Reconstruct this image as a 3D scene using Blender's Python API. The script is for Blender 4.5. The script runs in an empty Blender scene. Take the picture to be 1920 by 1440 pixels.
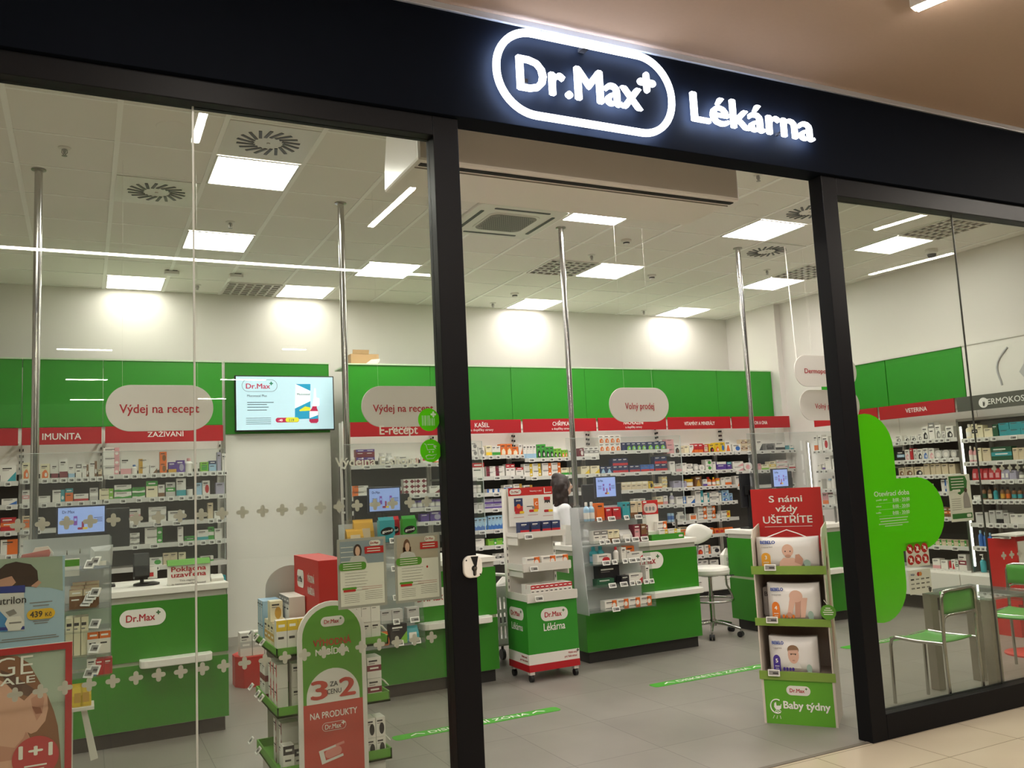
import bpy, math, random
from mathutils import Vector, Matrix
random.seed(7)
SC = bpy.context.scene
COL = SC.collection
PI = math.pi

# ------------------------------------------------------------------ camera, world, exposure
CAM_Z = 1.65
F_PX = 1624.05
YAW, PITCH, ROLL = 0.461734, 0.113708, 0.048905
_fwd = Vector((math.sin(YAW) * math.cos(PITCH), math.cos(YAW) * math.cos(PITCH), math.sin(PITCH)))
_rt = Vector((math.cos(YAW), -math.sin(YAW), 0))
_dn = -_rt.cross(_fwd)
RIGHT = math.cos(ROLL) * _rt + math.sin(ROLL) * _dn
DOWN = -math.sin(ROLL) * _rt + math.cos(ROLL) * _dn
FWD = _fwd
cam = bpy.data.cameras.new('camera')
cam.sensor_width = 36.0
cam.lens = F_PX / 1920 * 36.0
cam.clip_start = 0.05
cam_o = bpy.data.objects.new('camera', cam)
COL.objects.link(cam_o)
_m = Matrix((RIGHT, -DOWN, -FWD)).transposed().to_4x4()
_m.translation = Vector((0, 0, CAM_Z))
cam_o.matrix_world = _m
SC.camera = cam_o

wd = bpy.data.worlds.new('world')
wd.use_nodes = True
wd.node_tree.nodes['Background'].inputs[0].default_value = (1.0, 0.90, 0.80, 1)
wd.node_tree.nodes['Background'].inputs[1].default_value = 0.5
SC.world = wd
SC.view_settings.view_transform = 'Standard'
SC.view_settings.look = 'None'
SC.view_settings.gamma = 1.0
SC.view_settings.use_curve_mapping = False
SC.view_settings.exposure = 0.0
SC.cycles.transparent_max_bounces = 24
SC.cycles.max_bounces = 8
SC.cycles.sample_clamp_indirect = 6.0
PANEL_STRENGTH = 34.0
FIXTURE_STRENGTH = 160.0
SIGN_STRENGTH = 4.0


# a measured pixel of the 1920x1440 photograph becomes a point on a real plane of the place
def _ray(x, y):
    return RIGHT * ((x - 960) / F_PX) + DOWN * ((y - 720) / F_PX) + FWD


def W(x, y, Y):
    r = _ray(x, y)
    k = Y / r.y
    return Vector((r.x * k, Y, r.z * k + CAM_Z))


def S(x, y, X):
    r = _ray(x, y)
    k = X / r.x
    return Vector((X, r.y * k, r.z * k + CAM_Z))


def F(x, y, z=0.0):
    r = _ray(x, y)
    k = (z - CAM_Z) / r.z
    return Vector((r.x * k, r.y * k, z))


# ------------------------------------------------------------------ materials
def lin(h):
    h = h.lstrip('#')
    o = []
    for i in (0, 2, 4):
        c = int(h[i:i + 2], 16) / 255
        o.append(c / 12.92 if c <= 0.04045 else ((c + 0.055) / 1.055) ** 2.4)
    return (*o, 1)


_MC = {}


def mat(name, hexc, rough=0.5, metal=0.0, em=0.0, spec=0.5, noise=0.0, nscale=8.0, bump=0.0, coat=0.0):
    if name in _MC:
        return _MC[name]
    m = bpy.data.materials.new(name)
    m.use_nodes = True
    nt = m.node_tree
    b = nt.nodes['Principled BSDF']
    b.inputs['Base Color'].default_value = lin(hexc)
    b.inputs['Roughness'].default_value = rough
    b.inputs['Metallic'].default_value = metal
    b.inputs['Specular IOR Level'].default_value = spec
    if coat:
        b.inputs['Coat Weight'].default_value = coat
        b.inputs['Coat Roughness'].default_value = 0.08
    if em:
        b.inputs['Emission Color'].default_value = lin(hexc)
        b.inputs['Emission Strength'].default_value = em
    if noise or bump:
        tc = nt.nodes.new('ShaderNodeTexCoord')
        nz = nt.nodes.new('ShaderNodeTexNoise')
        nz.inputs['Scale'].default_value = nscale
        nz.inputs['Detail'].default_value = 5
        nt.links.new(tc.outputs['Object'], nz.inputs['Vector'])
        if noise:
            mx = nt.nodes.new('ShaderNodeMix')
            mx.data_type = 'RGBA'
            c = lin(hexc)
            mx.inputs['A'].default_value = [max(0, v * (1 - noise)) for v in c[:3]] + [1]
            mx.inputs['B'].default_value = [min(1, v * (1 + noise)) for v in c[:3]] + [1]
            nt.links.new(nz.outputs['Fac'], mx.inputs['Factor'])
            nt.links.new(mx.outputs['Result'], b.inputs['Base Color'])
        if bump:
            bp = nt.nodes.new('ShaderNodeBump')
            bp.inputs['Strength'].default_value = bump
            bp.inputs['Distance'].default_value = 0.004
            nt.links.new(nz.outputs['Fac'], bp.inputs['Height'])
            nt.links.new(bp.outputs['Normal'], b.inputs['Normal'])
    _MC[name] = m
    return m


def clear(name, tint, ior=1.45, rough=0.02, haze=0.0):
    """clear sheet: straight-through light plus the Fresnel reflection of its surface"""
    if name in _MC:
        return _MC[name]
    m = bpy.data.materials.new(name)
    m.use_nodes = True
    nt = m.node_tree
    nt.nodes.clear()
    out = nt.nodes.new('ShaderNodeOutputMaterial')
    tr = nt.nodes.new('ShaderNodeBsdfTransparent')
    tr.inputs[0].default_value = lin(tint)
    gl = nt.nodes.new('ShaderNodeBsdfGlossy')
    gl.inputs['Roughness'].default_value = rough
    fr = nt.nodes.new('ShaderNodeFresnel')
    ge = nt.nodes.new('ShaderNodeNewGeometry')
    mr = nt.nodes.new('ShaderNodeMapRange')      # same surface reflection on the entry and the exit face
    mr.inputs['To Min'].default_value = ior
    mr.inputs['To Max'].default_value = 1 / ior
    nt.links.new(ge.outputs['Backfacing'], mr.inputs['Value'])
    nt.links.new(mr.outputs[0], fr.inputs['IOR'])
    mx = nt.nodes.new('ShaderNodeMixShader')
    nt.links.new(fr.outputs[0], mx.inputs[0])
    nt.links.new(tr.outputs[0], mx.inputs[1])
    nt.links.new(gl.outputs[0], mx.inputs[2])
    last = mx
    if haze:
        df = nt.nodes.new('ShaderNodeBsdfDiffuse')
        df.inputs[0].default_value = (0.85, 0.87, 0.87, 1)
        m2 = nt.nodes.new('ShaderNodeMixShader')
        m2.inputs[0].default_value = haze
        nt.links.new(mx.outputs[0], m2.inputs[1])
        nt.links.new(df.outputs[0], m2.inputs[2])
        last = m2
    nt.links.new(last.outputs[0], out.inputs[0])
    _MC[name] = m
    return m


def film(name, hexc, thru=0.35):
    """self-adhesive film on glass: takes light from both sides"""
    if name in _MC:
        return _MC[name]
    m = bpy.data.materials.new(name)
    m.use_nodes = True
    nt = m.node_tree
    nt.nodes.clear()
    out = nt.nodes.new('ShaderNodeOutputMaterial')
    d = nt.nodes.new('ShaderNodeBsdfDiffuse')
    d.inputs[0].default_value = lin(hexc)
    t = nt.nodes.new('ShaderNodeBsdfTranslucent')
    t.inputs[0].default_value = lin(hexc)
    mx = nt.nodes.new('ShaderNodeMixShader')
    mx.inputs[0].default_value = thru
    nt.links.new(d.outputs[0], mx.inputs[1])
    nt.links.new(t.outputs[0], mx.inputs[2])
    nt.links.new(mx.outputs[0], out.inputs[0])
    _MC[name] = m
    return m


def tiles(name, c1, c2, grout, tx, ty, ox, oy, gap, rough, nscale=3.0):
    """square floor tiles laid in world metres with a cloudy stone pattern"""
    m = bpy.data.materials.new(name)
    m.use_nodes = True
    nt = m.node_tree
    N, L = nt.nodes, nt.links
    b = N['Principled BSDF']
    geo = N.new('ShaderNodeNewGeometry')
    sep = N.new('ShaderNodeSeparateXYZ')
    L.new(geo.outputs['Position'], sep.inputs[0])

    def mth(op, a, b_):
        n = N.new('ShaderNodeMath')
        n.operation = op
        for i, v in ((0, a), (1, b_)):
            if isinstance(v, (int, float)):
                n.inputs[i].default_value = v
            else:
                L.new(v, n.inputs[i])
        return n.outputs[0]
    masks, ids = [], []
    for ax, t, o in ((0, tx, ox), (1, ty, oy)):
        q = mth('DIVIDE', mth('SUBTRACT', sep.outputs[ax], o), t)
        fl = mth('FLOOR', q, 0)
        fr = mth('SUBTRACT', q, fl)
        edge = mth('MINIMUM', fr, mth('SUBTRACT', 1.0, fr))
        masks.append(mth('LESS_THAN', edge, gap / t / 2))
        ids.append(fl)
    g = mth('MAXIMUM', masks[0], masks[1])
    nz = N.new('ShaderNodeTexNoise')
    nz.inputs['Scale'].default_value = nscale
    nz.inputs['Detail'].default_value = 6
    L.new(geo.outputs['Position'], nz.inputs['Vector'])
    wn = N.new('ShaderNodeTexWhiteNoise')
    wn.noise_dimensions = '2D'
    cb = N.new('ShaderNodeCombineXYZ')
    L.new(ids[0], cb.inputs[0])
    L.new(ids[1], cb.inputs[1])
    L.new(cb.outputs[0], wn.inputs[0])
    f = mth('ADD', mth('MULTIPLY', nz.outputs['Fac'], 0.9), mth('MULTIPLY', wn.outputs['Value'], 0.25))
    mx = N.new('ShaderNodeMix')
    mx.data_type = 'RGBA'
    mx.inputs['A'].default_value = lin(c1)
    mx.inputs['B'].default_value = lin(c2)
    L.new(f, mx.inputs['Factor'])
    m2 = N.new('ShaderNodeMix')
    m2.data_type = 'RGBA'
    L.new(g, m2.inputs['Factor'])
    L.new(mx.outputs['Result'], m2.inputs['A'])
    m2.inputs['B'].default_value = lin(grout)
    L.new(m2.outputs['Result'], b.inputs['Base Color'])
    b.inputs['Roughness'].default_value = rough
    _MC[name] = m
    return m


WALL = mat('wall_paint', 'E4DFD9', 0.45, noise=0.02, nscale=1.5, spec=0.35)
CEIL = mat('ceiling_tile', 'ECE8E0', 0.85, noise=0.04, nscale=60)
TBAR = mat('ceiling_bar', 'FBF9F4', 0.6)
GREEN = mat('green_laminate', '30821A', 0.32, noise=0.05, nscale=3)
GREENP = mat('green_panel', '2A931E', 0.4, noise=0.06, nscale=4)
GREENC = mat('green_card', '569626', 0.55, noise=0.04, nscale=5)
GREEND = mat('green_print', '3C9226', 0.5)
RED = mat('red_panel', 'B01520', 0.4)
REDC = mat('red_card', 'C2211F', 0.5, noise=0.03)
REDT = mat('red_lettering', 'B3202C', 0.5)
WHITE = mat('white_laminate', 'EEEAE2', 0.4)
WHITEM = mat('white_metal', 'DCD8D0', 0.35)
WHITEC = mat('white_card', 'E2DED6', 0.6)
PAPER = mat('paper', 'E8E4DC', 0.65)
WTXT = mat('white_lettering', 'F2F0EA', 0.5)
GREYP = mat('grey_panel', 'B4AFA6', 0.5)
SIGNM = mat('sign_board', 'D8D1C9', 0.5)
GROOVE = mat('groove_grey', 'A5AC92', 0.5)
PLINTH = mat('plinth_dark', '2A2826', 0.5)
SLATE = mat('shelf_back_dark', '4A4744', 0.6)
BLACK = mat('black_plastic', '141315', 0.4)
DARK = mat('dark_grey', '2D2C2E', 0.5)
NAVYF = mat('fascia_paint', '0B0F17', 0.65, spec=0.04, noise=0.1, nscale=20, bump=0.05)
FRAME = mat('frame_anthracite', '0F0F12', 0.45, spec=0.15)
CHROME = mat('chrome', 'BDBBB8', 0.2, 1.0)
STEEL = mat('brushed_steel', 'A8A6A2', 0.28, 1.0)
TAGW = mat('tag_white', 'ECEAE4', 0.4)
TAGS = mat('tag_screen', '8E8C86', 0.5)
INK = mat('ink_dark', '3A3636', 0.6)
INKG = mat('ink_grey', '8A8682', 0.6)
KRAFT = mat('kraft_card', 'B48F6A', 0.8, noise=0.06, nscale=20)
GLASS = clear('shop_glass', 'F3F6F2', 1.5, 0.0)
ACRYL = clear('acrylic', 'F6F8F7', 1.35, 0.03, haze=0.035)
FROST = clear('frosted_acrylic', 'E8EAEA', 1.35, 0.15, haze=0.42)
LEDP = mat('led_panel_diffuser', 'FFFAF3', 0.5, em=PANEL_STRENGTH)
LEDP2 = mat('led_panel_dimmed', 'FFFAF3', 0.5, em=PANEL_STRENGTH * 0.33)
LEDP3 = mat('led_panel_side', 'FFFAF3', 0.5, em=PANEL_STRENGTH * 0.5)
LEDB = mat('sign_halo_led', 'CFE0FF', 0.5, em=70.0)
LEDF = mat('linear_led', 'FFF6E8', 0.5, em=FIXTURE_STRENGTH)
LEDS = mat('sign_led', 'F4F7FF', 0.5, em=SIGN_STRENGTH)
LEDC = mat('cabinet_led', 'FFFDF8', 0.5, em=5.0)
CROSSF = film('frost_film', 'D6D2CA', 0.35)
GREENF = film('green_film', '84E62C', 0.55)
TEXTF = film('white_film', 'F4F2EC', 0.35)

PAL = dict(W=('white', 'E6E2DA'), C=('cream', 'E9DFBE'), G=('green', '3E9B3A'), L=('lime-green', '86C23E'), D=('dark-green', '24553A'),
           O=('orange', 'E2702A'), Y=('yellow', 'E3C02E'), R=('red', 'BC2830'), M=('maroon', '7A2434'), P=('pink', 'DCA0A4'),
           V=('purple', '5B3E92'), N=('navy', '27345F'), B=('blue', '3A6CB4'), S=('light-blue', '9FC3DC'), T=('teal', '3C9CA6'),
           K=('black', '242226'), E=('grey', '85827F'), H=('pale-grey', 'C2BFBA'), A=('lilac', 'A9A3B8'), U=('brown', '7B5536'),
           X=('beige', 'D3C2A4'), F=('gold', 'C79A3C'))


def pm(k):
    return mat('print_' + PAL[k][0].replace('-', '_'), PAL[k][1], 0.45)


# ------------------------------------------------------------------ mesh collector
_TC = {}


def text_geo(s, bold=0.0, ext=0.0):
    k = (s, bold, ext)
    if k in _TC:
        return _TC[k]
    c = bpy.data.curves.new('t', 'FONT')
    c.body = s
    c.offset = bold
    c.extrude = ext
    c.resolution_u = 3
    o = bpy.data.objects.new('t', c)
    COL.objects.link(o)
    dg = bpy.context.evaluated_depsgraph_get()
    me = o.evaluated_get(dg).to_mesh()
    vs = [v.co.copy() for v in me.vertices]
    fs = [tuple(p.vertices) for p in me.polygons]
    o.evaluated_get(dg).to_mesh_clear()
    bpy.data.objects.remove(o)
    bpy.data.curves.remove(c)
    xs = [v.x for v in vs] or [0, 1]
    _TC[k] = (vs, fs, min(xs), max(xs))
    return _TC[k]


WO = {}


class MB:
    def __init__(self):
        self.v, self.f, self.m, self.mats, self.sm = [], [], [], [], []

    def mi(self, m):
        if m not in self.mats:
            self.mats.append(m)
        return self.mats.index(m)

    def face(self, pts, m, sm=False):
        i = len(self.v)
        self.v += [Vector(p) for p in pts]
        self.f.append(tuple(range(i, i + len(pts))))
        self.m.append(self.mi(m))
        self.sm.append(sm)
        return self

    def raw(self, vs, fs, m, sm=False):
        i = len(self.v)
        self.v += [Vector(p) for p in vs]
        k = self.mi(m)
        for f in fs:
            self.f.append(tuple(a + i for a in f))
            self.m.append(k)
            self.sm.append(sm)
        return self

    def box(self, a, b, m):
        x0, y0, z0 = [min(p, q) for p, q in zip(a, b)]
        x1, y1, z1 = [max(p, q) for p, q in zip(a, b)]
        vs = [(x0, y0, z0), (x1, y0, z0), (x1, y1, z0), (x0, y1, z0), (x0, y0, z1), (x1, y0, z1), (x1, y1, z1), (x0, y1, z1)]
        return self.raw(vs, [(0, 3, 2, 1), (4, 5, 6, 7), (0, 1, 5, 4), (1, 2, 6, 5), (2, 3, 7, 6), (3, 0, 4, 7)], m)

    def obox(self, c, ax, ay, az, m):
        """box from a centre and three half vectors"""
        c, ax, ay, az = map(Vector, (c, ax, ay, az))
        vs = [c - ax - ay - az, c + ax - ay - az, c + ax + ay - az, c - ax + ay - az, c - ax - ay + az, c + ax - ay + az, c + ax + ay + az, c - ax + ay + az]
        return self.raw(vs, [(0, 3, 2, 1), (4, 5, 6, 7), (0, 1, 5, 4), (1, 2, 6, 5), (2, 3, 7, 6), (3, 0, 4, 7)], m)

    def prism(self, pts, d, m, ms=None):
        """extrude a planar outline along d"""
        d = Vector(d)
        n = len(pts)
        a = [Vector(p) for p in pts]
        b = [p + d for p in a]
        i = len(self.v)
        self.v += a + b
        k = self.mi(m)
        ks = self.mi(ms or m)
        self.f.append(tuple(range(i, i + n)))
        self.m.append(k)
        self.sm.append(False)
        self.f.append(tuple(range(i + 2 * n - 1, i + n - 1, -1)))
        self.m.append(k)
        self.sm.append(False)
        for j in range(n):
            q = (j + 1) % n
            self.f.append((i + j, i + n + j, i + n + q, i + q))
            self.m.append(ks)
            self.sm.append(False)
        return self

    def plate(self, c, u, v, outline, d, m, ms=None):
        """outline (list of 2-D points in metres) on the plane c,u,v extruded by d along its normal"""
        c, u, v = Vector(c), Vector(u).normalized(), Vector(v).normalized()
        n = u.cross(v)
        return self.prism([c + u * p[0] + v * p[1] for p in outline], n * d, m, ms)

    def flat(self, c, u, v, outline, m):
        c, u, v = Vector(c), Vector(u).normalized(), Vector(v).normalized()
        return self.face([c + u * p[0] + v * p[1] for p in outline], m)

    def ring(self, c, u, v, outer, inner, d, m):
        c, u, v = Vector(c), Vector(u).normalized(), Vector(v).normalized()
        n = u.cross(v) * d
        k = len(outer)
        o = [c + u * p[0] + v * p[1] for p in outer]
        q = [c + u * p[0] + v * p[1] for p in inner]
        vs = o + q + [p + n for p in o] + [p + n for p in q]
        fs = []
        for j in range(k):
            t = (j + 1) % k
            fs += [(j, t, k + t, k + j), (2 * k + j, 3 * k + j, 3 * k + t, 2 * k + t), (j, 2 * k + j, 2 * k + t, t), (k + j, k + t, 3 * k + t, 3 * k + j)]
        return self.raw(vs, fs, m)

    def tube(self, path, r, m, n=10, closed=False, caps=True):
        P = [Vector(p) for p in path]
        rr = r if isinstance(r, (list, tuple)) else [r] * len(P)
        vs, fs = [], []
        up = None
        L = len(P)
        for i, p in enumerate(P):
            t = (P[(i + 1) % L] - P[i - 1]) if closed else (P[min(i + 1, L - 1)] - P[max(i - 1, 0)])
            t.normalize()
            if up is None:
                up = Vector((0, 0, 1)) if abs(t.z) < 0.9 else Vector((1, 0, 0))
            a = t.cross(up)
            if a.length < 1e-4:
                a = t.cross(Vector((0, 1, 0)))
            a.normalize()
            b = a.cross(t).normalized()
            up = b
            for j in range(n):
                w = 2 * PI * j / n
                vs.append(p + (a * math.cos(w) + b * math.sin(w)) * rr[i])
        S_ = L if closed else L - 1
        for i in range(S_):
            for j in range(n):
                q = (j + 1) % n
                i2 = (i + 1) % L
                fs.append((i * n + j, i * n + q, i2 * n + q, i2 * n + j))
        self.raw(vs, fs, m, True)
        if caps and not closed:
            self.raw(vs[:n], [tuple(range(n - 1, -1, -1))], m)
            self.raw(vs[-n:], [tuple(range(n))], m)
        return self

    def lathe(self, prof, c, m, n=16, sm=True):
        """prof: list of (r, z) or (r, z, mat) where mat colours the band above that ring"""
        c = Vector(c)
        for i in range(len(prof) - 1):
            a, b = prof[i], prof[i + 1]
            mm = a[2] if len(a) > 2 else m
            vs, fs = [], []
            for r, z in ((a[0], a[1]), (b[0], b[1])):
                for j in range(n):
                    w = 2 * PI * j / n
                    vs.append(c + Vector((r * math.cos(w), r * math.sin(w), z)))
            for j in range(n):
                q = (j + 1) % n
                fs.append((j, q, n + q, n + j))
            self.raw(vs, fs, mm, sm)
        for e, rev in ((prof[0], True), (prof[-1], False)):
            if e[0] > 1e-4:
                vs = [c + Vector((e[0] * math.cos(2 * PI * j / n), e[0] * math.sin(2 * PI * j / n), e[1])) for j in range(n)]
                idx = tuple(range(n))
                self.raw(vs, [idx[::-1] if rev else idx], (e[2] if len(e) > 2 else (prof[-2][2] if len(prof[-2]) > 2 and not rev else m)))
        return self

    def ball(self, c, r, m, n=14, k=8):
        r = r if isinstance(r, (tuple, list)) else (r, r, r)
        c = Vector(c)
        vs, fs = [], []
        for i in range(k + 1):
            a = PI * i / k
            for j in range(n):
                w = 2 * PI * j / n
                vs.append(c + Vector((r[0] * math.sin(a) * math.cos(w), r[1] * math.sin(a) * math.sin(w), -r[2] * math.cos(a))))
        for i in range(k):
            for j in range(n):
                q = (j + 1) % n
                fs.append((i * n + j, i * n + q, (i + 1) * n + q, (i + 1) * n + j))
        return self.raw(vs, fs, m, True)

    def text(self, s, c, u, v, h, m, w=None, bold=0.012, ext=0.0, align='c'):
        """lettering with capital height h; c is the middle of the baseline; w squeezes it to a width"""
        vs, fs, x0, x1 = text_geo(s, min(bold, 0.0), 0.0)
        c, u, v = Vector(c), Vector(u).normalized(), Vector(v).normalized()
        k = h / 0.70
        kx = w / (x1 - x0) if w else k
        ox = {'c': (x0 + x1) / 2, 'l': x0, 'r': x1}[align]
        b = bold if bold > 0.004 else 0.0          # heavier strokes: the outline laid down again a hair to each side
        nn = u.cross(v)
        for j, (dx, dy) in enumerate(((-b, 0), (b, 0), (0, b * .7), (0, -b * .7)) if b else ((0, 0),)):
            P = [c + u * ((p.x + dx - ox) * kx) + v * ((p.y + dy) * k) + nn * (.0003 * j) for p in vs]
            if ext:
                self.solid(P, fs, u.cross(v) * ext, m)
            else:
                self.raw(P, fs, m)
        return self

    def solid(self, P, fs, n, m):
        cnt = {}
        for f in fs:
            for a, b in zip(f, f[1:] + f[:1]):
                cnt[(a, b)] = cnt.get((a, b), 0) + 1
        k = len(P)
        out = list(fs) + [tuple(k + a for a in f) for f in fs]
        for (a, b) in cnt:
            if (b, a) not in cnt:
                out.append((a, b, k + b, k + a))
        return self.raw(P + [p + n for p in P], out, m)

    def build(self, name, parent=None, bevel=0.0, label=None, seg=2, origin=None, sub=0):
        me = bpy.data.meshes.new(name)
        if parent is not None:
            off = WO.get(parent.name, Vector())
        elif origin is not None:
            off = Vector(origin)
        else:
            xs = [p.x for p in self.v]
            ys = [p.y for p in self.v]
            zs = [p.z for p in self.v]
            off = Vector(((min(xs) + max(xs)) / 2, (min(ys) + max(ys)) / 2, min(zs)))
        me.from_pydata([tuple(p - off) for p in self.v], [], self.f)
        for m in self.mats:
            me.materials.append(m)
        me.polygons.foreach_set('material_index', self.m)
        me.polygons.foreach_set('use_smooth', self.sm)
        me.update()
        o = bpy.data.objects.new(name, me)
        COL.objects.link(o)
        if parent is not None:
            o.parent = parent
            WO[o.name] = off
        else:
            o.location = off
            WO[o.name] = off
        if label:
            o['label'] = label
        if bevel:
            b = o.modifiers.new('bevel', 'BEVEL')
            b.width = bevel
            b.segments = seg
            b.limit_method = 'ANGLE'
            b.harden_normals = False
        if sub:
            s = o.modifiers.new('subsurf', 'SUBSURF')
            s.levels = s.render_levels = sub
        return o


def tag(o, label=None, cat=None, group=None, kind=None):
    if label:
        o['label'] = label
    if cat:
        o['category'] = cat
    if group:
        o['group'] = group
    if kind:
        o['kind'] = kind
    return o


def thing(name, label, cat, loc, group=None, kind=None, local=False, rz=0.0):
    """an Empty at the base of a thing; its parts are written in world metres unless local"""
    o = bpy.data.objects.new(name, None)
    o.empty_display_size = 0.1
    COL.objects.link(o)
    o.location = loc
    o.rotation_euler = (0, 0, rz)
    WO[o.name] = Vector() if local else Vector(loc)
    return tag(o, label, cat, group, kind)


def struct(o):
    o['kind'] = 'structure'
    return o


def dup(o, loc, label=None, group=None, rz=None):
    """copy a thing with its parts and sub-parts"""
    def cp(a, par):
        c = a.copy()
        COL.objects.link(c)
        c.parent = par
        for ch in list(a.children):
            cp(ch, c)
        return c
    r = cp(o, None)
    r.location = loc
    if rz is not None:
        r.rotation_euler = (0, 0, rz)
    if label:
        r['label'] = label
    if group:
        r['group'] = group
    return r


UX, UY, UZ = Vector((1, 0, 0)), Vector((0, 1, 0)), Vector((0, 0, 1))


def rrect(w, h, r, n=6):
    o = []
    for cx, cy, a0 in ((w / 2 - r, h / 2 - r, 0), (-w / 2 + r, h / 2 - r, 90), (-w / 2 + r, -h / 2 + r, 180), (w / 2 - r, -h / 2 + r, 270)):
        for i in range(n + 1):
            a = math.radians(a0 + 90 * i / n)
            o.append((cx + r * math.cos(a), cy + r * math.sin(a)))
    return o


def rect(w, h, cx=0, cy=0):
    return [(cx - w / 2, cy - h / 2), (cx + w / 2, cy - h / 2), (cx + w / 2, cy + h / 2), (cx - w / 2, cy + h / 2)]


def circ(r, n=24, cx=0, cy=0):
    return [(cx + r * math.cos(2 * PI * i / n), cy + r * math.sin(2 * PI * i / n)) for i in range(n)]


def plus(s, a, n=5):
    """rounded cross: arm length s from the middle, arm half width a"""
    o = []
    for k in range(4):
        t = PI / 2 * k
        ct, st = math.cos(t), math.sin(t)
        pts = [(s - a + a * math.cos(b), a * math.sin(b)) for b in [math.radians(-90 + 180 * i / n) for i in range(n + 1)]] + [(a, a)]
        o += [(p[0] * ct - p[1] * st, p[0] * st + p[1] * ct) for p in pts]
    return o


def logo(mb, c, u, v, w, board=None, board_d=0.003, ink=None, plusm=None, h=None):
    """the pill shaped shop logo, w wide; c its middle"""
    c, u, v = Vector(c), Vector(u).normalized(), Vector(v).normalized()
    n = u.cross(v)
    h = h or w * 0.40
    if board:
        mb.plate(c, u, v, rrect(w, h, h * 0.49, 8), board_d, board)
    f = c + n * ((board_d if board else 0) + 0.0012)
    mb.text('Dr.Max', f - u * w * 0.05 - v * h * 0.19, u, v, h * 0.40, ink or REDT, w=w * 0.62, bold=0.02)
    mb.flat(f + u * w * 0.335 + v * h * 0.22, u, v, plus(h * 0.13, h * 0.04), plusm or mat('logo_plus', '3C6B3A', 0.5))
# ------------------------------------------------------------------ the setting
YF = 3.914            # front plane of the shop front
YG = 3.975            # glass
ZC = 4.10             # shop ceiling
YB = 10.80            # back wall
XR = 9.276             # right wall
XL = -3.2
ZM = 4.115            # mall ceiling

tiles('floor_stone', '958F87', '7C7770', '65605B', 0.61, 0.725, 0.13, 0.24, 0.005, 0.38, 2.2)
tiles('mall_stone', 'C9BDA8', 'B9AC97', '8E8474', 0.60, 0.40, 0.18, 0.31, 0.006, 0.16, 1.6)
mb = MB().box((XL - .1, YF + .04, -0.1), (XR + .1, YB + .1, 0), _MC['floor_stone'])
struct(mb.build('floor'))
mb = MB().box((-14, -16, -0.1), (18, YF + .04, 0), _MC['mall_stone'])
struct(mb.build('floor_mall'))
MALLC = mat('mall_plaster', 'AE9684', 0.8, noise=0.03, nscale=40)
struct(MB().box((-14, -16, ZM), (18, YF + .2, ZM + .1), MALLC).build('ceiling_mall'))
MALLW = mat('mall_wall', '9A8B7E', 0.7, noise=0.04, nscale=3)
struct(MB().box((-14, -16.1, 0), (18, -16, ZM + .1), MALLW).build('wall_mall_back'))
struct(MB().box((18, -16, 0), (18.1, YF + .1, ZM + .1), MALLW).build('wall_mall_right'))
struct(MB().box((-14.1, -16, 0), (-14, YF + .1, ZM + .1), MALLW).build('wall_mall_left'))
struct(MB().box((XL, YF + .12, ZC), (XR + .1, YB + .1, ZC + .05), CEIL).build('ceiling'))
struct(MB().box((XL - .1, YB, 0), (XR + .1, YB + .1, ZC + .05), WALL).build('wall_back'))
struct(MB().box((XR, YF + .1, 0), (XR + .1, YB, ZC + .05), WALL).build('wall_right'))
struct(MB().box((XL - .1, YF + .1, 0), (XL, YB, ZC + .05), WALL).build('wall_left'))
struct(MB().box((XR - .10, 9.6, 0), (XR, 10.25, ZC), WALL).build('trim_2'))
# ceiling bars of the tile grid
GX = [0.507 + 0.6355 * (k - .5) for k in range(-6, 15)]
GY = [6.575 + 0.642 * (j - .5) for j in range(-3, 8)]
mb = MB()
for x in GX:
    if XL < x < XR:
        mb.box((x - .017, YF + .12, ZC - .006), (x + .017, YB, ZC + .001), TBAR)
for y in GY:
    mb.box((XL, y - .008, ZC - .004), (XR, y + .008, ZC + .001), TBAR)
struct(mb.build('ceiling_grid'))
mb = MB()
mb.box((XL, YB - .012, 0), (XR, YB + .001, .1), GREYP)
struct(mb.build('baseboard_back', bevel=0.002))

# ---- shop front
ZT = 3.52
LAP = mat('fascia_top_trim', 'C9CCD0', 0.35, 0.6)
struct(MB().box((-8, YF - .03, ZT), (14, YF + .12, ZM - .03), NAVYF).build('wall_front', bevel=0.004))
struct(MB().box((-8, YF - .045, ZM - .035), (14, YF + .1, ZM), LAP).build('trim_1', bevel=0.003))
XP0, XP1 = 1.572, 1.71
XQ0, XQ1 = 4.235, 4.365
GLZ0, GLZ1 = 0.15, 3.415


def frame_box(n, a, b, parent=None):
    return MB().box(a, b, FRAME).build(n, parent, bevel=0.004)


w1 = thing('window_1', None, None, (0, YG, 0), kind='structure')
frame_box('frame_rail', (-8, YF, GLZ1), (XP0, YF + .1, ZT), w1)
frame_box('frame_rail', (-8, YF, 0), (XP0, YF + .1, GLZ0), w1)
frame_box('frame_post', (XP0, YF, 0), (XP1, YF + .105, ZT), w1)
XS1 = 0.432
MB().box((-3.0, YG, GLZ0), (XS1 - .003, YG + .01, GLZ1), GLASS).build('pane', w1)
MB().box((XS1 + .003, YG, GLZ0), (XP0, YG + .01, GLZ1), GLASS).build('pane', w1)
SEAL = mat('clear_joint', 'B9BBB2', 0.3)
MB().box((XS1 - .004, YG - .001, GLZ0), (XS1 + .004, YG + .011, GLZ1), SEAL).build('joint', w1)
w2 = thing('window_2', None, None, (6, YG, 0), kind='structure')
frame_box('frame_rail', (XQ1, YF, GLZ1 - .02), (14, YF + .1, ZT), w2)
frame_box('frame_rail', (XQ1, YF, 0), (14, YF + .1, GLZ0), w2)
frame_box('frame_post', (XQ0, YF, 0), (XQ1, YF + .11, ZT), w2)
XS2 = W(1795, 500, YG).x
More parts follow.
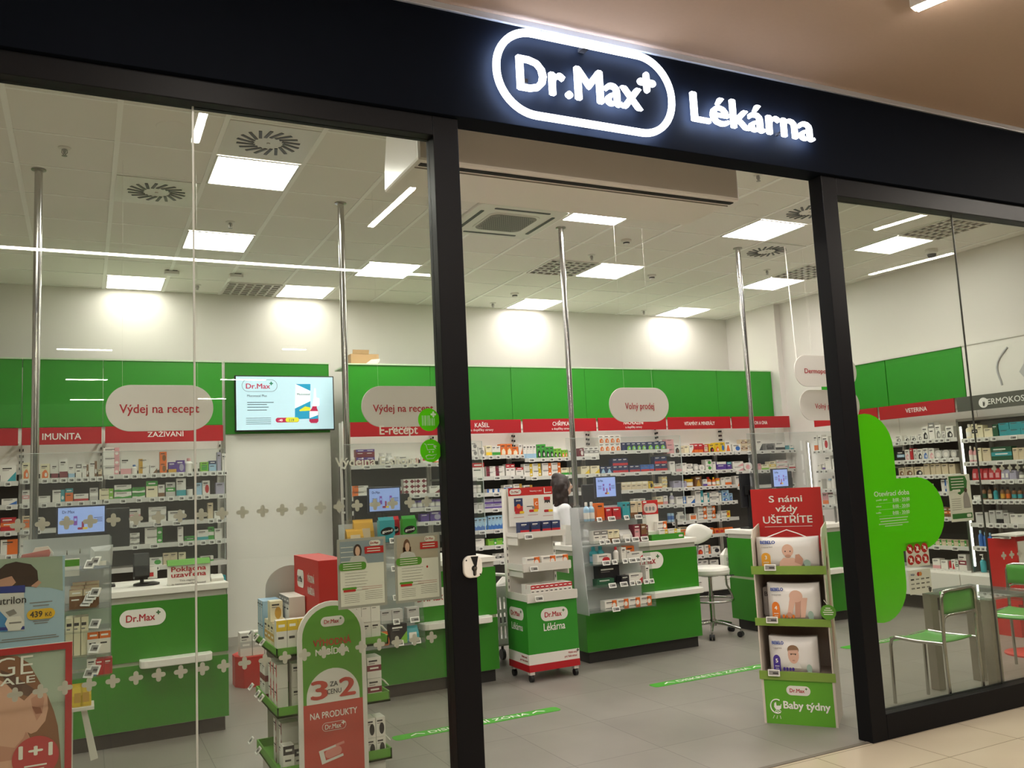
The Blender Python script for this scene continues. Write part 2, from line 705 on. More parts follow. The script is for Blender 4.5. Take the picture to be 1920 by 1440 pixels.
MB().box((XQ1, YG, GLZ0), (XS2 - .003, YG + .01, GLZ1), GLASS).build('pane', w2)
MB().box((XS2 + .003, YG, GLZ0), (9, YG + .01, GLZ1), GLASS).build('pane', w2)
MB().box((XS2 - .002, YG - .001, GLZ0), (XS2 + .002, YG + .011, GLZ1), mat('dark_joint', '3A3A36', 0.4)).build('joint', w2)
struct(MB().box((XP1, YF + .02, 0), (XQ0, YF + .05, .004), mat('threshold', '6E675E', 0.5)).build('trim_3'))

# ---- linear lamps of the mall (their mirror images show in the panes)


def mall_lamp(p, q, label, z=ZM - .06, group=None):
    p, q = Vector((p[0], p[1], z)), Vector((q[0], q[1], z))
    d = (q - p).normalized()
    s = Vector((-d.y, d.x, 0)) * .035
    c = (p + q) / 2
    t = thing('linear_lamp', label, 'lamp', (c.x, c.y, ZM), group)
    MB().obox(c + Vector((0, 0, .03)), d * ((q - p).length / 2), s, Vector((0, 0, .03)), WHITEM).build('housing', t, bevel=.004)
    MB().obox(c - Vector((0, 0, .004)), d * ((q - p).length / 2 - .02), s * .72, Vector((0, 0, .006)), LEDF).build('diffuser', t)
    return t


mall_lamp((3.955, 2.93), (4.55, .95), 'white linear lamp on the beige mall ceiling above the pharmacy fascia')

for x0, x1 in ((7.0, 9.0), (9.6, 11.6)):  # two lamps added out of view to brighten the mall ceiling at right
    mall_lamp((x0, 2.75), (x1, 2.75), 'white linear lamp on the mall ceiling beyond the right end of the shop front', group='mall lamps beyond the right edge')


def mir(x, y, z):
    r = _ray(x, y)
    k = (z - CAM_Z) / r.z
    return (r.x * k, 2 * YG - r.y * k)


_zz = ZM - .07
for a, b in (((392, 178), (366, 268)), ((776, 352), (695, 426)), ((1766, 394), (1640, 432)), ((1790, 475), (1630, 516))):
    mall_lamp(mir(*a, _zz), mir(*b, _zz), 'white linear lamp on the mall ceiling, mirrored in the shop glass', group='mall lamps mirrored in the glass')
for a, b in (((-900, 404), (822, 521)), ((104, 655), (212, 658)), ((528, 655), (576, 656)), ((122, 712), (203, 713)), ((130, 750), (196, 751)), ((412, 712), (500, 713)), ((370, 748), (424, 749))):
    p, q = mir(*a, _zz), mir(*b, _zz)
    mall_lamp(p, (q[0], p[1]), 'white linear lamp on the mall ceiling, mirrored in the shop glass', group='mall lamps mirrored in the glass')

# ---- ceiling things


def snap(x, y):
    p = F(x, y, ZC)
    gx = 0.507 + 0.6355 * round((p.x - .507) / .6355)
    gy = 6.575 + 0.642 * round((p.y - 6.575) / .642)
    return gx, gy


PX, PYH = .302, .305


def led_panel(gx, gy, label):
    lamp = LEDP2 if gy > 10 else (LEDP3 if gx > 7.5 else LEDP)
    t = thing('ceiling_panel_light', label, 'ceiling light', (gx, gy, ZC), 'square light panels in the shop ceiling')
    c = (gx, gy, ZC - .006)
    MB().ring(c, UX, -UY, rect(2 * PX, 2 * PYH), rect(2 * PX - .03, 2 * PYH - .03), .006, WHITEM).build('frame', t)
    MB().box((gx - PX + .015, gy - PYH + .015, ZC - .008), (gx + PX - .015, gy + PYH - .015, ZC - .001), lamp).build('diffuser', t)


for px, lb in (((484, 322), 'square lit ceiling panel next to the swirl vent, largest in the left window'),
               ((415, 454), 'square lit ceiling panel under the sprinkler in the left window'),
               ((256, 527), 'square lit ceiling panel by the back wall above the stomach sign at left'),
               ((578, 546), 'square lit ceiling panel beside the egg-crate vent by the back wall'),
               ((735, 507), 'square lit ceiling panel beside the second chrome pole'),
               ((1110, 400), 'square lit ceiling panel half hidden behind the air curtain'),
               ((1145, 511), 'square lit ceiling panel beside the egg-crate vent by the third chrome pole'),
               ((1002, 570), 'square lit ceiling panel by the back wall, above the cough sign'),
               ((1272, 586), 'square lit ceiling panel by the back wall, above the vitamin sign'),
               ((1433, 433), 'square lit ceiling panel above the fourth chrome pole'),
               ((1450, 531), 'square lit ceiling panel crossed by the fourth chrome pole'),
               ((1676, 457), 'square lit ceiling panel in the right window beside the egg-crate vent')):
    led_panel(*snap(*px), lb)
for k in (-3, -1, 9):  # extra row of panels, added unseen to light counter fronts and signs
    led_panel(.507 + .6355 * k, 4.649, 'square lit ceiling panel just inside the shop front, hidden by the fascia')


def swirl(gx, gy, label):
    t = thing('swirl_diffuser', label, 'air vent', (gx, gy, ZC), 'round swirl vents in the ceiling')
    MB().box((gx - PX, gy - PYH, ZC - .008), (gx + PX, gy + PYH, ZC - .001), WHITEM).build('plate', t, bevel=.003)
    m = MB()
    for k in range(18):
        a = 2 * PI * k / 18
        rad = Vector((math.cos(a + .35), math.sin(a + .35), 0))
        c = Vector((gx, gy, ZC - .009)) + Vector((math.cos(a), math.sin(a), 0)) * .155
        m.obox(c, rad * .062, Vector((-rad.y, rad.x, 0)) * .011, Vector((0, 0, .003)), BLACK)
    m.build('slots', t)
    MB().lathe([(.0, -.016), (.012, -.016), (.012, -.008)], (gx, gy, ZC), WHITEM, 10).build('cap_screw', t)


for px, lb in (((296, 353), 'round swirl vent in the ceiling tile left of the lit panels'), ((512, 261), 'round swirl vent in the ceiling just in front of a lit panel'),
               ((1505, 401), 'round swirl vent in the ceiling cut by the right door post'), ((1436, 472), 'round swirl vent in the ceiling above the fourth chrome pole')):
    swirl(*snap(*px), lb)


def eggcrate(gx, gy, label):
    t = thing('egg_crate_grille', label, 'air vent', (gx, gy, ZC), 'egg-crate vents in the ceiling')
    MB().box((gx - PX, gy - PYH, ZC - .003), (gx + PX, gy + PYH, ZC - .001), mat('duct_dark', '6A6762', .7)).build('duct', t)
    m = MB()
    for k in range(7):
        x = gx - PX + 2 * PX * k / 6
        m.box((x - .010, gy - PYH, ZC - .016), (x + .010, gy + PYH, ZC - .003), WHITEM)
        y = gy - PYH + 2 * PYH * k / 6
        m.box((gx - PX, y - .010, ZC - .016), (gx + PX, y + .010, ZC - .003), WHITEM)
    m.build('lattice', t)


for px, lb in (((478, 540), 'egg-crate ceiling vent by the back wall over the television'), ((1052, 503), 'egg-crate ceiling vent behind the third chrome pole'),
               ((1495, 512), 'egg-crate ceiling vent beside the right door post'), ((1780, 425), 'egg-crate ceiling vent in the right window')):
    eggcrate(*snap(*px), lb)

# cassette air conditioner
gx, gy = F(948, 412, ZC).x, F(948, 412, ZC).y
t = thing('cassette_air_conditioner', 'white ceiling cassette unit with a perforated square grille, below the air curtain', 'air conditioner', (gx, gy, ZC))
MB().plate((gx, gy, ZC), UX, -UY, rrect(.90, .90, .06), .03, WHITEM).build('cover', t, bevel=.008)
MB().plate((gx, gy, ZC - .03), UX, -UY, rrect(.52, .52, .09, 8), .006, WHITEM).build('grille_frame', t, bevel=.002)
m = mat('perforated_grille', '8C8880', .6)
g = MB().plate((gx, gy, ZC - .036), UX, -UY, rrect(.47, .47, .08, 8), .003, m)
for i in range(-10, 11):
    for j in range(-10, 11):
        x, y = i * .0215 + (j % 2) * .0107, j * .0215
        if abs(x) < .222 and abs(y) < .222 and (abs(x) < .16 or abs(y) < .16):
            g.flat((gx + x, gy + y, ZC - .0405), UX, -UY, circ(.0078, 6), BLACK)
g.build('grille', t)
s = MB()
for dx, dy in ((.36, 0), (-.36, 0), (0, .36), (0, -.36)):
    s.plate((gx + dx, gy + dy, ZC - .030), UX, -UY, rrect(.035 if dx else .56, .56 if dx else .035, .015), .003, DARK)
s.build('outlet_slots', t)


def sprinkler(px, label):
    p = F(*px, ZC)
    t = thing('sprinkler', label, 'sprinkler', (p.x, p.y, ZC), 'ceiling sprinklers')
    MB().lathe([(.042, 0), (.040, -.006), (.02, -.010)], (p.x, p.y, ZC), WHITEM, 14).build('rosette', t)
    m = MB().lathe([(.012, -.008), (.010, -.03), (.006, -.045)], (p.x, p.y, ZC), STEEL, 8)
    m.tube([(p.x - .014, p.y, ZC - .012), (p.x - .018, p.y, ZC - .035), (p.x, p.y, ZC - .056)], .003, STEEL, 6)
    m.tube([(p.x + .014, p.y, ZC - .012), (p.x + .018, p.y, ZC - .035), (p.x, p.y, ZC - .056)], .003, STEEL, 6)
    m.lathe([(.018, -.060), (.018, -.057)], (p.x, p.y, ZC), STEEL, 10)
    m.build('head', t)


for px, lb in (((432, 416), 'ceiling sprinkler between the two lit panels of the left window'), ((1421, 327), 'ceiling sprinkler right beside the end of the air curtain'),
               ((1109, 478), 'ceiling sprinkler above the third egg-crate vent beside the pole'), ((1438, 506), 'ceiling sprinkler between the swirl vent and the lit panel at the fourth pole'),
               ((924, 568), 'ceiling sprinkler left of the lit panel above the cough sign'), ((1207, 582), 'ceiling sprinkler left of the lit panel above the vitamin sign'),
               ((370, 534), 'ceiling sprinkler by the back wall left of the egg-crate vent'), ((121, 277), 'ceiling sprinkler in the bare tiles near the first chrome pole')):
    sprinkler(px, lb)


def detector(px, label, r=.055):
    p = F(*px, ZC)
    t = thing('smoke_detector', label, 'smoke detector', (p.x, p.y, ZC), 'ceiling smoke detectors')
    MB().lathe([(r, 0), (r, -.015), (r * .8, -.02)], (p.x, p.y, ZC), WHITEM, 18).build('base', t)
    MB().lathe([(r * .62, -.02), (r * .62, -.028, DARK), (r * .62, -.042), (r * .4, -.055)], (p.x, p.y, ZC), WHITEM, 18).build('sensor_head', t)


for px, lb in (((1174, 450), 'white smoke detector on the ceiling right of the half hidden lit panel'), ((965, 550), 'white smoke detector just above the lit panel over the cough sign'),
               ((1222, 516), 'white smoke detector right of the middle lit panel')):
    detector(px, lb)
for px, lb in (((322, 508), 'flat white motion sensor on the ceiling beside the lit panel at left'), ((442, 514), 'flat white motion sensor on the ceiling above the egg-crate vent')):
    p = F(*px, ZC)
    t = thing('motion_sensor', lb, 'sensor', (p.x, p.y, ZC), 'ceiling motion sensors')
    MB().box((p.x - .055, p.y - .04, ZC - .008), (p.x + .055, p.y + .04, ZC), DARK).build('back_plate', t)
    MB().plate((p.x, p.y, ZC - .008), UX, -UY, rrect(.15, .10, .02), .035, WHITEM).build('cover', t, bevel=.006)
p = F(1746, 468, ZC)
t = thing('dome_camera', 'small white dome camera on the ceiling in the right window', 'security camera', (p.x, p.y, ZC))
MB().lathe([(.07, 0), (.07, -.045), (.055, -.055)], p, WHITEM, 20).build('housing', t)
MB().lathe([(.05, -.055), (.045, -.08), (.028, -.10), (.0, -.108)], p, mat('dome_dark', '3B3A3A', .15), 20).build('dome', t)
for px, lb in (((324, 238), 'round speaker disc set flush in the ceiling of the left window'), ((1400, 388), 'round speaker disc in the ceiling below the air curtain end')):
    p = F(*px, ZC)
    tag(MB().lathe([(.105, 0), (.10, -.005), (.09, -.005)], p, CEIL, 24).build('ceiling_speaker'), lb, 'speaker', 'ceiling speakers')

# ---- air curtain above the doorway
t = thing('air_curtain', 'long off-white air curtain unit hung inside above the doorway', 'air curtain', (2.8, 4.65, ZC))
AC = mat('air_curtain_shell', 'F0EAE2', .28, spec=.6)
X0, X1 = 1.645, 3.935
prof = [(4.34, 3.45), (4.355, ZC - .02), (4.80, ZC - .02), (4.88, 3.80), (4.935, 3.60), (4.94, 3.455)]
MB().prism([(X0, y, z) for y, z in prof], (X1 - X0, 0, 0), AC).build('shell', t, bevel=.018)
m = MB().box((X0 + .03, 4.375, 3.4455), (X1 - .03, 4.415, 3.4515), BLACK)
for k in range(3):
    m.box((X0 + .03, 4.382 + .011 * k, 3.444), (X1 - .03, 4.385 + .011 * k, 3.446), DARK)
m.build('outlet_slot', t)
MB().box((X0 + .02, 4.445, 3.444), (X1 - .02, 4.449, 3.4505), mat('seam', '8F8980', .5)).build('seam', t)
for x in (X0 + .3, X1 - .3):
    MB().tube([(x, 4.6, ZC - .03), (x, 4.6, ZC)], .006, STEEL, 6).build('hanger', t)

# ---- illuminated sign on the fascia
YS = YF - .03
sign_a, sign_b = W(936, 130, YS - .057), W(1252, 190, YS - .057)
t = thing('capsule_sign', 'white illuminated capsule outline with lettering Dr.Max and a plus on the dark fascia', 'shop sign', ((sign_a.x + sign_b.x) / 2, YS, 3.6))
gl = W(924, 118, YS - .057).x
gr = W(1266, 210, YS - .057).x
zc = (W(1094, 64 + 32, YS - .057).z + W(1094, 218 + 10, YS - .057).z) / 2
zt = W(1100, 78, YS - .057).z
zb = W(1085, 236, YS - .057).z
zc = (zt + zb) / 2
cx = (gl + gr) / 2
hw, hh = (gr - gl), (zt - zb)
c = Vector((cx, YS - .05, zc))
MB().ring(c, UX, UZ, rrect(hw, hh, hh * .49, 14), rrect(hw - .078, hh - .078, hh * .49 - .039, 14), .014, LEDS).build('capsule_outline', t)
le, ri = W(972, 158, YS - .057).x, W(1202, 190, YS - .057).x
lm = MB()
lm.text('Dr.Max', Vector(((le + ri) / 2, YS - .05, zc - .095)), UX, UZ, .185, LEDS, w=ri - le, bold=.028, ext=.014)
lm.build('lettering', t)
MB().text('Dr.Max', Vector(((le + ri) / 2, YS - .0490, zc - .095)), UX, UZ, .185, LEDB, w=ri - le, bold=.004).build('halo_light', t)
MB().ring((cx, YS - .0490, zc), UX, UZ, rrect(hw - .012, hh - .012, hh * .49 - .006, 14), rrect(hw - .05, hh - .05, hh * .49 - .025, 14), -.0006, LEDB).build('halo_light', t)
pc = W(1212, 155, YS - .057)
MB().plate((pc.x, YS - .05, pc.z), UX, UZ, plus(.062, .019), .014, LEDS).build('plus_emblem', t)
for q in (le + .05, (le + ri) / 2, ri - .05):
    MB().box((q - .01, YS - .052, zc - .05), (q + .01, YS + .001, zc - .03), DARK).build('standoff', t)
for q in (-1, 1):
    MB().box((cx - .02, YS - .052, zc + q * (hh / 2 - .03) - .01), (cx + .02, YS + .001, zc + q * (hh / 2 - .03) + .01), DARK).build('standoff', t)
le, ri = W(1297, 200, YS - .057).x, W(1524, 240, YS - .057).x
bz = W(1300, 228, YS - .057).z
t = thing('word_sign', 'white illuminated lettering Lékárna right of the capsule sign', 'shop sign', ((le + ri) / 2, YS, 3.6))
lm = MB()
lm.text('Lékárna', Vector(((le + ri) / 2, YS - .05, (bz + W(1520, 262, YS - .057).z) / 2)), UX, UZ, .175, LEDS, w=ri - le, bold=.022, ext=.014)
lm.build('lettering', t)
MB().text('Lékárna', Vector(((le + ri) / 2, YS - .0490, (bz + W(1520, 262, YS - .057).z) / 2)), UX, UZ, .175, LEDB, w=ri - le, bold=.0).build('halo_light', t)
for k in range(5):
    q = le + .04 + (ri - le - .08) * k / 4
    MB().box((q - .008, YS - .052, bz + .03), (q + .008, YS + .001, bz + .045), DARK).build('standoff', t)

# ---- key switch on the door post
p = W(884, 1062, YF)
t = thing('key_switch', 'cream rounded key switch with keyhole on the dark door post', 'key switch', (p.x, YF, p.z - .08))
MB().plate((p.x, YF, p.z), UX, UZ, rrect(.098, .105, .035, 8), .022, WHITE).build('cover', t, bevel=.006)
m = MB().plate((p.x + .005, YF - .022, p.z + .028), UX, UZ, [(-.017, .02), (.0, -.026), (.012, -.026), (.022, .02)], .002, BLACK)
m.plate((p.x + .005, YF - .022, p.z - .008), UX, UZ, circ(.014, 16), .003, BLACK)
m.plate((p.x + .005, YF - .022, p.z - .026), UX, UZ, rrect(.014, .034, .006), .003, BLACK)
m.plate((p.x + .009, YF - .025, p.z - .010), UX, UZ, circ(.009, 14), .002, STEEL)
m.plate((p.x + .009, YF - .025, p.z - .026), UX, UZ, rrect(.008, .028, .003), .002, STEEL)
m.build('cylinder', t)
for dx, dz in ((-.035, .032), (.035, -.038)):
    MB().plate((p.x + dx, YF - .022, p.z + dz), UX, UZ, circ(.004, 8), .001, BLACK).build('screw', t)
# measured goods of the wall shelves: bay, shelf edge x0 y0 x1 y1 | runs of goods
SHELF_TEXT = '''
IM0 0 904 38 902 | 0-30 30 dia WT
IM0 0 948 38 946 | 2-32 12 dia WB 1*1
IM0 0 997 38 995 | 0-30 26 mid RO
IM0 0 1042 38 1039 | 0-33 29 left OW
IM 40 901 192 892 | 41-56 32 pic CO;57-72 26 mid WP;75-93 28 pic CO;96-109 27 bot WM;111-127 36 bot WM;128-140 23 bot WSM;142-153 25 top WE;154-166 24 side WU;167-182 30 side WU;184-191 14 bot XU
IM 40 945 192 938 | 41-55 26 mid WP;71-94 13 plain WH;98-121 23 side WT;122-137 25 top OTF;138-166 14 bot WR;168-184 24 mid HW
IM 40 994 192 985 | 41-58 26 lab XO;62-80 22 plain WH;140-160 20 bot WB;165-190 18 side WG
IM 40 1038 192 1028 | 36-53 24 plain WE 1*2;56-70 12 mid WG;150-185 18 side WB
ZA 194 892 425 882 | 193-224 17 side WP 1*3;226-246 32 bot WP;246-258 18 plain WB bottle;260-280 14 left WF 1*2;281-295 16 dia WU;300-313 20 circ OU 1*2;316-331 20 bot VF;331-347 23 circ VA;347-363 27 mid WP bottle;366-371 20 plain WE;376-391 18 lab LG;392-406 20 top SN;408-415 36 plain AE;417-425 33 plain WE
ZA 194 938 425 925 | 186-213 10 side CL 1*2;214-247 13 wave WG 1*2;248-272 10 wave GW 1*2;274-296 31 top CG;297-309 23 bot WU;311-329 27 mid HG;331-349 33 bot WT;350-363 16 mid WK tub;367-379 23 plain SE;380-394 27 circ WR;405-422 22 plain AE
ZA 194 990 425 966 | 240-264 27 mid WP;279-312 14 top WH 1*2;315-347 19 dia WN;390-400 30 plain XE;402-420 14 plain WE
ZA 194 1027 425 1009 | 244-262 11 wave WE 1*2;272-305 15 side WG 1*2;334-344 14 plain WE 1*2;346-367 9 mid GD;370-391 19 bot WT;391-402 24 mid GW;403-417 20 plain WH
ZA 194 1072 425 1047 | 262-279 9 plain WH;281-305 15 circ WG;306-333 22 plain XG 2*1;335-349 21 plain CE;350-373 9 plain DG;376-401 10 bot WG
ZA 194 1116 425 1090 | 214-232 15 plain SW;240-254 15 wave SW;405-424 14 plain TW
ME 655 874 826 867 | 669-704 15 top MV 2*2;712-740 22 plain HW 2*1 bag;748-768 15 bot WE;770-786 10 side WR;794-812 14 mid WR;814-828 20 lab OW
ME 655 934 829 923 | 661-692 10.5 left WO 1*2;730-755 15 dia WM;758-802 9.5 dmd WM 2*3;806-828 14 dia WM
ME 770 954 831 949 | 772-830 14 plain AV 5*1 tub
ME 655 985 832 979 | 790-806 15 plain VE;808-830 19 circ VA
KA 883 856 975 852 | 885-897 13 circ WE 1*2;898-910 17 circ WE;913-924 19 bot CY;924-940 18 bot WG 2*1;940-962 21 pic OCW 2*1;962-973 15 pic OCW;974-981 20 dia WO
KA 883 896 985 890 | 886-910 27 top WR;913-948 9.5 left WM 2*2;950-967 22 top WR 2*1;969-983 15 top WR
KA 883 926 980 921 | 888-905 16 plain HW 2*1 tub;914-944 7 left WB 3*1;946-962 13 mid WB;964-980 14 side WF
KA 883 955 980 951 | 888-908 12 plain HE 2*1;910-944 9 bot AV 2*2
KA 883 995 980 990 | 890-915 24 wave SB 3*1;917-944 26 wave SB 4*1;946-960 20 wave WB
KA 883 1025 985 1019 | 890-910 14 plain WG;917-948 12 side LG 2*1
KA 883 1055 985 1048 | 930-950 13 mid WK 2*1
CH 983 860 1126 855 | 983-1007 26 bot WS 4*1;1008-1025 26 pic GKW 2*1;1025-1040 21 pic GKW 2*1;1040-1054 17 pic LKW 2*1;1055-1066 14 pic LOW 2*1;1067-1077 13 circ WS;1088-1096 16 circ MW;1097-1125 18 mid WE 3*1
CH 983 893 1126 889 | 984-1016 12 side WY 2*2;1018-1053 12 side WO 2*2;1054-1069 14 bot CG;1071-1079 14 bot CG;1091-1107 15 dia CY;1109-1126 15 dia CY
CH 983 926 1126 922 | 984-1000 18 side WF;1092-1120 8 plain WH 2*1
NA 1126 847 1240 842 | 1125-1166 15 pic WOX 4*2;1168-1175 15 plain NB;1176-1214 15 pic NLS 4*1;1216-1250 15 pic NLS 3*1
NA 1126 888 1240 883 | 1127-1150 13 tri NS 2*1;1151-1180 13.5 bot NRO 3*2;1182-1202 13 bot NRO 2*1;1203-1228 13 bot BR 3*1;1230-1253 13.5 bot NRO 2*2
NA 1126 921 1240 916 | 1167-1195 15 top XC 3*1;1195-1217 15 top XC 2*1;1218-1227 14 circ YK;1228-1243 9 bot CO;1244-1253 7.2 mid CY 1*3
NA 1126 953 1240 947 | 1165-1180 10 bot GW 2*1;1190-1212 14 bot WS 2*1;1232-1245 15 bot CO;1246-1254 16 bot WP
VI 1254 850.5 1373 847 | 1252-1266 9 plain PW 1*3;1266-1277 18 pic WKU;1278-1284 12 plain XU;1285-1294 14 plain CY;1295-1303 15 dia WO;1303-1320 17 bot ROL 2*1;1321-1330 15 lab RX;1331-1342 16 pic YKR;1343-1352 18 pic YOW;1352-1361 18 circ YB;1362-1373 20 tri WO
VI 1256 885 1373 880 | 1258-1268 20 plain WH;1269-1280 15 bot HP;1281-1289 16 plain WH;1290-1301 14 mid WE;1302-1312 13 plain HW round_pack;1313-1323 11 plain WH round_pack;1325-1337 10 circ WG 1*2;1338-1344 16 plain WE;1346-1364 15 top VW;1365-1373 14 top VT
VI 1258 915 1376 909 | 1265-1279 13 plain AE;1280-1289 12 plain AE;1290-1305 15 plain FY tub;1306-1318 19 tri UF;1320-1328 13 bot WV;1329-1338 17 plain OR 1*1 bottle;1339-1345 16 plain OY bottle;1346-1353 14 plain YO tub;1354-1361 14 plain WP;1362-1374 15 bot WO
VI 1258 945.5 1376 939.5 | 1260-1268 22 plain AW bottle;1270-1288 14 side WB;1290-1305 14 dia WB;1306-1321 23 side WT;1322-1332 18 side WT;1333-1350 10 top WE 1*2;1351-1355 16 plain WE;1356-1369 10 pic SBW 1*2;1370-1376 14 pic SBA
VI 1258 978 1378 970 | 1256-1267 16 top SB 2*1 can;1273-1290 17 plain WE bag;1295-1309 12 lab WO;1311-1344 12 sun WOW 2*2;1346-1352 8 plain WE;1354-1371 13 sun WYO
VI 1258 1008 1378 998 | 1275-1292 18 lab XO;1308-1320 20 circ WE;1322-1340 12 sun WOW;1342-1378 10 plain OR 4*1 pouch
VI 1300 1040 1380 1036 | 1308-1322 17 pic WRO;1324-1334 17 sun WOU;1336-1352 13 circ WK
VI 1300 1070 1380 1066 | 1310-1330 20 bot WH 2*1;1334-1350 18 plain WP
ON 1376 846.5 1492 843 | 1375-1391 14 circ WB 1*1;1392-1412 11 mid XU 2*2;1421-1432 20 dia WK;1437-1456 13 lab EK;1456-1474 15 bot WK;1475-1482 8 plain TW;1484-1490 9 bot WT
ON 1376 883 1494 878.5 | 1376-1396 9 dia WP 1*2;1397-1413 15 plain WP round_pack;1424-1429 12 plain PR;1430-1444 10 bot CL;1445-1457 15 mid CY;1459-1479 8.5 mid WP 1*2;1481-1493 9 bot WR
ON 1376 912 1496 906 | 1381-1390 20 dia WO;1480-1490 17 plain HE 1*1 bottle
'''
# ------------------------------------------------------------------ wall shelving, its signs and price tags
YSH = 9.50            # front edge of the back shelves
YGP = 9.75            # green panels above them
TAG_MESH = {}


def tag_mesh(w):
    if w not in TAG_MESH:
        m = MB()
        h = .042
        m.box((-w / 2, -.006, -h), (w / 2, 0, 0), TAGW)
        m.flat((0, -.0066, -h / 2), UX, UZ, rect(w - .012, h - .014), TAGS)
        m.flat((0, -.0072, -h / 2 - .002), UX, UZ, rect(w * .45, .010, w * .14, 0), INK)
        m.flat((0, -.0072, -h / 2 + .006), UX, UZ, rect(w * .55, .004, -w * .06, 0), INKG)
        me = bpy.data.meshes.new('price_tag')
        me.from_pydata([tuple(p) for p in m.v], [], m.f)
        for q in m.mats:
            me.materials.append(q)
        me.polygons.foreach_set('material_index', m.m)
        TAG_MESH[w] = me
    return TAG_MESH[w]


def put_tag(parent, loc, rz=0.0, w=.05, tilt=-.18):
    o = bpy.data.objects.new('price_tag', tag_mesh(w))
    COL.objects.link(o)
    o.parent = parent
    o.location = Vector(loc) - WO.get(parent.name, Vector())
    o.rotation_euler = (tilt, 0, rz)
    return o


# ---- product goods -------------------------------------------------
PM = {}


def unit_carton(style, cs):
    """unit carton: x -.5...5, y 0 (front) ..1, z 0..1, its print laid on the front"""
    c = [pm(k) for k in cs]
    c1 = c[0]
    c2 = c[1] if len(c) > 1 else INKG
    c3 = c[2] if len(c) > 2 else pm('W')
    m = MB().box((-.5, 0, 0), (.5, 1, 1), c1)

    def fl(pts, q, k=1):
        m.face([(x, -.004 * k, z) for x, z in pts], q)

    def rc(x0, z0, x1, z1, q, k=1):
        fl([(x0, z0), (x1, z0), (x1, z1), (x0, z1)], q, k)
    dark = c1 in (pm('K'), pm('N'), pm('V'), pm('D'), pm('M'), pm('R'), pm('U'))
    tx = WTXT if dark else INK
    t = True
    if style == 'bot':
        rc(-.5, 0, .5, .34, c2)
        m.box((.5, 0, 0), (.502, 1, .34), c2)
    elif style == 'top':
        rc(-.5, .68, .5, 1, c2)
        rc(-.3, .8, .3, .88, WTXT, 2)
        t = False
        rc(-.35, .45, .2, .52, tx, 2)
    elif style == 'side':
        rc(.18, 0, .5, 1, c2)
        fl([(.34 + .11 * math.cos(a), .35 + .16 * math.sin(a)) for a in [PI * 2 * i / 10 for i in range(10)]], c3, 2)
    elif style == 'left':
        rc(-.5, 0, -.12, 1, c2)
    elif style == 'mid':
        rc(-.5, .34, .5, .62, c2)
        rc(-.3, .44, .3, .52, WTXT, 2)
    elif style == 'dia':
        fl([(-.1, 0), (.5, 0), (.5, .62)], c2)
    elif style == 'wave':
        fl([(-.5, .05), (-.2, .0), (.5, .0), (.5, .45), (.25, .32), (0, .24), (-.25, .34), (-.5, .3)], c2)
    elif style == 'circ':
        fl([(.12 + .27 * math.cos(a), .42 + .30 * math.sin(a)) for a in [PI * 2 * i / 16 for i in range(16)]], c2)
    elif style == 'sun':
        rc(.1, 0, .5, 1, c2)
        fl([(.28 + .15 * math.cos(a), .5 + .24 * math.sin(a)) for a in [PI * 2 * i / 14 for i in range(14)]], c3, 2)
        fl([(.06 + .08 * math.cos(a), .24 + .14 * math.sin(a)) for a in [PI * 2 * i / 12 for i in range(12)]], INKG, 3)
        rc(-.45, .22, .0, .28, INK, 2)
    elif style == 'tri':
        fl([(-.34, .05), (.34, .05), (.1, .62), (-.1, .62)], c2)
    elif style == 'dmd':
        for dx in (-.25, .25):
            fl([(dx, .1), (dx + .2, .5), (dx, .9), (dx - .2, .5)], c2)
        fl([(-.5, .2), (-.4, .5), (-.5, .8)], c2)
        fl([(.5, .2), (.4, .5), (.5, .8)], c2)
        t = False
    elif style == 'lab':
        rc(-.36, .14, .36, .72, c2)
        t = False
        rc(-.28, .5, .2, .58, INKG, 2)
        rc(-.3, .82, .3, .90, WTXT if dark else INK, 2)
    elif style == 'pic':
        fl([(-.32, .05), (.32, .05), (.36, .3), (.18, .55), (-.02, .6), (-.3, .42)], c2)
        fl([(.1 + .14 * math.cos(a), .26 + .14 * math.sin(a)) for a in [PI * 2 * i / 12 for i in range(12)]], c3, 2)
    if t:
        rc(-.38, .78, .22, .86, tx, 2)
        rc(-.38, .68, .05, .72, INKG, 2)
    return m


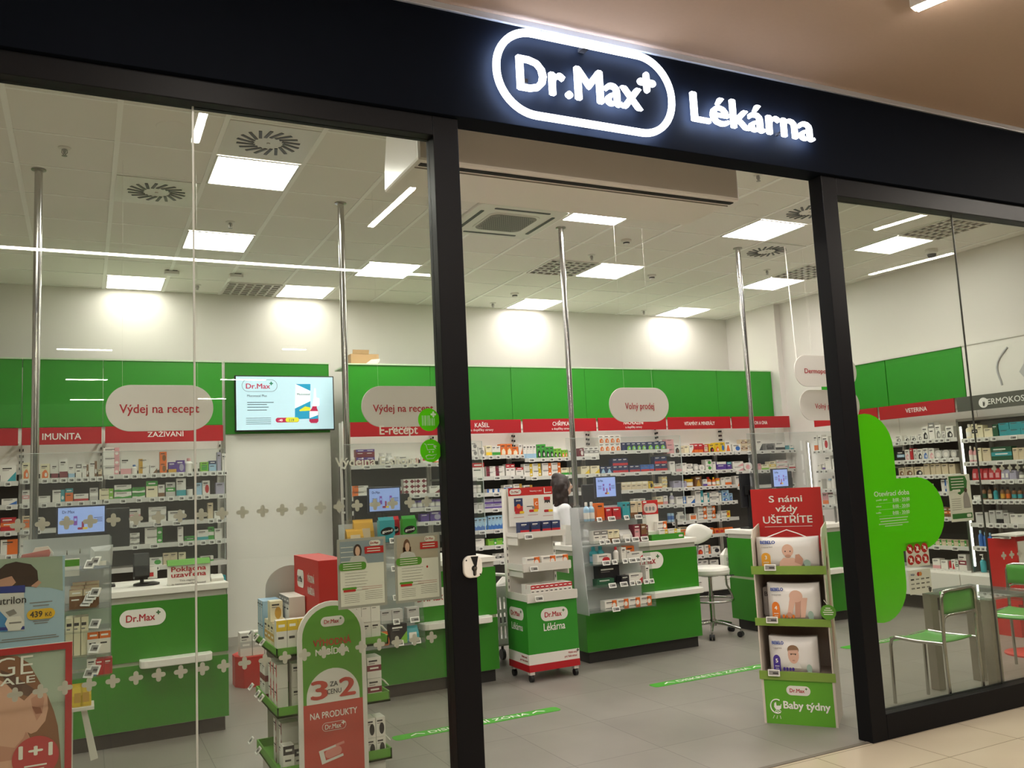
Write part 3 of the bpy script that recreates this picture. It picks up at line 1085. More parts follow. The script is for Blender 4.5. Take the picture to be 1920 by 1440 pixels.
def unit_other(kind, cs):
    a = pm(cs[0])
    b = pm(cs[1]) if len(cs) > 1 else pm('W')
    l = pm(cs[2]) if len(cs) > 2 else pm('W')
    m = MB()
    c = (0, .5, 0)
    if kind == 'bottle':
        m.lathe([(.46, 0), (.5, .03), (.5, .12, l), (.5, .45), (.5, .62), (.42, .70), (.2, .78), (.2, .80, b), (.24, .81, b), (.24, .97, b), (.18, 1.0, b)], c, a, 14)
    elif kind == 'tub':
        m.lathe([(.46, 0), (.49, .03), (.49, .15, l), (.49, .6), (.49, .76, b), (.5, .77, b), (.5, .97, b), (.46, 1.0, b)], c, a, 16)
    elif kind == 'can':
        m.lathe([(.48, 0), (.5, .02), (.5, .25, b), (.5, .7), (.5, .97), (.47, 1.0)], c, a, 16)
    elif kind == 'pump_bottle':
        m.lathe([(.46, 0), (.5, .03), (.5, .15, l), (.5, .45), (.5, .58), (.3, .66), (.16, .68), (.16, .70, b), (.22, .71, b), (.2, .78, b), (.06, .80, b), (.06, .94, b), (.18, .95, b), (.16, 1.0, b)], c, a, 14)
        m.box((-.5, .42, .93), (0, .58, .985), b)
    elif kind == 'tube':
        m.lathe([(.40, 0, b), (.40, .16, b), (.44, .17), (.46, .5), (.40, .85), (.2, 1.0)], c, a, 14)
    elif kind == 'pouch':
        v = []
        for z, y0, y1, w in ((0, .1, .9, .46), (.12, .0, 1, .5), (.5, .05, .95, .48), (.85, .3, .7, .47), (.95, .46, .54, .49), (1.0, .48, .52, .49)):
            v += [(-w, y0, z), (w, y0, z), (w, y1, z), (-w, y1, z)]
        fs = [(3, 2, 1, 0), (20, 21, 22, 23)]
        for i in range(5):
            for j in range(4):
                q = (j + 1) % 4
                fs.append((i * 4 + j, i * 4 + q, i * 4 + 4 + q, i * 4 + 4 + j))
        m.raw(v, fs, a, False)
        m.face([(-.3, -.03, .2), (.3, -.03, .2), (.28, .03, .62), (-.28, .03, .62)], b)
    elif kind == 'round_pack':
        o = rrect(1, 1, .42, 6)
        m.prism([(p[0], 0, p[1] + .5) for p in o], (0, 1, 0), a)
        m.prism([(p[0] * .55, -.006, p[1] * .55 + .45) for p in o], (0, .005, 0), b)
    elif kind == 'bag':
        v = []
        for z, w, d in ((0, .42, .4), (.1, .5, .5), (.6, .46, .4), (.85, .3, .12), (1, .4, .03)):
            v += [(w * math.cos(t), .5 + d * math.sin(t), z) for t in [2 * PI * k / 10 for k in range(10)]]
        fs = []
        for i in range(4):
            for j in range(10):
                q = (j + 1) % 10
                fs.append((i * 10 + j, i * 10 + q, i * 10 + 10 + q, i * 10 + 10 + j))
        m.raw(v, fs, a, False)
        m.face([(-.28, -.03, .25), (.28, -.03, .25), (.26, .05, .6), (-.26, .05, .6)], b)
    return m


def product_mesh(kind, style, cs):
    k = (kind, style, cs)
    if k not in PM:
        m = unit_carton(style, cs) if kind == 'carton' else unit_other(kind, cs)
        me = bpy.data.meshes.new(kind)
        me.from_pydata([tuple(p) for p in m.v], [], m.f)
        for q in m.mats:
            me.materials.append(q)
        me.polygons.foreach_set('material_index', m.m)
        me.polygons.foreach_set('use_smooth', m.sm)
        PM[k] = me
    return PM[k]


NUM = ['no', 'one', 'two', 'three', 'four', 'five', 'six', 'seven', 'eight', 'nine', 'ten', 'eleven', 'twelve', 'thirteen', 'fourteen', 'fifteen', 'sixteen']
ORD = ['first', 'second', 'third', 'fourth', 'fifth', 'sixth', 'seventh', 'eighth', 'ninth', 'tenth', 'eleventh', 'twelfth', 'thirteenth', 'fourteenth', 'fifteenth', 'sixteenth']
SHN = ['top', 'second', 'third', 'fourth', 'fifth', 'sixth', 'seventh', 'eighth']
PENDING = {}


def look_of(kind, style, cs):
    n = [PAL[k][0] for k in cs]
    kd = kind.replace('_', ' ')
    if kind != 'carton':
        if len(n) < 2:
            return n[0] + ' ' + kd
        return n[0] + ' ' + kd + {'bottle': ' with %s cap', 'tub': ' with %s lid', 'can': ' with %s band', 'pump_bottle': ' with %s pump', 'tube': ' with %s cap', 'pouch': ' with %s label', 'round_pack': ' with %s middle', 'bag': ' with %s label'}[kind] % n[1]
    if style == 'plain' or len(n) < 2:
        return 'plain ' + n[0] + ' carton'
    w = dict(bot='base', top='top', side='flank', left='edge', mid='band', dia='corner', wave='wave', circ='circle', sun='panel', tri='wedge', dmd='diamonds', lab='label', pic='picture')[style]
    return n[0] + ' carton with ' + n[1] + ' ' + w


def kind_name(kind, group):
    if kind != 'carton':
        return kind
    if 'VITAM' in group or 'ON A ONA' in group:
        return 'supplement_box'
    if 'VETERINA' in group or 'door post' in group:
        return 'pet_care_box'
    if 'DERMO' in group:
        return 'cosmetics_box'
    if 'goods under' in group or 'goods in the far' in group or 'E-recept' in group:
        return 'medicine_box'
    return 'promotion_box'


def product(kind, style, cs, loc, w, d, h, rz, where, group, row=0, rows=1):
    o = bpy.data.objects.new(kind_name(kind, group), product_mesh(kind, style, cs))
    COL.objects.link(o)
    o.location = loc
    o.scale = (w, d, h)
    o.rotation_euler = (0, 0, rz)
    o['category'] = {'carton': 'box', 'pump_bottle': 'bottle', 'round_pack': 'box'}.get(kind, kind)
    o['group'] = group
    PENDING.setdefault((where, look_of(kind, style, cs)), []).append((row, o))
    return o


def label_products():
    for (where, look), lst in PENDING.items():
        n = len(lst)
        if n == 1:
            lst[0][1]['label'] = look + ', ' + where
            continue
        nr = max(r for r, _ in lst) + 1
        a, b = look.split(' with ') if ' with ' in look else (look, '')
        full = a + ('es' if a.endswith('x') or a.endswith('ch') else 's') + (' with ' + b if b else '')
        for r in range(nr):
            row = [o for q, o in lst if q == r]
            lv = '' if nr == 1 else (['lower ', 'upper '] if nr == 2 else ['bottom ', 'middle ', 'topmost '])[min(r, 2)]
            for i, o in enumerate(row):
                if len(row) == 1:
                    o['label'] = lv + look + ', ' + where
                else:
                    o['label'] = lv + ORD[min(i, 15)] + ' from left of the ' + full + ', ' + where


def run_items(line, spec, plane, parent, where, group, depth=.09, off=.012, tags=True, rz=0.0, zmax=9.0):
    """line: the shelf edge in measured pixels; spec: one text entry per run of equal goods
    'x0-x1 height style colours [n*rows] [kind]'"""
    xa, ya, xb, yb = line
    Pt = (lambda x, y: W(x, y, plane)) if rz == 0 else (lambda x, y: S(x, y, plane))
    z = (Pt(xa, ya).z + Pt(xb, yb).z) / 2
    for e in spec.strip().split(';'):
        p = e.split()
        if not p:
            continue
        x0, x1 = map(float, p[0].split('-'))
        hpx, style, cs = float(p[1]), p[2], p[3]
        n, rows, kind = 1, 1, 'carton'
        for q in p[4:]:
            if '*' in q:
                n, rows = map(int, q.split('*'))
            else:
                kind = q
        ym = ya + (yb - ya) * ((x0 + x1) / 2 - xa) / (xb - xa)
        A, B = Pt(x0, ym), Pt(x1, ym)
        h = Pt((x0 + x1) / 2, ym - hpx).z - Pt((x0 + x1) / 2, ym).z
        h = min(h, (zmax - z - .03) / rows)
        wt = (B - A).length
        w = wt / n
        d = depth if kind == 'carton' else min(w, .1)
        if kind == 'pouch':
            d = .05
        inn = UY if rz == 0 else UX
        for r in range(rows):
            for i in range(n):
                c = A + (B - A) * ((i + .5) / n)
                c.z = z + .001 + r * (h + .0008)
                k = random.uniform(.96, .995)
                product(kind, style, cs, c + inn * (off + random.uniform(0, .008)), w * k, d, h * random.uniform(.985, 1.0), rz, where, group, r, rows)
        if tags and parent is not None:
            tw = .075 if wt > .16 else .05
            nt = max(1, int(wt / .22))
            for i in range(nt):
                c = A + (B - A) * ((i + .5) / nt)
                put_tag(parent, (c.x, c.y - (.016 if rz == 0 else 0), z - .004) if rz == 0 else (c.x - .016, c.y, z - .004), rz, tw)
    return z


def shelf_board(bay, x0, x1, z, y0=YSH, depth=.40, plane='Y'):
    m = MB()
    if plane == 'Y':
        m.box((x0, y0, z - .022), (x1, y0 + depth, z), WHITEM)
        m.box((x0, y0 - .012, z - .042), (x1, y0, z + .004), mat('price_rail', 'D2D0CA', .3))
    else:
        m.box((y0, x0, z - .022), (y0 + depth, x1, z), WHITEM)
        m.box((y0 - .012, x0, z - .042), (y0, x1, z + .004), mat('price_rail', 'D2D0CA', .3))
    return m.build('shelf', bay)


def bay(x0, x1, gx0, gx1, sign, sub, label, ztop, zh=2.25, cab=.34):
    """one wall bay: back panels, uprights, base cabinet, red header sign, green top panel"""
    b = thing('shelving_bay', label, 'shelves', ((x0 + x1) / 2, YSH + .25, 0), 'wall shelving bays behind the counters')
    MB().box((x0, 9.94, .08), (x1, 9.965, ztop + .06), SLATE).build('back_panel', b)
    MB().box((x0, YGP + .03, ztop + .06), (x1, YGP + .06, 2.45), WHITE).build('upper_back_panel', b)
    for k, x in enumerate((x0 + .013, x1 - .013)):
        u = MB().box((x - .012, 9.90, 0), (x + .012, 9.95, 2.44), WHITEM)
        for j in range(4):
            u.box((x - .004, YGP + .0, ztop + .1 + j * .06), (x + .004, YGP + .031, ztop + .125 + j * .06), BLACK)
        u.build('upright', b)
    MB().box((gx0, YGP, 2.425), (gx1, YGP + .03, 3.108), GREENP).build('top_panel', b, bevel=.003)
    MB().box((gx0, YGP - .012, 3.106), (gx1, YB - .45, 3.122), mat('panel_lip', 'CFE6C4', .4)).build('top_ledge', b)
    h = MB().box((x0 + .014, YSH + .005, zh), (x1 - .014, YSH + .02, zh + .165), RED).build('header_sign', b)
    for q in (x0 + .03, x1 - .03):
        MB().box((q - .01, YSH + .02, zh + .03), (q + .01, YGP + .03, zh + .05), WHITEM).build('sign_bracket', b)
    if sign:
        s, px, py, w, hh = sign
        p = W(px, py, YSH + .004)
        MB().text(s, p, UX, UZ, hh, WTXT, w=w, bold=.012).build('lettering', h)
    if sub:
        s, px, py, w, hh = sub
        p = W(px, py, YSH + .004)
        MB().text(s, p, UX, UZ, hh, WTXT, w=w, bold=.008).build('lettering', h)
    MB().box((x0 + .01, YSH + .03, 0), (x1 - .01, 9.93, .08), PLINTH).build('plinth', b)
    cb = MB().box((x0 + .004, YSH, .08), (x1 - .004, 9.935, cab), WHITE).build('base_cabinet', b, bevel=.003)
    xm = (x0 + x1) / 2
    for a, c in ((x0 + .012, xm - .003), (xm + .003, x1 - .012)):
        d = MB().box((a, YSH - .016, .09), (c, YSH, cab - .015), WHITE).build('door', b, bevel=.002)
        xc = (a + c) / 2
        MB().tube([(xc - .06, YSH - .016, cab - .12), (xc - .06, YSH - .045, cab - .12), (xc + .06, YSH - .045, cab - .12), (xc + .06, YSH - .016, cab - .12)], .005, STEEL, 6).build('handle', d)
    return b


SHELVES = []          # (bay, x0, x1, line, spec, where, group)
BAYS = {}
B_ = BAYS
B_['IM0'] = bay(-1.66, -.552, -2.2, -.555, None, None, 'wall bay at the far left, only its right edge in view', 1.91, zh=2.235)
B_['IM'] = bay(-.548, .170, -.548, .170, ('IMUNITA', 116, 824, .335, .062), None, 'narrow wall bay under the red IMUNITA sign behind the first pole', 1.91, zh=2.237)
B_['ZA'] = bay(.174, 1.325, .174, 1.34, ('ZAŽÍVÁNÍ', 311, 818.5, .345, .05), None, 'wall bay under the red ZAŽÍVÁNÍ sign at the closed till', 1.91, zh=2.239)
B_['ME'] = bay(2.665, 3.748, 2.74, 3.750, ('KOŽNÍ', 753, 806, .22, .05), None, 'wall bay under the red sign covered by the E-recept film lettering', 1.925, zh=2.25)
B_['KA'] = bay(3.752, 4.838, 3.752, 4.838, ('KAŠEL', 904, 801, .19, .052), ('a doplňky stravy', 904, 808, .30, .028), 'wall bay under the red KAŠEL sign', 1.945, zh=2.259)
B_['CH'] = bay(4.842, 5.925, 4.842, 5.925, ('CHŘIPKA', 1052, 798, .24, .05), ('a doplňky stravy', 1052.5, 805.5, .27, .028), 'wall bay under the red CHŘIPKA sign', 1.94, zh=2.262)
B_['NA'] = bay(5.929, 7.025, 5.929, 7.025, ('NACHLAZENÍ', 1188, 795.5, .31, .05), ('a doplňky stravy', 1188.5, 802.5, .26, .028), 'wall bay under the red NACHLAZENÍ sign', 1.995, zh=2.265)
B_['VI'] = bay(7.029, 8.126, 7.029, 8.126, ('VITAMÍNY A MINERÁLY', 1312, 797, .52, .048), None, 'wall bay under the red VITAMÍNY A MINERÁLY sign', 1.942, zh=2.262)
B_['ON'] = bay(8.130, 9.222, 8.130, 9.155, ('ON A ONA', 1427, 795.5, .235, .048), None, 'wall bay under the red ON A ONA sign in the corner', 1.943, zh=2.258)
WH = dict(IM0='far left bay', IM='IMUNITA bay', ZA='ZAŽÍVÁNÍ bay', ME='E-recept bay', KA='KAŠEL bay', CH='CHŘIPKA bay', NA='NACHLAZENÍ bay', VI='VITAMÍNY bay', ON='ON-A-ONA bay')
GR = dict(IM0='goods in the far left bay', IM='goods under the IMUNITA sign', ZA='goods under the ZAŽÍVÁNÍ sign', ME='goods in the bay behind the E-recept lettering', KA='goods under the KAŠEL sign',
          CH='goods under the CHŘIPKA sign', NA='goods under the NACHLAZENÍ sign', VI='goods under the VITAMÍNY sign', ON='goods under the ON A ONA sign')
XS = dict(IM0=(-1.65, -.558), IM=(-.544, .166), ZA=(.178, 1.34), ME=(2.67, 3.742), KA=(3.758, 4.832), CH=(4.848, 5.919), NA=(5.935, 7.019), VI=(7.035, 8.120), ON=(8.136, 9.216))
ROWS = {}
for _l in SHELF_TEXT.strip().splitlines():
    _l = _l.strip()
    if not _l or _l.startswith('#'):
        continue
    head, spec = _l.split('|')
    h = head.split()
    key, line = h[0], tuple(float(v) for v in h[1:5])
    ROWS.setdefault(key, []).append((line, spec))
for key, rows in ROWS.items():
    if key not in XS:
        continue
    z_of = [(W(l[0], l[1], YSH).z + W(l[2], l[3], YSH).z) / 2 for l, _ in rows]
    for i, (line, spec) in enumerate(rows):
        x0, x1 = XS[key]
        z = (W(line[0], line[1], YSH).z + W(line[2], line[3], YSH).z) / 2
        sh = shelf_board(B_[key], x0, x1, z)
        zm = z_of[i - 1] - .02 if i else 9.0
        run_items(line, spec, YSH, sh, SHN[i] + ' shelf, ' + WH[key], GR[key], zmax=zm)
# ------------------------------------------------------------------ television unit between the bays
t = thing('television_panel_unit', 'white wall panel with a green top carrying the television', 'wall panel', (2.05, 10.4, 0))
MB().box((1.445, 10.30, .0), (2.655, 10.44, 3.2), WHITE).build('panel', t, bevel=.003)
MB().box((1.445, 10.28, 2.36), (2.65, 10.30, 3.185), GREENP).build('top_panel', t, bevel=.002)
MB().box((1.44, 10.27, 3.185), (2.655, 10.46, 3.20), mat('panel_lip', 'CFE6C4', .4)).build('top_ledge', t)
MB().box((1.445, 10.285, 0), (2.655, 10.30, .10), GREYP).build('skirting', t)
TVB = mat('tv_screen_ground', 'C4E2F2', .25, em=.62)
YT = 10.20
a, b = W(440, 703, YT), W(628, 810, YT)
tz1, tz0 = (a.z + W(628, 706, YT).z) / 2, (W(440, 810, YT).z + W(628, 805, YT).z) / 2
tx0, tx1 = a.x, b.x
t = thing('television', 'wide television on the white panel showing a nasal spray advertisement', 'television', ((tx0 + tx1) / 2, YT + .03, tz0))
MB().box((tx0, YT, tz0), (tx1, YT + .05, tz1), BLACK).build('housing', t, bevel=.004)
MB().box((tx0 + .2, YT + .05, tz0 + .1), (tx1 - .2, 10.279, tz1 - .1), DARK).build('wall_mount', t)
sc = MB().box((tx0 + .013, YT - .002, tz0 + .013), (tx1 - .013, YT + .001, tz1 - .013), TVB)
TVW = mat('tv_white', 'F4FAFF', .25, em=.75)
TVR = mat('tv_red', 'C02C56', .3, em=.45)
TVBL = mat('tv_blue', '2A9CC8', .3, em=.5)
TVK = mat('tv_ink', '4A6A78', .3, em=.2)
TVY = mat('tv_yellow', 'E6E23C', .3, em=.5)


def tvp(x, y, k=1):
    p = W(x, y, YT - .002 - .0012 * k)
    return p


def tvq(m, pts, q, k=1):
    m.face([tvp(x, y, k) for x, y in pts], q)


c = tvp(487, 723)
sc.ring(c, UX, UZ, rrect(.40, .142, .07), rrect(.392, .134, .066), .0005, TVK)
sc.text('Dr.Max', tvp(484, 728.5), UX, UZ, .058, TVR, w=.27, bold=.02)
sc.flat(tvp(508.5, 719), UX, UZ, plus(.022, .007), mat('tv_green', '2C8C6C', .3, em=.3))
sc.text('Muconasal Plus', tvp(482, 744), UX, UZ, .026, TVK, w=.22)
for k, (yy, ww) in enumerate(((754.5, .3), (758.5, .22), (763.5, .24), (769, .22))):
    sc.flat(tvp(465 + ww * 78, yy), UX, UZ, rect(ww, .008), TVK)
for k in range(4):
    sc.flat(tvp(485, 784 + 3.6 * k), UX, UZ, rect(.28, .006), TVK)
tvq(sc, [(554, 720), (582, 720), (582, 785), (553, 786)], TVW)
tvq(sc, [(554, 720), (582, 720), (582, 733)], TVBL, 2)
tvq(sc, [(553, 766), (582, 752), (582, 785), (553, 786)], TVBL, 2)
tvq(sc, [(561, 769), (572, 762), (582, 764), (582, 770), (562, 771)], TVY, 3)
sc.text('Muconasal', tvp(569, 741, 3), UX, UZ, .026, TVK, w=.15)
tvq(sc, [(585, 762), (588, 745), (589, 728), (592, 728), (593, 745), (599, 747), (599, 760), (596, 762)], TVW, 4)
tvq(sc, [(580, 772), (585, 765), (586, 761), (594, 761), (594, 765), (597, 772), (597, 790), (594, 793), (583, 793), (580, 790)], TVR, 4)
tvq(sc, [(580.5, 771), (596.5, 771), (596.5, 785), (580.5, 786)], TVW, 5)
tvq(sc, [(580.5, 784), (596.5, 778), (596.5, 785), (580.5, 786)], TVBL, 6)
sc.plate(tvp(539, 787.5, 1), UX, UZ, rrect(.27, .055, .027), .0005, TVR)
sc.plate(tvp(548, 787, 2), UX, UZ, rrect(.155, .055, .027), .0005, TVY)
sc.text('-40', tvp(526, 790, 3), UX, UZ, .026, TVW)
sc.text('119', tvp(547, 790, 4), UX, UZ, .03, TVK)
sc.build('screen', t)

# cardboard box on the ledge
p0, p1 = W(656, 683, 10.0), W(708, 683, 10.0)
z0 = 3.123
t = thing('cardboard_box', 'open brown cardboard box standing on top of the green panels', 'box', ((p0.x + p1.x) / 2, 10.05, z0))
MB().box((p0.x, 9.95, z0), (p1.x, 10.2, z0 + .145), KRAFT).build('body', t, bevel=.002)
MB().plate((p0.x + .12, 9.95, z0 + .145), UX, Vector((0, -.3, 1)), rect(.2, .05, 0, .025), .003, KRAFT).build('flap', t)
MB().plate((p1.x - .07, 9.95, z0 + .03), UX, UZ, [(-.09, 0), (.06, 0), (.09, .06), (-.02, .05)], .002, PAPER).build('paper_sheet', t)

# ------------------------------------------------------------------ counters
LEDGEM = mat('ledge_white', 'EAE6DE', .3)


def counter(key, x0, x1, yf, label, ledge, lg, depth=.78):
    t = thing('pharmacy_counter', label, 'counter', ((x0 + x1) / 2, yf + depth / 2, 0), 'green pharmacy counters')
    MB().box((x0 + .02, yf + .015, .10), (x1 - .02, yf + depth, .995), WHITE).build('body', t)
    MB().box((x0 - .005, yf - .012, .995), (x1 + .005, yf + depth + .02, 1.04), WHITE).build('worktop', t, bevel=.004)
    MB().box((x0 + .01, yf + .008, .95), (x1 - .01, yf + depth - .02, .9955), GREYP).build('recess_strip', t)  # grey-beige strip set back under the worktop
    MB().box((x0, yf - .003, .555), (x1, yf + .016, .952), GREEN).box((x0, yf + .016, .555), (x0 + .018, yf + depth, .952), GREEN).box((x1 - .018, yf + .016, .555), (x1, yf + depth, .952), GREEN).build('upper_panel', t)
    MB().box((x0 + .004, yf + .006, .52), (x1 - .004, yf + depth - .01, .56), GROOVE).build('groove_strip', t)
    MB().box((x0, yf - .003, .105), (x1, yf + .016, .53), GREEN).box((x0, yf + .016, .105), (x0 + .018, yf + depth, .53), GREEN).box((x1 - .018, yf + .016, .105), (x1, yf + depth, .53), GREEN).build('lower_panel', t)
    MB().box((x0 + .04, yf + .045, 0), (x1 - .02, yf + depth - .05, .106), PLINTH).build('plinth', t)
    if ledge:
        a, b, zl = ledge
        w = b - a
        o = [(-w / 2, 0), (w / 2, 0), (w / 2, .07)] + [(w / 2 - .05 + .05 * math.cos(q), .07 + .05 * math.sin(q)) for q in [math.radians(d) for d in (0, 30, 60, 90)]] + \
            [(-w / 2 + .05 - .05 * math.sin(q), .07 + .05 * math.cos(q)) for q in [math.radians(d) for d in (0, 30, 60, 90)]]
        MB().prism([((a + b) / 2 + q[0], yf - .003 - q[1], zl - .025) for q in o], (0, 0, .05), LEDGEM).build('bag_ledge', t, bevel=.005)
    if lg:
        m = MB()
        logo(m, (lg[0], yf - .003, lg[1]), UX, UZ, lg[2], WHITE)
        m.build('logo_plate', t)
    return t


la, lb = W(224, 1160, 6.667), W(311, 1156, 6.667)
ctL = counter('L', -.47, .94, 6.67, 'green counter at the closed till, in the left window', (W(262, 1240, 6.6).x, W(398, 1228, 6.6).x, .545), ((la.x + lb.x) / 2, W(267, 1158, 6.667).z, lb.x - la.x))
ctM = counter('M', 1.98, 3.152, 6.83, 'green counter behind the two hanging info posters, cut by the door post', (2.44, 3.07, .535), (2.57, .752, .36))
lb = W(1243, 1049, 6.907)
ctC = counter('C', 4.065, 5.352, 6.91, 'green counter in the doorway with the acrylic display rack on its front', (4.69, 5.335, .548), (lb.x - .19, W(1220, 1051, 6.907).z, .385))
ctR = counter('R', 6.235, 7.64, 7.07, 'green counter behind the red nappy display, beyond the white stool', (6.7, 7.4, .545), None, depth=.44)
pR = W(1560, 1060, 7.0)

# ------------------------------------------------------------------ chrome poles and acrylic screens
POLES = []
for (xt, yt), (xb, yb), zb, lb in (((68, 328), (68, 1000), 1.041, 'chrome pole from counter to ceiling, nearest the closed till'), ((639, 393), (654, 960), 1.041, 'chrome pole from counter to ceiling beside the television'),
                                   ((1058, 437), (1078, 1010), 1.041, 'chrome pole from counter to ceiling in the doorway'), ((1387, 470), (1414, 900), 1.041, 'chrome pole from counter to ceiling above the red nappy display')):
    yy = {68: 6.98, 639: 7.05, 1058: 7.12, 1387: 7.22}[xt]
    A, B = W(xt, yt, yy), W(xb, yb, yy)
    x = (A.x + B.x) / 2
    t = thing('chrome_pole', lb, 'pole', (x, yy, zb), 'chrome poles of the counters')
    MB().tube([(x, yy, zb), (x, yy, ZC)], .027, CHROME, 16).build('tube', t)
    MB().lathe([(.055, 0), (.055, .008), (.03, .012)], (x, yy, zb), STEEL, 16).build('foot_flange', t)
    MB().lathe([(.03, -.012), (.05, -.008), (.05, 0)], (x, yy, ZC), STEEL, 16).build('ceiling_flange', t)
    MB().lathe([(.034, 0), (.034, .05)], (x, yy, 1.36), STEEL, 16).build('clamp_ring', t)
    POLES.append((x, yy))


def screen(x0, x1, y, z0, z1, label):
    t = thing('acrylic_screen', label, 'screen', ((x0 + x1) / 2, y, 1.041), 'clear acrylic screens on the counters')
    MB().box((x0, y, z0), (x1, y + .006, z1), ACRYL).build('sheet', t)
    E = mat('acrylic_edge', 'C9D2D0', .15)
    MB().box((x0, y - .0005, z1 - .003), (x1, y + .0065, z1), E).build('top_edge', t)
    MB().box((x1 - .003, y - .0005, z0), (x1, y + .0065, z1 - .003), E).build('end_edge', t)
    for q in (x0 + .12, x1 - .12):
        MB().box((q - .012, y - .002, 1.041), (q + .012, y + .010, z0 + .03), STEEL).build('clip_foot', t)
    return t


screen(-.40, .955, 6.86, 1.19, 2.015, 'clear acrylic screen on the closed till counter')
screen(1.90, 3.14, 6.96, 1.19, 2.03, 'clear acrylic screen on the counter behind the info posters')
screen(4.03, 5.345, 7.03, 1.19, 2.04, 'clear acrylic screen on the doorway counter')
screen(6.30, 7.6, 7.14, 1.19, 2.05, 'clear acrylic screen on the counter behind the nappy display')

# ------------------------------------------------------------------ hanging oval signs


def oval(xl, xr, yt, yb, xm, ym, Y, s, tw, label, rods, thk=.012):
    L_, R_ = W(xl, ym, Y).x, W(xr, ym, Y).x
    T_, B2 = W(xm, yt, Y).z, W(xm, yb, Y).z
    c = Vector(((L_ + R_) / 2, Y, (T_ + B2) / 2))
    t = thing('oval_sign', label, 'sign', (c.x, Y, B2), 'hanging oval counter signs')
    MB().plate((c.x, Y + thk, c.z), UX, UZ, rrect(R_ - L_, T_ - B2, (T_ - B2) * .495, 12), thk, SIGNM).build('board', t, bevel=.002)
    MB().text(s[0], W(s[1], s[2], Y - .0015), UX, UZ, tw[1], REDT, w=tw[0], bold=.014).build('lettering', t)
    for q in rods:
        MB().tube([(c.x + q, Y + thk / 2, T_ - .05), (c.x + q, Y + thk / 2, ZC)], .0006, mat('wire', 'DEDAD2', .4), 5).build('hanging_wire', t)
    return c


oval(198, 400, 722, 808, 299, 765, 6.6, ('Výdej na recept', 300, 774), (.525, .062), 'grey oval hanging sign Výdej na recept in the left pane', (-.25, .25))
oval(678, 862, 724, 800, 770, 762, 6.7, ('Výdej na recept', 757, 772), (.515, .06), 'grey oval hanging sign Výdej na recept beside the television, near the door post', (-.28, .28))
oval(1143, 1254, 727, 791, 1198, 760, 6.75, ('Volný prodej', 1200, 767), (.325, .06), 'grey oval hanging sign Volný prodej in the middle of the doorway', (-.16, .16))
oval(1490, 1606, 667, 725, 1548, 697, 6.95, ('Dermoporadna', 1541, 700), (.50, .052), 'grey oval hanging sign Dermoporadna cut by the right door post, upper of two', (-.2, .22))
oval(1500, 1612, 731, 788, 1556, 760, 7.04, ('Volný prodej', 1552, 766), (.37, .056), 'grey oval hanging sign Volný prodej cut by the right door post, lower of two', (-.2, .2))
p = W(1489, 640, 6.97)
tag(MB().tube([(p.x + .012, 6.97, W(1494, 690, 6.97).z), (p.x - .02, 6.97, ZC)], .006, WHITE, 8).build('hanging_rod'), 'thin white rod hanging from the ceiling beside the Dermoporadna sign', 'rod')

# ------------------------------------------------------------------ tills: customer displays, cashier monitors, stands
ADB = mat('display_ground', '9FB4F2', .25, em=.55)
ADP = mat('display_purple', '8E56B8', .3, em=.3)
ADK = mat('display_ink', '2C3468', .3, em=.1)
ADY = mat('display_yellow', 'E6C84A', .3, em=.35)
ADR = mat('display_red', 'A63A5C', .3, em=.3)


def customer_display(corners, Y, label, standx, bez=.012):
    (xa, ya), (xb, yb) = corners
    A, B = W(xa, ya, Y), W(xb, yb, Y)
    x0, x1, z1, z0 = A.x, B.x, A.z, B.z
    t = thing('customer_display', label, 'monitor', ((x0 + x1) / 2, Y, z0), 'customer displays on the tills')
    w, h = x1 - x0, z1 - z0
    cx, cz = (x0 + x1) / 2, (z0 + z1) / 2
    MB().box((x0 - bez, Y, z0 - bez), (x1 + bez, Y + .03, z1 + bez), mat('display_bezel', '1C1F3A', .35)).build('housing', t, bevel=.003)
    s = MB().box((x0, Y - .002, z0), (x1, Y + .001, z1), ADB)
    y = Y - .0035
    s.text('Dr.Max', (cx - w * .28, y, cz + h * .28), UX, UZ, h * .11, ADK, w=w * .26)
    for dx in (-.13, .20):
        s.flat((cx + w * dx, y, cz - h * .02), UX, UZ, rect(w * .08, h * .36), ADP)
        s.flat((cx + w * dx, y - .001, cz + h * .02), UX, UZ, rect(w * .05, h * .10), ADB)
    s.flat((cx + w * .03, y, cz - h * .18), UX, UZ, rect(w * .05, h * .22), ADR)
    s.flat((cx - w * .02, y - .001, cz - h * .33), UX, UZ, rrect(w * .13, h * .09, h * .04), ADR)
    s.flat((cx + w * .08, y - .002, cz - h * .33), UX, UZ, rrect(w * .11, h * .09, h * .04), ADY)
    for dx in (-.33, .36):
        for k in range(3):
            s.flat((cx + w * dx, y, cz + h * (.06 - .07 * k)), UX, UZ, rect(w * .18, h * .02), ADK)
    s.build('screen', t)
    MB().box((cx - .03, Y + .03, z0 - .02), (cx + .03, Y + .05, cz), BLACK).build('bracket', t)
    MB().tube([(cx, Y + .045, cz), (cx, Y + .045, 1.05)], .012, BLACK, 8).build('stand_post', t)
    MB().box((cx - .07, Y - .0, 1.041), (cx + .07, Y + .12, 1.053), BLACK).build('stand_foot', t, bevel=.003)
    return t


customer_display(((109, 953), (196, 996)), 6.92, 'bright customer display on the closed till counter', 0)
customer_display(((692, 917), (750, 956)), 7.0, 'bright customer display above the snack pouches behind the info posters', 0)
customer_display(((1117, 896), (1155, 930)), 7.06, 'bright customer display on the doorway counter beside the chrome pole', 0)
customer_display(((1449, 881), (1478, 911)), 7.18, 'bright customer display above the red nappy display', 0)


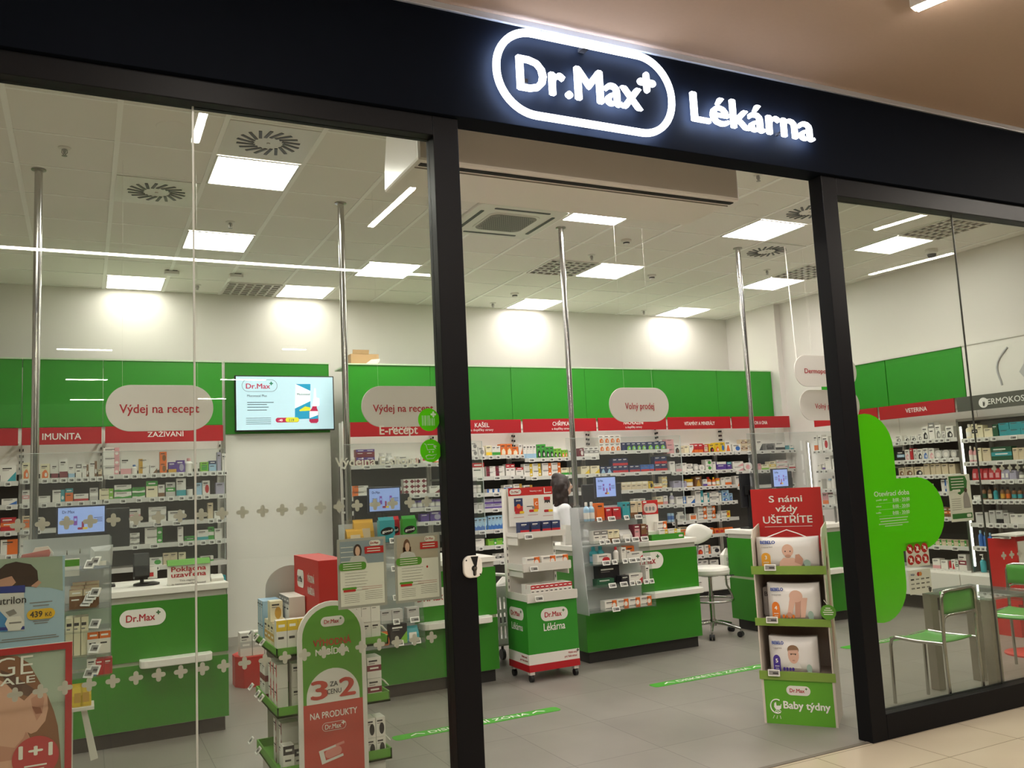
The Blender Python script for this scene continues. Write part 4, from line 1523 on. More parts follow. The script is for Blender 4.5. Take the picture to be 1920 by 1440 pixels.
def till_monitor(x0, x1, y0, y1, Y, label):
    A, B = W(x0, y0, Y), W(x1, y1, Y)
    t = thing('cashier_monitor', label, 'monitor', ((A.x + B.x) / 2, Y, 1.041), 'cashier monitors seen from behind')
    MB().box((A.x, Y, B.z), (B.x, Y + .035, A.z), mat('monitor_back', '17161C', .45)).build('housing', t, bevel=.006)
    cx = (A.x + B.x) / 2
    MB().box((cx - .07, Y - .02, (A.z + B.z) / 2 - .05), (cx + .07, Y, (A.z + B.z) / 2 + .05), BLACK).build('mount_plate', t)
    MB().box((cx - .025, Y - .02, 1.055), (cx + .025, Y + .02, (A.z + B.z) / 2), BLACK).build('stand_post', t)
    MB().box((cx - .10, Y - .07, 1.041), (cx + .10, Y + .07, 1.056), BLACK).build('stand_foot', t, bevel=.003)
    return t


till_monitor(132, 243, 957, 1024, 7.12, 'black cashier monitor on a tall stand behind the closed till display')
till_monitor(664, 770, 930, 985, 7.2, 'black cashier monitor behind the snack pouches')
till_monitor(1092, 1168, 909, 962, 7.3, 'black cashier monitor behind the doorway display')
till_monitor(1388, 1420, 888, 950, 7.36, 'black cashier monitor half hidden behind the red nappy display')
A, B = W(1456, 905, 7.34), W(1487, 920, 7.34)
till_monitor(1462, 1488, 884, 925, 7.34, 'black cashier monitor just behind the bright display over the nappy stand')

# payment terminals and till notices
p = W(275, 1106, 6.97)
t = thing('payment_terminal', 'black card terminal on a cradle with a white paper, on the closed till counter', 'card terminal', (p.x, 6.97, 1.041))
MB().lathe([(.09, 0), (.09, .012), (.06, .02)], (p.x, 6.99, 1.0415), BLACK, 20).build('base', t)
MB().tube([(p.x - .03, 7.0, 1.05), (p.x - .03, 7.01, 1.15)], .014, BLACK, 10).build('arm', t)
MB().obox((p.x - .035, 6.99, 1.18), (.055, 0, 0), (0, .03, -.012), (0, .03, .085), BLACK).build('terminal', t, bevel=.01)
MB().obox((p.x + .04, 6.97, 1.125), (.032, 0, 0), (0, .004, 0), (0, .006, .04), PAPER).build('paper_slip', t)
MB().obox((p.x + .03, 6.962, 1.115), (.016, 0, 0), (0, .002, 0), (0, .003, .014), REDC).build('red_label', t)
p0, p1 = W(314, 1103, 6.76), W(394, 1093, 6.76)
zt = W(314, 1058, 6.76).z
t = thing('notice_card', 'white till notice Pokladna uzavřena with a green top strip on the counter', 'sign', ((p0.x + p1.x) / 2, 6.76, 1.041))
MB().box((p0.x, 6.76, 1.0415), (p1.x, 6.772, zt - .012), PAPER).build('card', t)
MB().obox(((p0.x + p1.x) / 2, 6.79, zt + .005), ((p1.x - p0.x) / 2, 0, 0), (0, .03, 0), (0, .02, .018), GREENC).build('green_flap', t)
MB().box((p0.x, 6.772, 1.0415), (p1.x, 6.83, 1.046), PAPER).build('foot', t)
m = MB()
m.text('Pokladna', W(354, 1070, 6.758), UX, UZ, .034, REDT, w=.235, bold=.02)
m.text('uzavřena', W(354, 1080.5, 6.758), UX, UZ, .034, REDT, w=.235, bold=.02)
m.text('This register', W(353, 1089, 6.758), UX, UZ, .014, INKG, w=.12)
m.text('is temporarily closed', W(354, 1095, 6.758), UX, UZ, .014, INKG, w=.23)
m.build('lettering', t)
p = W(408, 1095, 6.8)
tag(MB().obox((p.x, 6.85, 1.06), (.045, 0, 0), (0, .05, .012), (0, -.006, .014), WHITEM).build('desk_calculator', bevel=.004), 'pale grey calculator at the end of the closed till counter', 'calculator')
# ------------------------------------------------------------------ right-hand wall shelving
XSH = 8.75
HDG = mat('header_dark_grey', '55574F', .45)


def right_bay(y0, y1, label, sign, color, lit=False, panel=GREENP, zh=2.195):
    """bay on the right wall from y1 (near) to y0 (far)"""
    b = thing('shelving_bay', label, 'shelves', (XSH + .25, (y0 + y1) / 2, 0), 'wall shelving bays on the side wall')
    MB().box((9.215, y1, .08), (9.24, y0, 1.93), SLATE if not lit else GREYP).build('back_panel', b)
    MB().box((9.10, y1, 1.93), (9.13, y0, 2.40), WHITE).build('upper_back_panel', b)
    MB().box((8.95, y1 + .003, 2.37), (8.98, y0 - .003, 2.945), panel).build('top_panel', b, bevel=.002)
    MB().box((8.94, y1, 2.945), (9.27, y0, 2.96), WHITEM).build('top_ledge', b)
    h = MB().box((XSH, y1 + .014, zh), (XSH + .015, y0 - .014, zh + .16), color).build('header_sign', b)
    for q in (y0 - .05, y1 + .05):
        MB().box((XSH + .015, q - .01, zh + .03), (9.10, q + .01, zh + .05), WHITEM).build('sign_bracket', b)
        MB().box((9.16, q - .038, 0), (9.20, q - .012, 2.4), WHITEM).build('upright', b)
    if sign:
        s, px, py, w, hh = sign
        p = S(px, py, XSH - .002)
        MB().text(s, p, -UY, UZ, hh, WTXT, w=w, bold=.012).build('lettering', h)
    MB().box((8.52, y1 + .002, .16), (9.21, y0 - .002, .43), WHITE).build('base_platform', b, bevel=.004)
    MB().box((8.62, y1 + .002, 0), (9.21, y0 - .002, .16), PLINTH).build('plinth', b)
    if lit:
        for q, s_ in ((y0 - .012, -1), (y1 + .012, 1)):
            MB().box((XSH - .03, q - .012, .44), (9.2, q + .012, 2.10), STEEL).build('side_frame', b)
            MB().box((XSH - .005, q + s_ * .012, .50), (XSH + .012, q + s_ * .020, 2.03), LEDC).build('light_strip', b)
        MB().box((XSH - .03, y1, 2.085), (9.2, y0, 2.115), STEEL).build('top_frame', b)
    return b


RB = {}
RB['FA'] = right_bay(8.60, 7.535, 'side-wall bay under a red sign, split by the right door post', ('ZUBY', 1600, 784, .18, .05), RED)
RB['VT'] = right_bay(7.53, 6.475, 'side-wall bay under the red VETERINA sign', ('VETERINA', 1718, 772, .29, .05), RED)
RB['DM'] = right_bay(6.47, 5.40, 'lit grey side-wall cabinet under the dark DERMOKOSMETIKA sign', ('DERMOKOSMETIKA', 1907, 752.5, .80, .062), HDG, True, WHITE)
RB['D2'] = right_bay(5.395, 4.35, 'lit grey side-wall cabinet at the right window edge', None, HDG, True, WHITE)
p = S(1844, 755, XSH - .002)
m = MB().plate(p, -UY, UZ, circ(.055, 24), .002, WTXT)
m.flat(p + Vector((-.004, 0, -.005)), -UY, UZ, [(-.008, -.03), (.012, -.034), (.02, .0), (.008, .034), (.012, .006), (-.006, .02)], HDG)
m.build('emblem', RB['DM'])
p = S(1885, 690, 8.948)
m = MB()
m.tube([p + Vector((0, -.05 + .02 * i + .07 * math.sin(i * .5), .22 - .05 * i)) for i in range(9)], .012, mat('panel_print_grey', 'BDBCBB', .6), 6)
m.flat(p + Vector((-.002, -.25, 0)), -UY, UZ, [(-.02, .12), (.02, .18), (.05, .08), (.07, .02), (.05, -.1), (-.06, -.12), (-.1, -.06), (-.04, .02)], _MC['panel_print_grey'])
m.build('grey_print', RB['DM'])  # grey figures printed on the white top panel

RTEXT = '''
FA 1526 846.5 1640 835 | 1526-1533 29 bot WO;1534-1541 29 plain WH;1542-1553 25 circ WR;1556-1575 22 side WB
FA 1524 882 1640 876 | 1532-1538 10 plain WE;1540-1545 12 bot WV;1546-1557 26 plain WH;1560-1580 20 side WG
FA 1530 917 1640 915 | 1533-1540 18 plain WE;1546-1556 19 plain WS bottle;1557-1563 24 plain WE bottle
FA 1534 945 1640 946 | 1541-1552 24 bot PO;1553-1565 18 plain WS
VT 1677 829 1788 820.5 | 1678-1690 11 pic WE;1695-1705 9 pic WK;1707-1718 9 pic WK;1719-1728 12 pic WE;1729-1740 24 pic WK;1741-1752 31 top WEK;1753-1764 26 pic WE;1765-1771 14 pic WE;1772-1787 22 pic WK
VT 1680 863 1793 859.4 | 1681-1695 18 mid KS;1696-1705 20 pic WP;1706-1711 22 plain RW;1712-1718 20 pic WE;1719-1729 20 pic WK;1730-1740 21 pic WB;1741-1751 20 pic WP;1752-1765 16 plain HW round_pack;1766-1780 16 plain HW round_pack;1782-1793 15 plain HW round_pack
VT 1683 894 1794 887 | 1684-1695 15 pic XU;1696-1712 16 pic XU;1713-1731 16 pic XK;1732-1743 23 plain XC;1744-1753 21 plain XC;1754-1764 21 plain XC;1765-1777 20 plain XC;1778-1790 19 plain XC
VT 1700 924 1797 921 | 1700-1740 15 side WT 4*1;1764-1784 23 side WB 2*1
VT 1712 968 1802 971 | 1712-1766 18 bot WG 5*1;1768-1786 18 mid UO 2*1
VT 1741 1021 1813 1026 | 1742-1811 11 side XG 6*1
VT 1746 1065 1814 1071 | 1748-1762 18 bot WP;1763-1776 16 plain WE;1777-1782 16 plain RW tube;1783-1790 19 tri WR;1791-1796 18 mid WD;1797-1812 30 mid WM
DM 1807 823 1920 815 | 1808-1820 28 plain CW bottle;1821-1832 27 mid CK;1833-1843 24 plain CE;1844-1860 17 plain CE;1861-1871 23 plain DT;1872-1934 12.5 plain TB 3*2
DM 1813 865.5 1920 863 | 1815-1822 30 plain PW bottle;1823-1830 28 plain PX bottle;1831-1840 26 plain CE;1842-1857 25 plain XE;1858-1897 26 mid DT;1899-1930 23 plain XF 3*1
DM 1820 900.7 1920 899 | 1822-1851 22 plain RP 3*1 pouch;1852-1875 22 plain RP 2*1 pouch;1876-1891 19 plain AW 2*1 pouch;1892-1905 17 plain AN;1907-1925 18 plain EK 2*1 bottle
DM 1825 937 1920 937 | 1824-1837 8 plain WE;1838-1846 25 plain UKD bottle;1850-1857 24 plain UKX bottle;1860-1868 22 plain TUT bottle;1873-1881 24 plain UKF bottle;1883-1891 24 plain UKO bottle;1894-1903 22 plain UKT bottle;1905-1914 22 plain UKT bottle;1916-1925 22 plain UKV bottle
DM 1828 981.6 1920 981.6 | 1829-1853 20 plain HW;1855-1866 24 plain HE;1867-1880 24 bot HK;1881-1892 20 plain HE;1893-1920 18 plain WH 2*1
DM 1831 1025.7 1912 1027 | 1833-1841 30 plain BSB bottle;1842-1849 27 plain BSB bottle;1850-1858 26 plain BSB bottle;1860-1882 9 mid WE 1*2;1892-1902 20 plain WE
DM 1834 1073 1918 1080 | 1835-1845 34 plain TWT pump_bottle;1853-1863 34 plain WWE pump_bottle;1864-1895 20 bot WD 4*1 tub;1896-1918 13 plain WH 2*1
'''
RX = dict(FA=(7.55, 8.59), VT=(6.49, 7.52), DM=(5.43, 6.44))
RWH = dict(FA='door-post side bay', VT='VETERINA bay', DM='DERMOKOSMETIKA cabinet')
RGR = dict(FA='goods in the bay behind the right door post', VT='goods under the VETERINA sign', DM='goods in the lit DERMOKOSMETIKA cabinet')
rows = {}
for _l in RTEXT.strip().splitlines():
    head, spec = _l.split('|')
    h = head.split()
    rows.setdefault(h[0], []).append((tuple(float(v) for v in h[1:5]), spec))
for key, rr in rows.items():
    z_of = [(S(l[0], l[1], XSH).z + S(l[2], l[3], XSH).z) / 2 for l, _ in rr]
    for i, (line, spec) in enumerate(rr):
        z = z_of[i]
        if key == 'DM':
            pass
        sh = shelf_board(RB[key], RX[key][0], RX[key][1], z, XSH, .40, 'X')
        run_items(line, spec, XSH, sh, SHN[i] + ' shelf, ' + RWH[key], RGR[key], rz=-PI / 2, zmax=(z_of[i - 1] - .02 if i else 9.0))
for z in (1.89, 1.63, 1.43, 1.22, .97, .71, .44):
    shelf_board(RB['D2'], 4.38, 5.37, z, XSH, .40, 'X')

# light strip and card reader plate on the white back wall at the corner
a, b = W(1515, 829, 9.2), W(1522, 914, 9.2)
t = thing('upright_light', 'thin upright light strip by the white corner wall', 'lamp', (a.x, 9.22, b.z - .1))
MB().box((a.x - .012, 9.2, b.z - .15), (a.x + .012, 9.22, a.z), WHITEM).build('channel', t)
MB().box((a.x - .007, 9.196, b.z - .14), (a.x + .007, 9.2, a.z - .01), LEDC).build('diffuser', t)
MB().box((a.x - .03, 9.22, 0), (a.x + .03, 9.26, a.z + .02), WHITE).build('post', t)

# ------------------------------------------------------------------ waiting corner: chairs, table, stool
CHG = mat('chair_green', '58A548', .35)


def chair(label, loc, rz):
    """origin on the floor at the middle of the seat; the front edge looks to +y"""
    t = thing('green_chair', label, 'chair', loc, 'green chairs with chrome frames', local=True, rz=rz)
    r, w, d, hs, hb = .0115, .185, .20, .46, .80
    st = []
    n = 6
    for i in range(n + 1):
        x = -w + .012 + (2 * w - .024) * i / n
        st.append(x)
    m = MB()
    vs, fs = [], []
    k = 9
    for j in range(k):
        y = -d + .03 + (2 * d - .01) * j / (k - 1)
        dip = -.018 * math.sin(PI * j / (k - 1)) + (-.02 if j == k - 1 else 0)
        for x in st:
            vs.append((x, y, hs + dip + .008 * (abs(x) / w) ** 2))
    q = len(st)
    for j in range(k - 1):
        for i in range(q - 1):
            fs.append((j * q + i, j * q + i + 1, (j + 1) * q + i + 1, (j + 1) * q + i))
    m.raw(vs, fs, CHG, True)
    o = m.build('seat', t)
    sm = o.modifiers.new('solid', 'SOLIDIFY')
    sm.thickness = .012
    m = MB()
    vs, fs = [], []
    for j in range(5):
        z = hb - .155 + .148 * j / 4
        for i in range(q):
            x = (-w + .008 + (2 * w - .016) * i / n)
            vs.append((x, -d - .012 - .022 * (1 - (x / w) ** 2) + .004, z))
    for j in range(4):
        for i in range(q - 1):
            fs.append((j * q + i, j * q + i + 1, (j + 1) * q + i + 1, (j + 1) * q + i))
    m.raw(vs, fs, CHG, True)
    o = m.build('backrest', t)
    sm = o.modifiers.new('solid', 'SOLIDIFY')
    sm.thickness = .010
    for s in (-1, 1):
        x = s * w
        MB().tube([(x, d + .012, 0), (x, d + .006, hs - .07), (x, d - .006, hs - .025), (x, d - .04, hs - .006)], r, CHROME, 10).build('front_leg', t)
        MB().tube([(x, d - .04, hs - .006), (x, 0, hs - .012), (x, -d + .0, hs - .006)], r, CHROME, 10).build('seat_rail', t)
        MB().tube([(x, -d - .012, 0), (x, -d - .005, hs), (x, -d - .014, hb - .10)], r, CHROME, 10).build('rear_leg', t)
    MB().tube([(-w, -d - .014, hb - .10), (-w, -d - .016, hb - .045), (-w + .02, -d - .02, hb - .012), (-w + .06, -d - .026, hb), (0, -d - .036, hb), (w - .06, -d - .026, hb), (w - .02, -d - .02, hb - .012), (w, -d - .016, hb - .045), (w, -d - .014, hb - .10)], r, CHROME, 10).build('back_hoop', t)
    MB().tube([(-w, -d - .014, hb - .21), (-w + .012, -d - .018, hb - .175), (-w + .05, -d - .024, hb - .16), (0, -d - .036, hb - .158), (w - .05, -d - .024, hb - .16), (w - .012, -d - .018, hb - .175), (w, -d - .014, hb - .21)], r * .8, CHROME, 8).build('back_crossbar', t)
    MB().tube([(-w, d - .04, hs - .012), (w, d - .04, hs - .012)], r * .8, CHROME, 8).build('crossbar', t)
    return t


c1 = chair('green chair with chrome tube frame, its back against the right window', (5.275, 4.262, 0), math.radians(4))
c2 = dup(c1, (6.58, 4.50, 0), 'green chair with chrome frame cut by the right edge of the photo, beyond the table', rz=math.radians(97))

TLEG = mat('table_leg_greybrown', '8B8377', .5, noise=.08, nscale=12)
t = thing('low_table', 'small square table with thick grey-brown legs and a glass top behind the green chair', 'table', (5.86, 4.31, 0))
for x, y in ((5.625, 4.54), (6.09, 4.54), (5.625, 4.075), (6.09, 4.075)):
    MB().box((x - .036, y - .036, 0), (x + .036, y + .036, .69), TLEG).build('leg', t, bevel=.004)
MB().box((5.575, 4.025, .69), (6.14, 4.59, .705), clear('table_glass', 'E6F0EA', 1.5, 0.0, .06)).build('tabletop', t)
for (xa, ya, xb, yb) in ((5.66, 4.54, 6.055, 4.54), (6.09, 4.11, 6.09, 4.505)):
    MB().box((min(xa, xb) - .012, min(ya, yb) - .012, .65), (max(xa, xb) + .012, max(ya, yb) + .012, .688), TLEG).build('rail', t)

RDP = mat('red_plastic', 'C4403A', .35)
t = thing('red_stool', 'round red stool foot on the floor at the right edge of the photo', 'stool', (7.22, 4.87, 0))
MB().lathe([(.21, 0), (.21, .012), (.16, .022), (.03, .03)], (7.22, 4.87, 0), RDP, 28).build('foot', t)
MB().tube([(7.22, 4.87, .028), (7.22, 4.87, .46)], .025, CHROME, 12).build('column', t)
MB().lathe([(.14, .46), (.18, .47), (.185, .50), (.17, .52), (0, .525)], (7.22, 4.87, 0), RDP, 28).build('seat', t)

p0 = W(1903, 1088, 5.3)
t = thing('red_display', 'red and white display stand at the right edge, in front of the lit cabinet', 'display', (p0.x + .15, 5.3, 0))
x = W(1908, 1050, 5.3).x
MB().box((x, 5.3, .30), (x + .34, 5.34, .93), REDC).build('front_board', t)
MB().box((x, 5.34, 0), (x + .34, 5.62, .30), REDC).build('foot_box', t)
MB().box((x + .005, 5.34, .30), (x + .015, 5.6, .90), REDC).build('side_board', t)
MB().box((x - .05, 5.25, .93), (x + .36, 5.5, .945), WHITEC).build('top_tray', t)
MB().box((x + .02, 5.295, .62), (x + .3, 5.3, .88), PAPER).build('price_sheet', t)
# ------------------------------------------------------------------ white swivel stool beside the doorway counter
VIN = mat('white_vinyl', 'E6E3DC', .32)
sx, sy = 5.80, 7.30
t = thing('swivel_stool', 'white upholstered swivel stool with back, chrome foot ring and castors, right of the doorway counter', 'stool', (sx, sy, 0))
for k in range(5):
    a = math.radians(72 * k + 12)
    d = Vector((math.cos(a), math.sin(a), 0))
    c = Vector((sx, sy, 0))
    lg = MB().tube([c + d * .025 + Vector((0, 0, .135)), c + d * .12 + Vector((0, 0, .125)), c + d * .29 + Vector((0, 0, .085))], [.019, .017, .012], CHROME, 10).build('base_arm', t)
    e = c + d * .285
    s = Vector((-d.y, d.x, 0))
    w = MB()
    w.tube([e + s * .004 + Vector((0, 0, .03)), e + s * .026 + Vector((0, 0, .03))], .029, BLACK, 14)
    w.tube([e - s * .004 + Vector((0, 0, .03)), e - s * .026 + Vector((0, 0, .03))], .029, BLACK, 14)
    w.tube([e + Vector((0, 0, .03)), e + Vector((0, 0, .08))], .009, STEEL, 8)
    w.build('castor', lg)
MB().tube([(sx, sy, .10), (sx, sy, .165)], .034, CHROME, 16).tube([(sx, sy, .165), (sx, sy, .42)], .026, CHROME, 16).tube([(sx, sy, .42), (sx, sy, .60)], .019, CHROME, 16).build('column', t)
zr = .36
ring = [(sx + .225 * math.cos(2 * PI * i / 30), sy + .225 * math.sin(2 * PI * i / 30), zr) for i in range(30)]
MB().tube(ring, .011, CHROME, 8, closed=True).build('foot_ring', t)
for sgn in (-1, 1):
    q = sgn
    ax, ay = .90, -.44
    P = Vector((sx, sy, 0))
    U = Vector((ax, ay, 0)).normalized()
    MB().tube([P + U * (.225 * q) + UZ * zr, P + U * (.21 * q) + UZ * (zr + .06), P + U * (.17 * q) + UZ * (zr + .14), P + U * (.165 * q) + UZ * .60], .010, CHROME, 8).build('ring_stay', t)
MB().lathe([(.0, .60), (.10, .60), (.10, .612)], (sx, sy, 0), BLACK, 16).build('seat_plate', t)
MB().lathe([(.02, .612), (.19, .615), (.205, .632), (.208, .665), (.195, .688), (.14, .70), (0, .703)], (sx, sy, 0), VIN, 32).build('seat', t)
MB().tube([(sx + .05, sy - .1, .607), (sx + .21, sy - .13, .60)], .006, BLACK, 6).build('height_lever', t)
# back: leaf shaped pad carried on two flat bars at the far side of the seat
pb = W(1332, 1003, sy - .05)
bx, bz = pb.x, pb.z
bc = Vector((bx, sy + .16, bz + .005))
o = [(.175 * math.cos(a) * (1 + .06 * math.cos(a) * 0), .105 * math.sin(a) * (1 - .18 * math.cos(a))) for a in [2 * PI * i / 28 for i in range(28)]]
mb = MB()
vs, fs = [], []
for f, dep in ((0.55, -.03), (0.85, -.026), (1.0, -.008), (1.0, .012), (.85, .026), (.5, .03)):
    for (x, z) in o:
        vs.append(bc + Vector((x * f * .98, dep + .05 * (x * f / .17) ** 2 * -.5, z * f)))
K = len(o)
for i in range(5):
    for j in range(K):
        q = (j + 1) % K
        fs.append((i * K + j, i * K + q, (i + 1) * K + q, (i + 1) * K + j))
fs.append(tuple(range(K - 1, -1, -1)))
fs.append(tuple(range(5 * K, 6 * K)))
mb.raw(vs, fs, VIN, True)
mb.build('backrest', t)
for dx in (-.03, .03):
    MB().tube([(bx + dx, bc.y + .035, bz - .03), (bx + dx, bc.y + .05, bz - .12), (sx + dx * 1.0 - .05, sy + .17, .66), (sx + dx - .03, sy + .08, .606)], .009, STEEL, 8).build('back_bar', t)

# white paper bag leaning on the far counter behind the stool
p = W(1365, 1050, 7.55)
tag(MB().raw([p + Vector(v) for v in ((-.085, -.035, -.13), (.085, -.035, -.13), (.085, .035, -.13), (-.085, .035, -.13), (-.08, -.03, .06), (.08, -.03, .05), (.08, .03, .05), (-.08, .03, .06), (-.02, -.006, .13), (.03, -.006, .125), (.03, .006, .125), (-.02, .006, .13))],
             [(3, 2, 1, 0), (0, 1, 5, 4), (1, 2, 6, 5), (2, 3, 7, 6), (3, 0, 4, 7), (4, 5, 9, 8), (5, 6, 10, 9), (6, 7, 11, 10), (7, 4, 8, 11), (8, 9, 10, 11)], PAPER).text('Dr.Max', p + Vector((0, -.036, .0)), UX, UZ, .03, INKG, w=.1).text('Lékárna', p + Vector((0, -.036, -.045)), UX, UZ, .022, INKG, w=.09).build('hanging_bag'), 'white printed bag hung on the end of the far counter behind the white stool', 'bag')
# ------------------------------------------------------------------ promotion tower behind the left pane
tx0, tx1, ty0, ty1 = .958, 1.602, 5.0, 5.66
t = thing('promotion_tower', 'cardboard promotion tower with green trays and arched board 3 ZA CENU 2', 'display', ((tx0 + tx1) / 2, (ty0 + ty1) / 2, 0))
tower = t
MB().box((1.235, ty0 + .02, .0), (1.335, ty1 - .02, 1.16), WHITEC).build('core', t)
col = MB().box((1.205, ty0 + .015, .80), (1.365, ty1 - .0, 1.262), REDC)
col.build('red_column', t, bevel=.002)
m = MB()
c = Vector((1.203, 5.47, 1.13))
m.plate(c, -UY, UZ, rrect(.17, .105, .03, 5), .002, WHITEC)
m.text('Dr.Max', c + Vector((-.004, .005, -.018)), -UY, UZ, .034, INK, w=.12, bold=.015)
m.text('VÝHODNÁ', (1.203, 5.20, 1.125), -UY, UZ, .042, WTXT, w=.17, bold=.02)
m.text('NABÍDKA', (1.203, 5.20, 1.055), -UY, UZ, .042, WTXT, w=.17, bold=.02)
m.build('column_print', t)
for k, (zt, zb) in enumerate(((.804, .755), (.488, .432), (.172, .112))):
    m = MB().box((tx0, ty0, zb), (tx1, ty1, zb + .012), GREENC)
    m.box((tx0, ty0, zb), (tx1, ty0 + .008, zt), GREENC).box((tx0, ty1 - .008, zb), (tx1, ty1, zt), GREENC)
    m.box((tx0, ty0, zb), (tx0 + .008, ty1, zt), GREENC).box((tx1 - .008, ty0, zb), (tx1, ty1, zt), GREENC)
    tr = m.build('tray', t)
    for yy in ((5.55, 5.36, 5.16), (5.56, 5.34, 5.22), (5.58, 5.34))[k]:
        put_tag(tr, (tx0 - .03, yy, zt + .035), -PI / 2, .055, -.7)
    for yy in (5.18,):
        put_tag(tr, (tx1 + .012, yy, zt + .03), PI / 2, .055, -.7)
MB().box((tx0 + .03, ty0 + .03, 0), (tx1 - .03, ty1 - .03, .112), WHITEC).build('base_box', t)
# back arch
o = [(-.16, 0)] + [(.16 * math.cos(a), 1.06 + .14 * math.sin(a)) for a in [PI - PI * i / 14 for i in range(15)]] + [(.16, 0)]
MB().prism([(1.18 + p[0] * .95, ty1 + .012, p[1]) for p in o], (0, .012, 0), GREYP).build('back_board', t)
# front arch
ax, aw, ay = 1.262, .194, ty0 - .03
ztop = 1.037


def arch(w, top, z0, d=0):
    r = w
    return [(-w, z0)] + [(w * math.cos(a), top - w + w * math.sin(a)) for a in [PI - PI * i / 18 for i in range(19)]] + [(w, z0)]


MB().prism([(ax + p[0], ay, p[1]) for p in arch(aw, ztop, .0)], (0, .02, 0), WHITEC).build('front_board', t, bevel=.002)
m = MB()
y = ay - .0008
ig = aw - .026
m.face([(ax + p[0], y, p[1]) for p in arch(ig, ztop - .026, .485)], GREENC)
m.face([(ax - ig, y, .04), (ax + ig, y, .04), (ax + ig, y, .485), (ax - ig, y, .485)], mat('promo_red', 'C2493C', .55))
hw = .150
m.face([(ax + p[0], y - .0008, p[1]) for p in arch(hw, .668, .485)], WHITEC)
m.build('front_print', t)
m = MB()
y -= .002
logo(m, (ax + .005, y, .925), UX, UZ, .135, WHITEC, .0008)
m.text('VÝHODNÁ', (ax, y, .795), UX, UZ, .036, mat('promo_red_ink', 'B8301F', .5), w=.215, bold=.025)
m.text('NABÍDKA', (ax, y, .745), UX, UZ, .034, WTXT, w=.19, bold=.02)
RDN = _MC['promo_red']
m.text('3', (ax - .078, y, .510), UX, UZ, .098, RDN, w=.085, bold=.03)
m.text('2', (ax + .080, y, .510), UX, UZ, .098, RDN, w=.085, bold=.03)
m.text('ZA', (ax + .004, y, .570), UX, UZ, .026, INK, w=.045)
m.text('CENU', (ax + .004, y, .530), UX, UZ, .026, INK, w=.082)
m.text('NA PRODUKTY', (ax, y, .405), UX, UZ, .034, WTXT, w=.265, bold=.012)
m.ring((ax, y, .355), UX, UZ, rrect(.135, .046, .022), rrect(.131, .042, .020), -.0005, WTXT)
m.text('Dr.Max', (ax - .006, y, .342), UX, UZ, .026, WTXT, w=.09, bold=.015)
m.flat((ax + .052, y, .366), UX, UZ, plus(.011, .003), WTXT)
u = Vector((.97, 0, .22))
v = Vector((-.22, 0, .97))
c = Vector((ax - .02, y, .21))
m.flat(c, u, v, rect(.125, .075), WHITEC)
m.flat(c + Vector((.012, -.0006, .004)), u, v, rect(.10, .05), RDN)
m.flat(c + Vector((.012, -.0012, .006)), u, v, rrect(.095, .046, .022), mat('promo_pale_red', 'D98A80', .55))
m.flat(c + Vector((.05, -.0012, .045)), u, v, rect(.05, .014), _MC['promo_pale_red'])
m.build('lettering', t)

TW = 'promotion tower'
TG = 'goods on the promotion tower'


def put(kind, style, cs, x, y, z, w, d, h, where, group, rz=0.0, row=0):
    return product(kind, style, cs, Vector((x, y, z)), w, d, h, rz, where, group, row)


# tray one, left flank
for k in range(3):
    for r in range(2):
        put('carton', 'left', 'SW', tx0 + .012, 5.60 - .062 * k, .768 + .125 * r, .06, .11, .123, 'tower, left flank', TG, -PI / 2, r)
for k in range(4):
    for r in range(2):
        put('carton', 'top', 'WE', 1.10 + .002 * r, 5.60 - .075 * k, .768 + .135 * r, .072, .095, .133, 'tower, red column', TG, -PI / 2, r)
for k in range(3):
    put('carton', 'mid', 'CFK', tx0 + .012, 5.36 - .095 * k, .768, .09, .10, .155, 'tower, left flank', TG, -PI / 2)
put('carton', 'circ', 'CF', 1.00, 5.19, .768 + .158, .07, .08, .115, 'tower, on the yellow packs', TG, 0)
for k in range(4):
    put('carton', 'top', 'WYK', .992 + .060 * k, 5.012, .768, .058, .06, .185, 'tower, front', TG, 0)
for k in range(3):
    for r in range(2):
        put('carton', 'plain', 'WE', 1.43 + .057 * k, 5.05, .768 + .115 * r, .055, .10, .113, 'tower, right front', TG, 0, r)
# tray two
for k in range(2):
    for r in range(2):
        put('carton', 'bot', 'WME', tx0 + .014, 5.56 - .09 * k, .446 + .105 * r, .08, .10, .103, 'tower, middle tray', TG, -PI / 2, r)
for k in range(3):
    for r in range(2):
        put('carton', 'side', 'WRW', tx0 + .014, 5.28 - .085 * k, .446 + .13 * r, .08, .06, .128, 'tower, middle tray', TG, -PI / 2, r)
for r in range(2):
    put('carton', 'plain', 'WH', 1.08, 5.05, .446 + .13 * r, .055, .10, .128, 'tower, middle tray', TG, 0, r)
    put('carton', 'mid', 'WM', 1.52, 5.03, .446 + .12 * r, .085, .12, .118, 'tower, right front', TG, 0, r)
# tray three
for k in range(2):
    for r in range(2):
        put('carton', 'side', 'WMW', 1.0 + .01 * k, 5.30 - .10 * k, .126 + .12 * r, .085, .10, .118, 'tower, lowest tray', TG, -PI / 2, r)
    put('carton', 'top', 'WK', 1.02 + .065 * k, 5.02 + .02 * k, .126, .06, .08, .15 - .03 * k, 'tower, lowest tray', TG, 0)
for k in range(2):
    for r in range(2):
        put('carton', 'circ', 'WK', 1.49 + .058 * k, 5.03, .126 + .11 * r, .055, .10, .108, 'tower, right front', TG, 0, r)

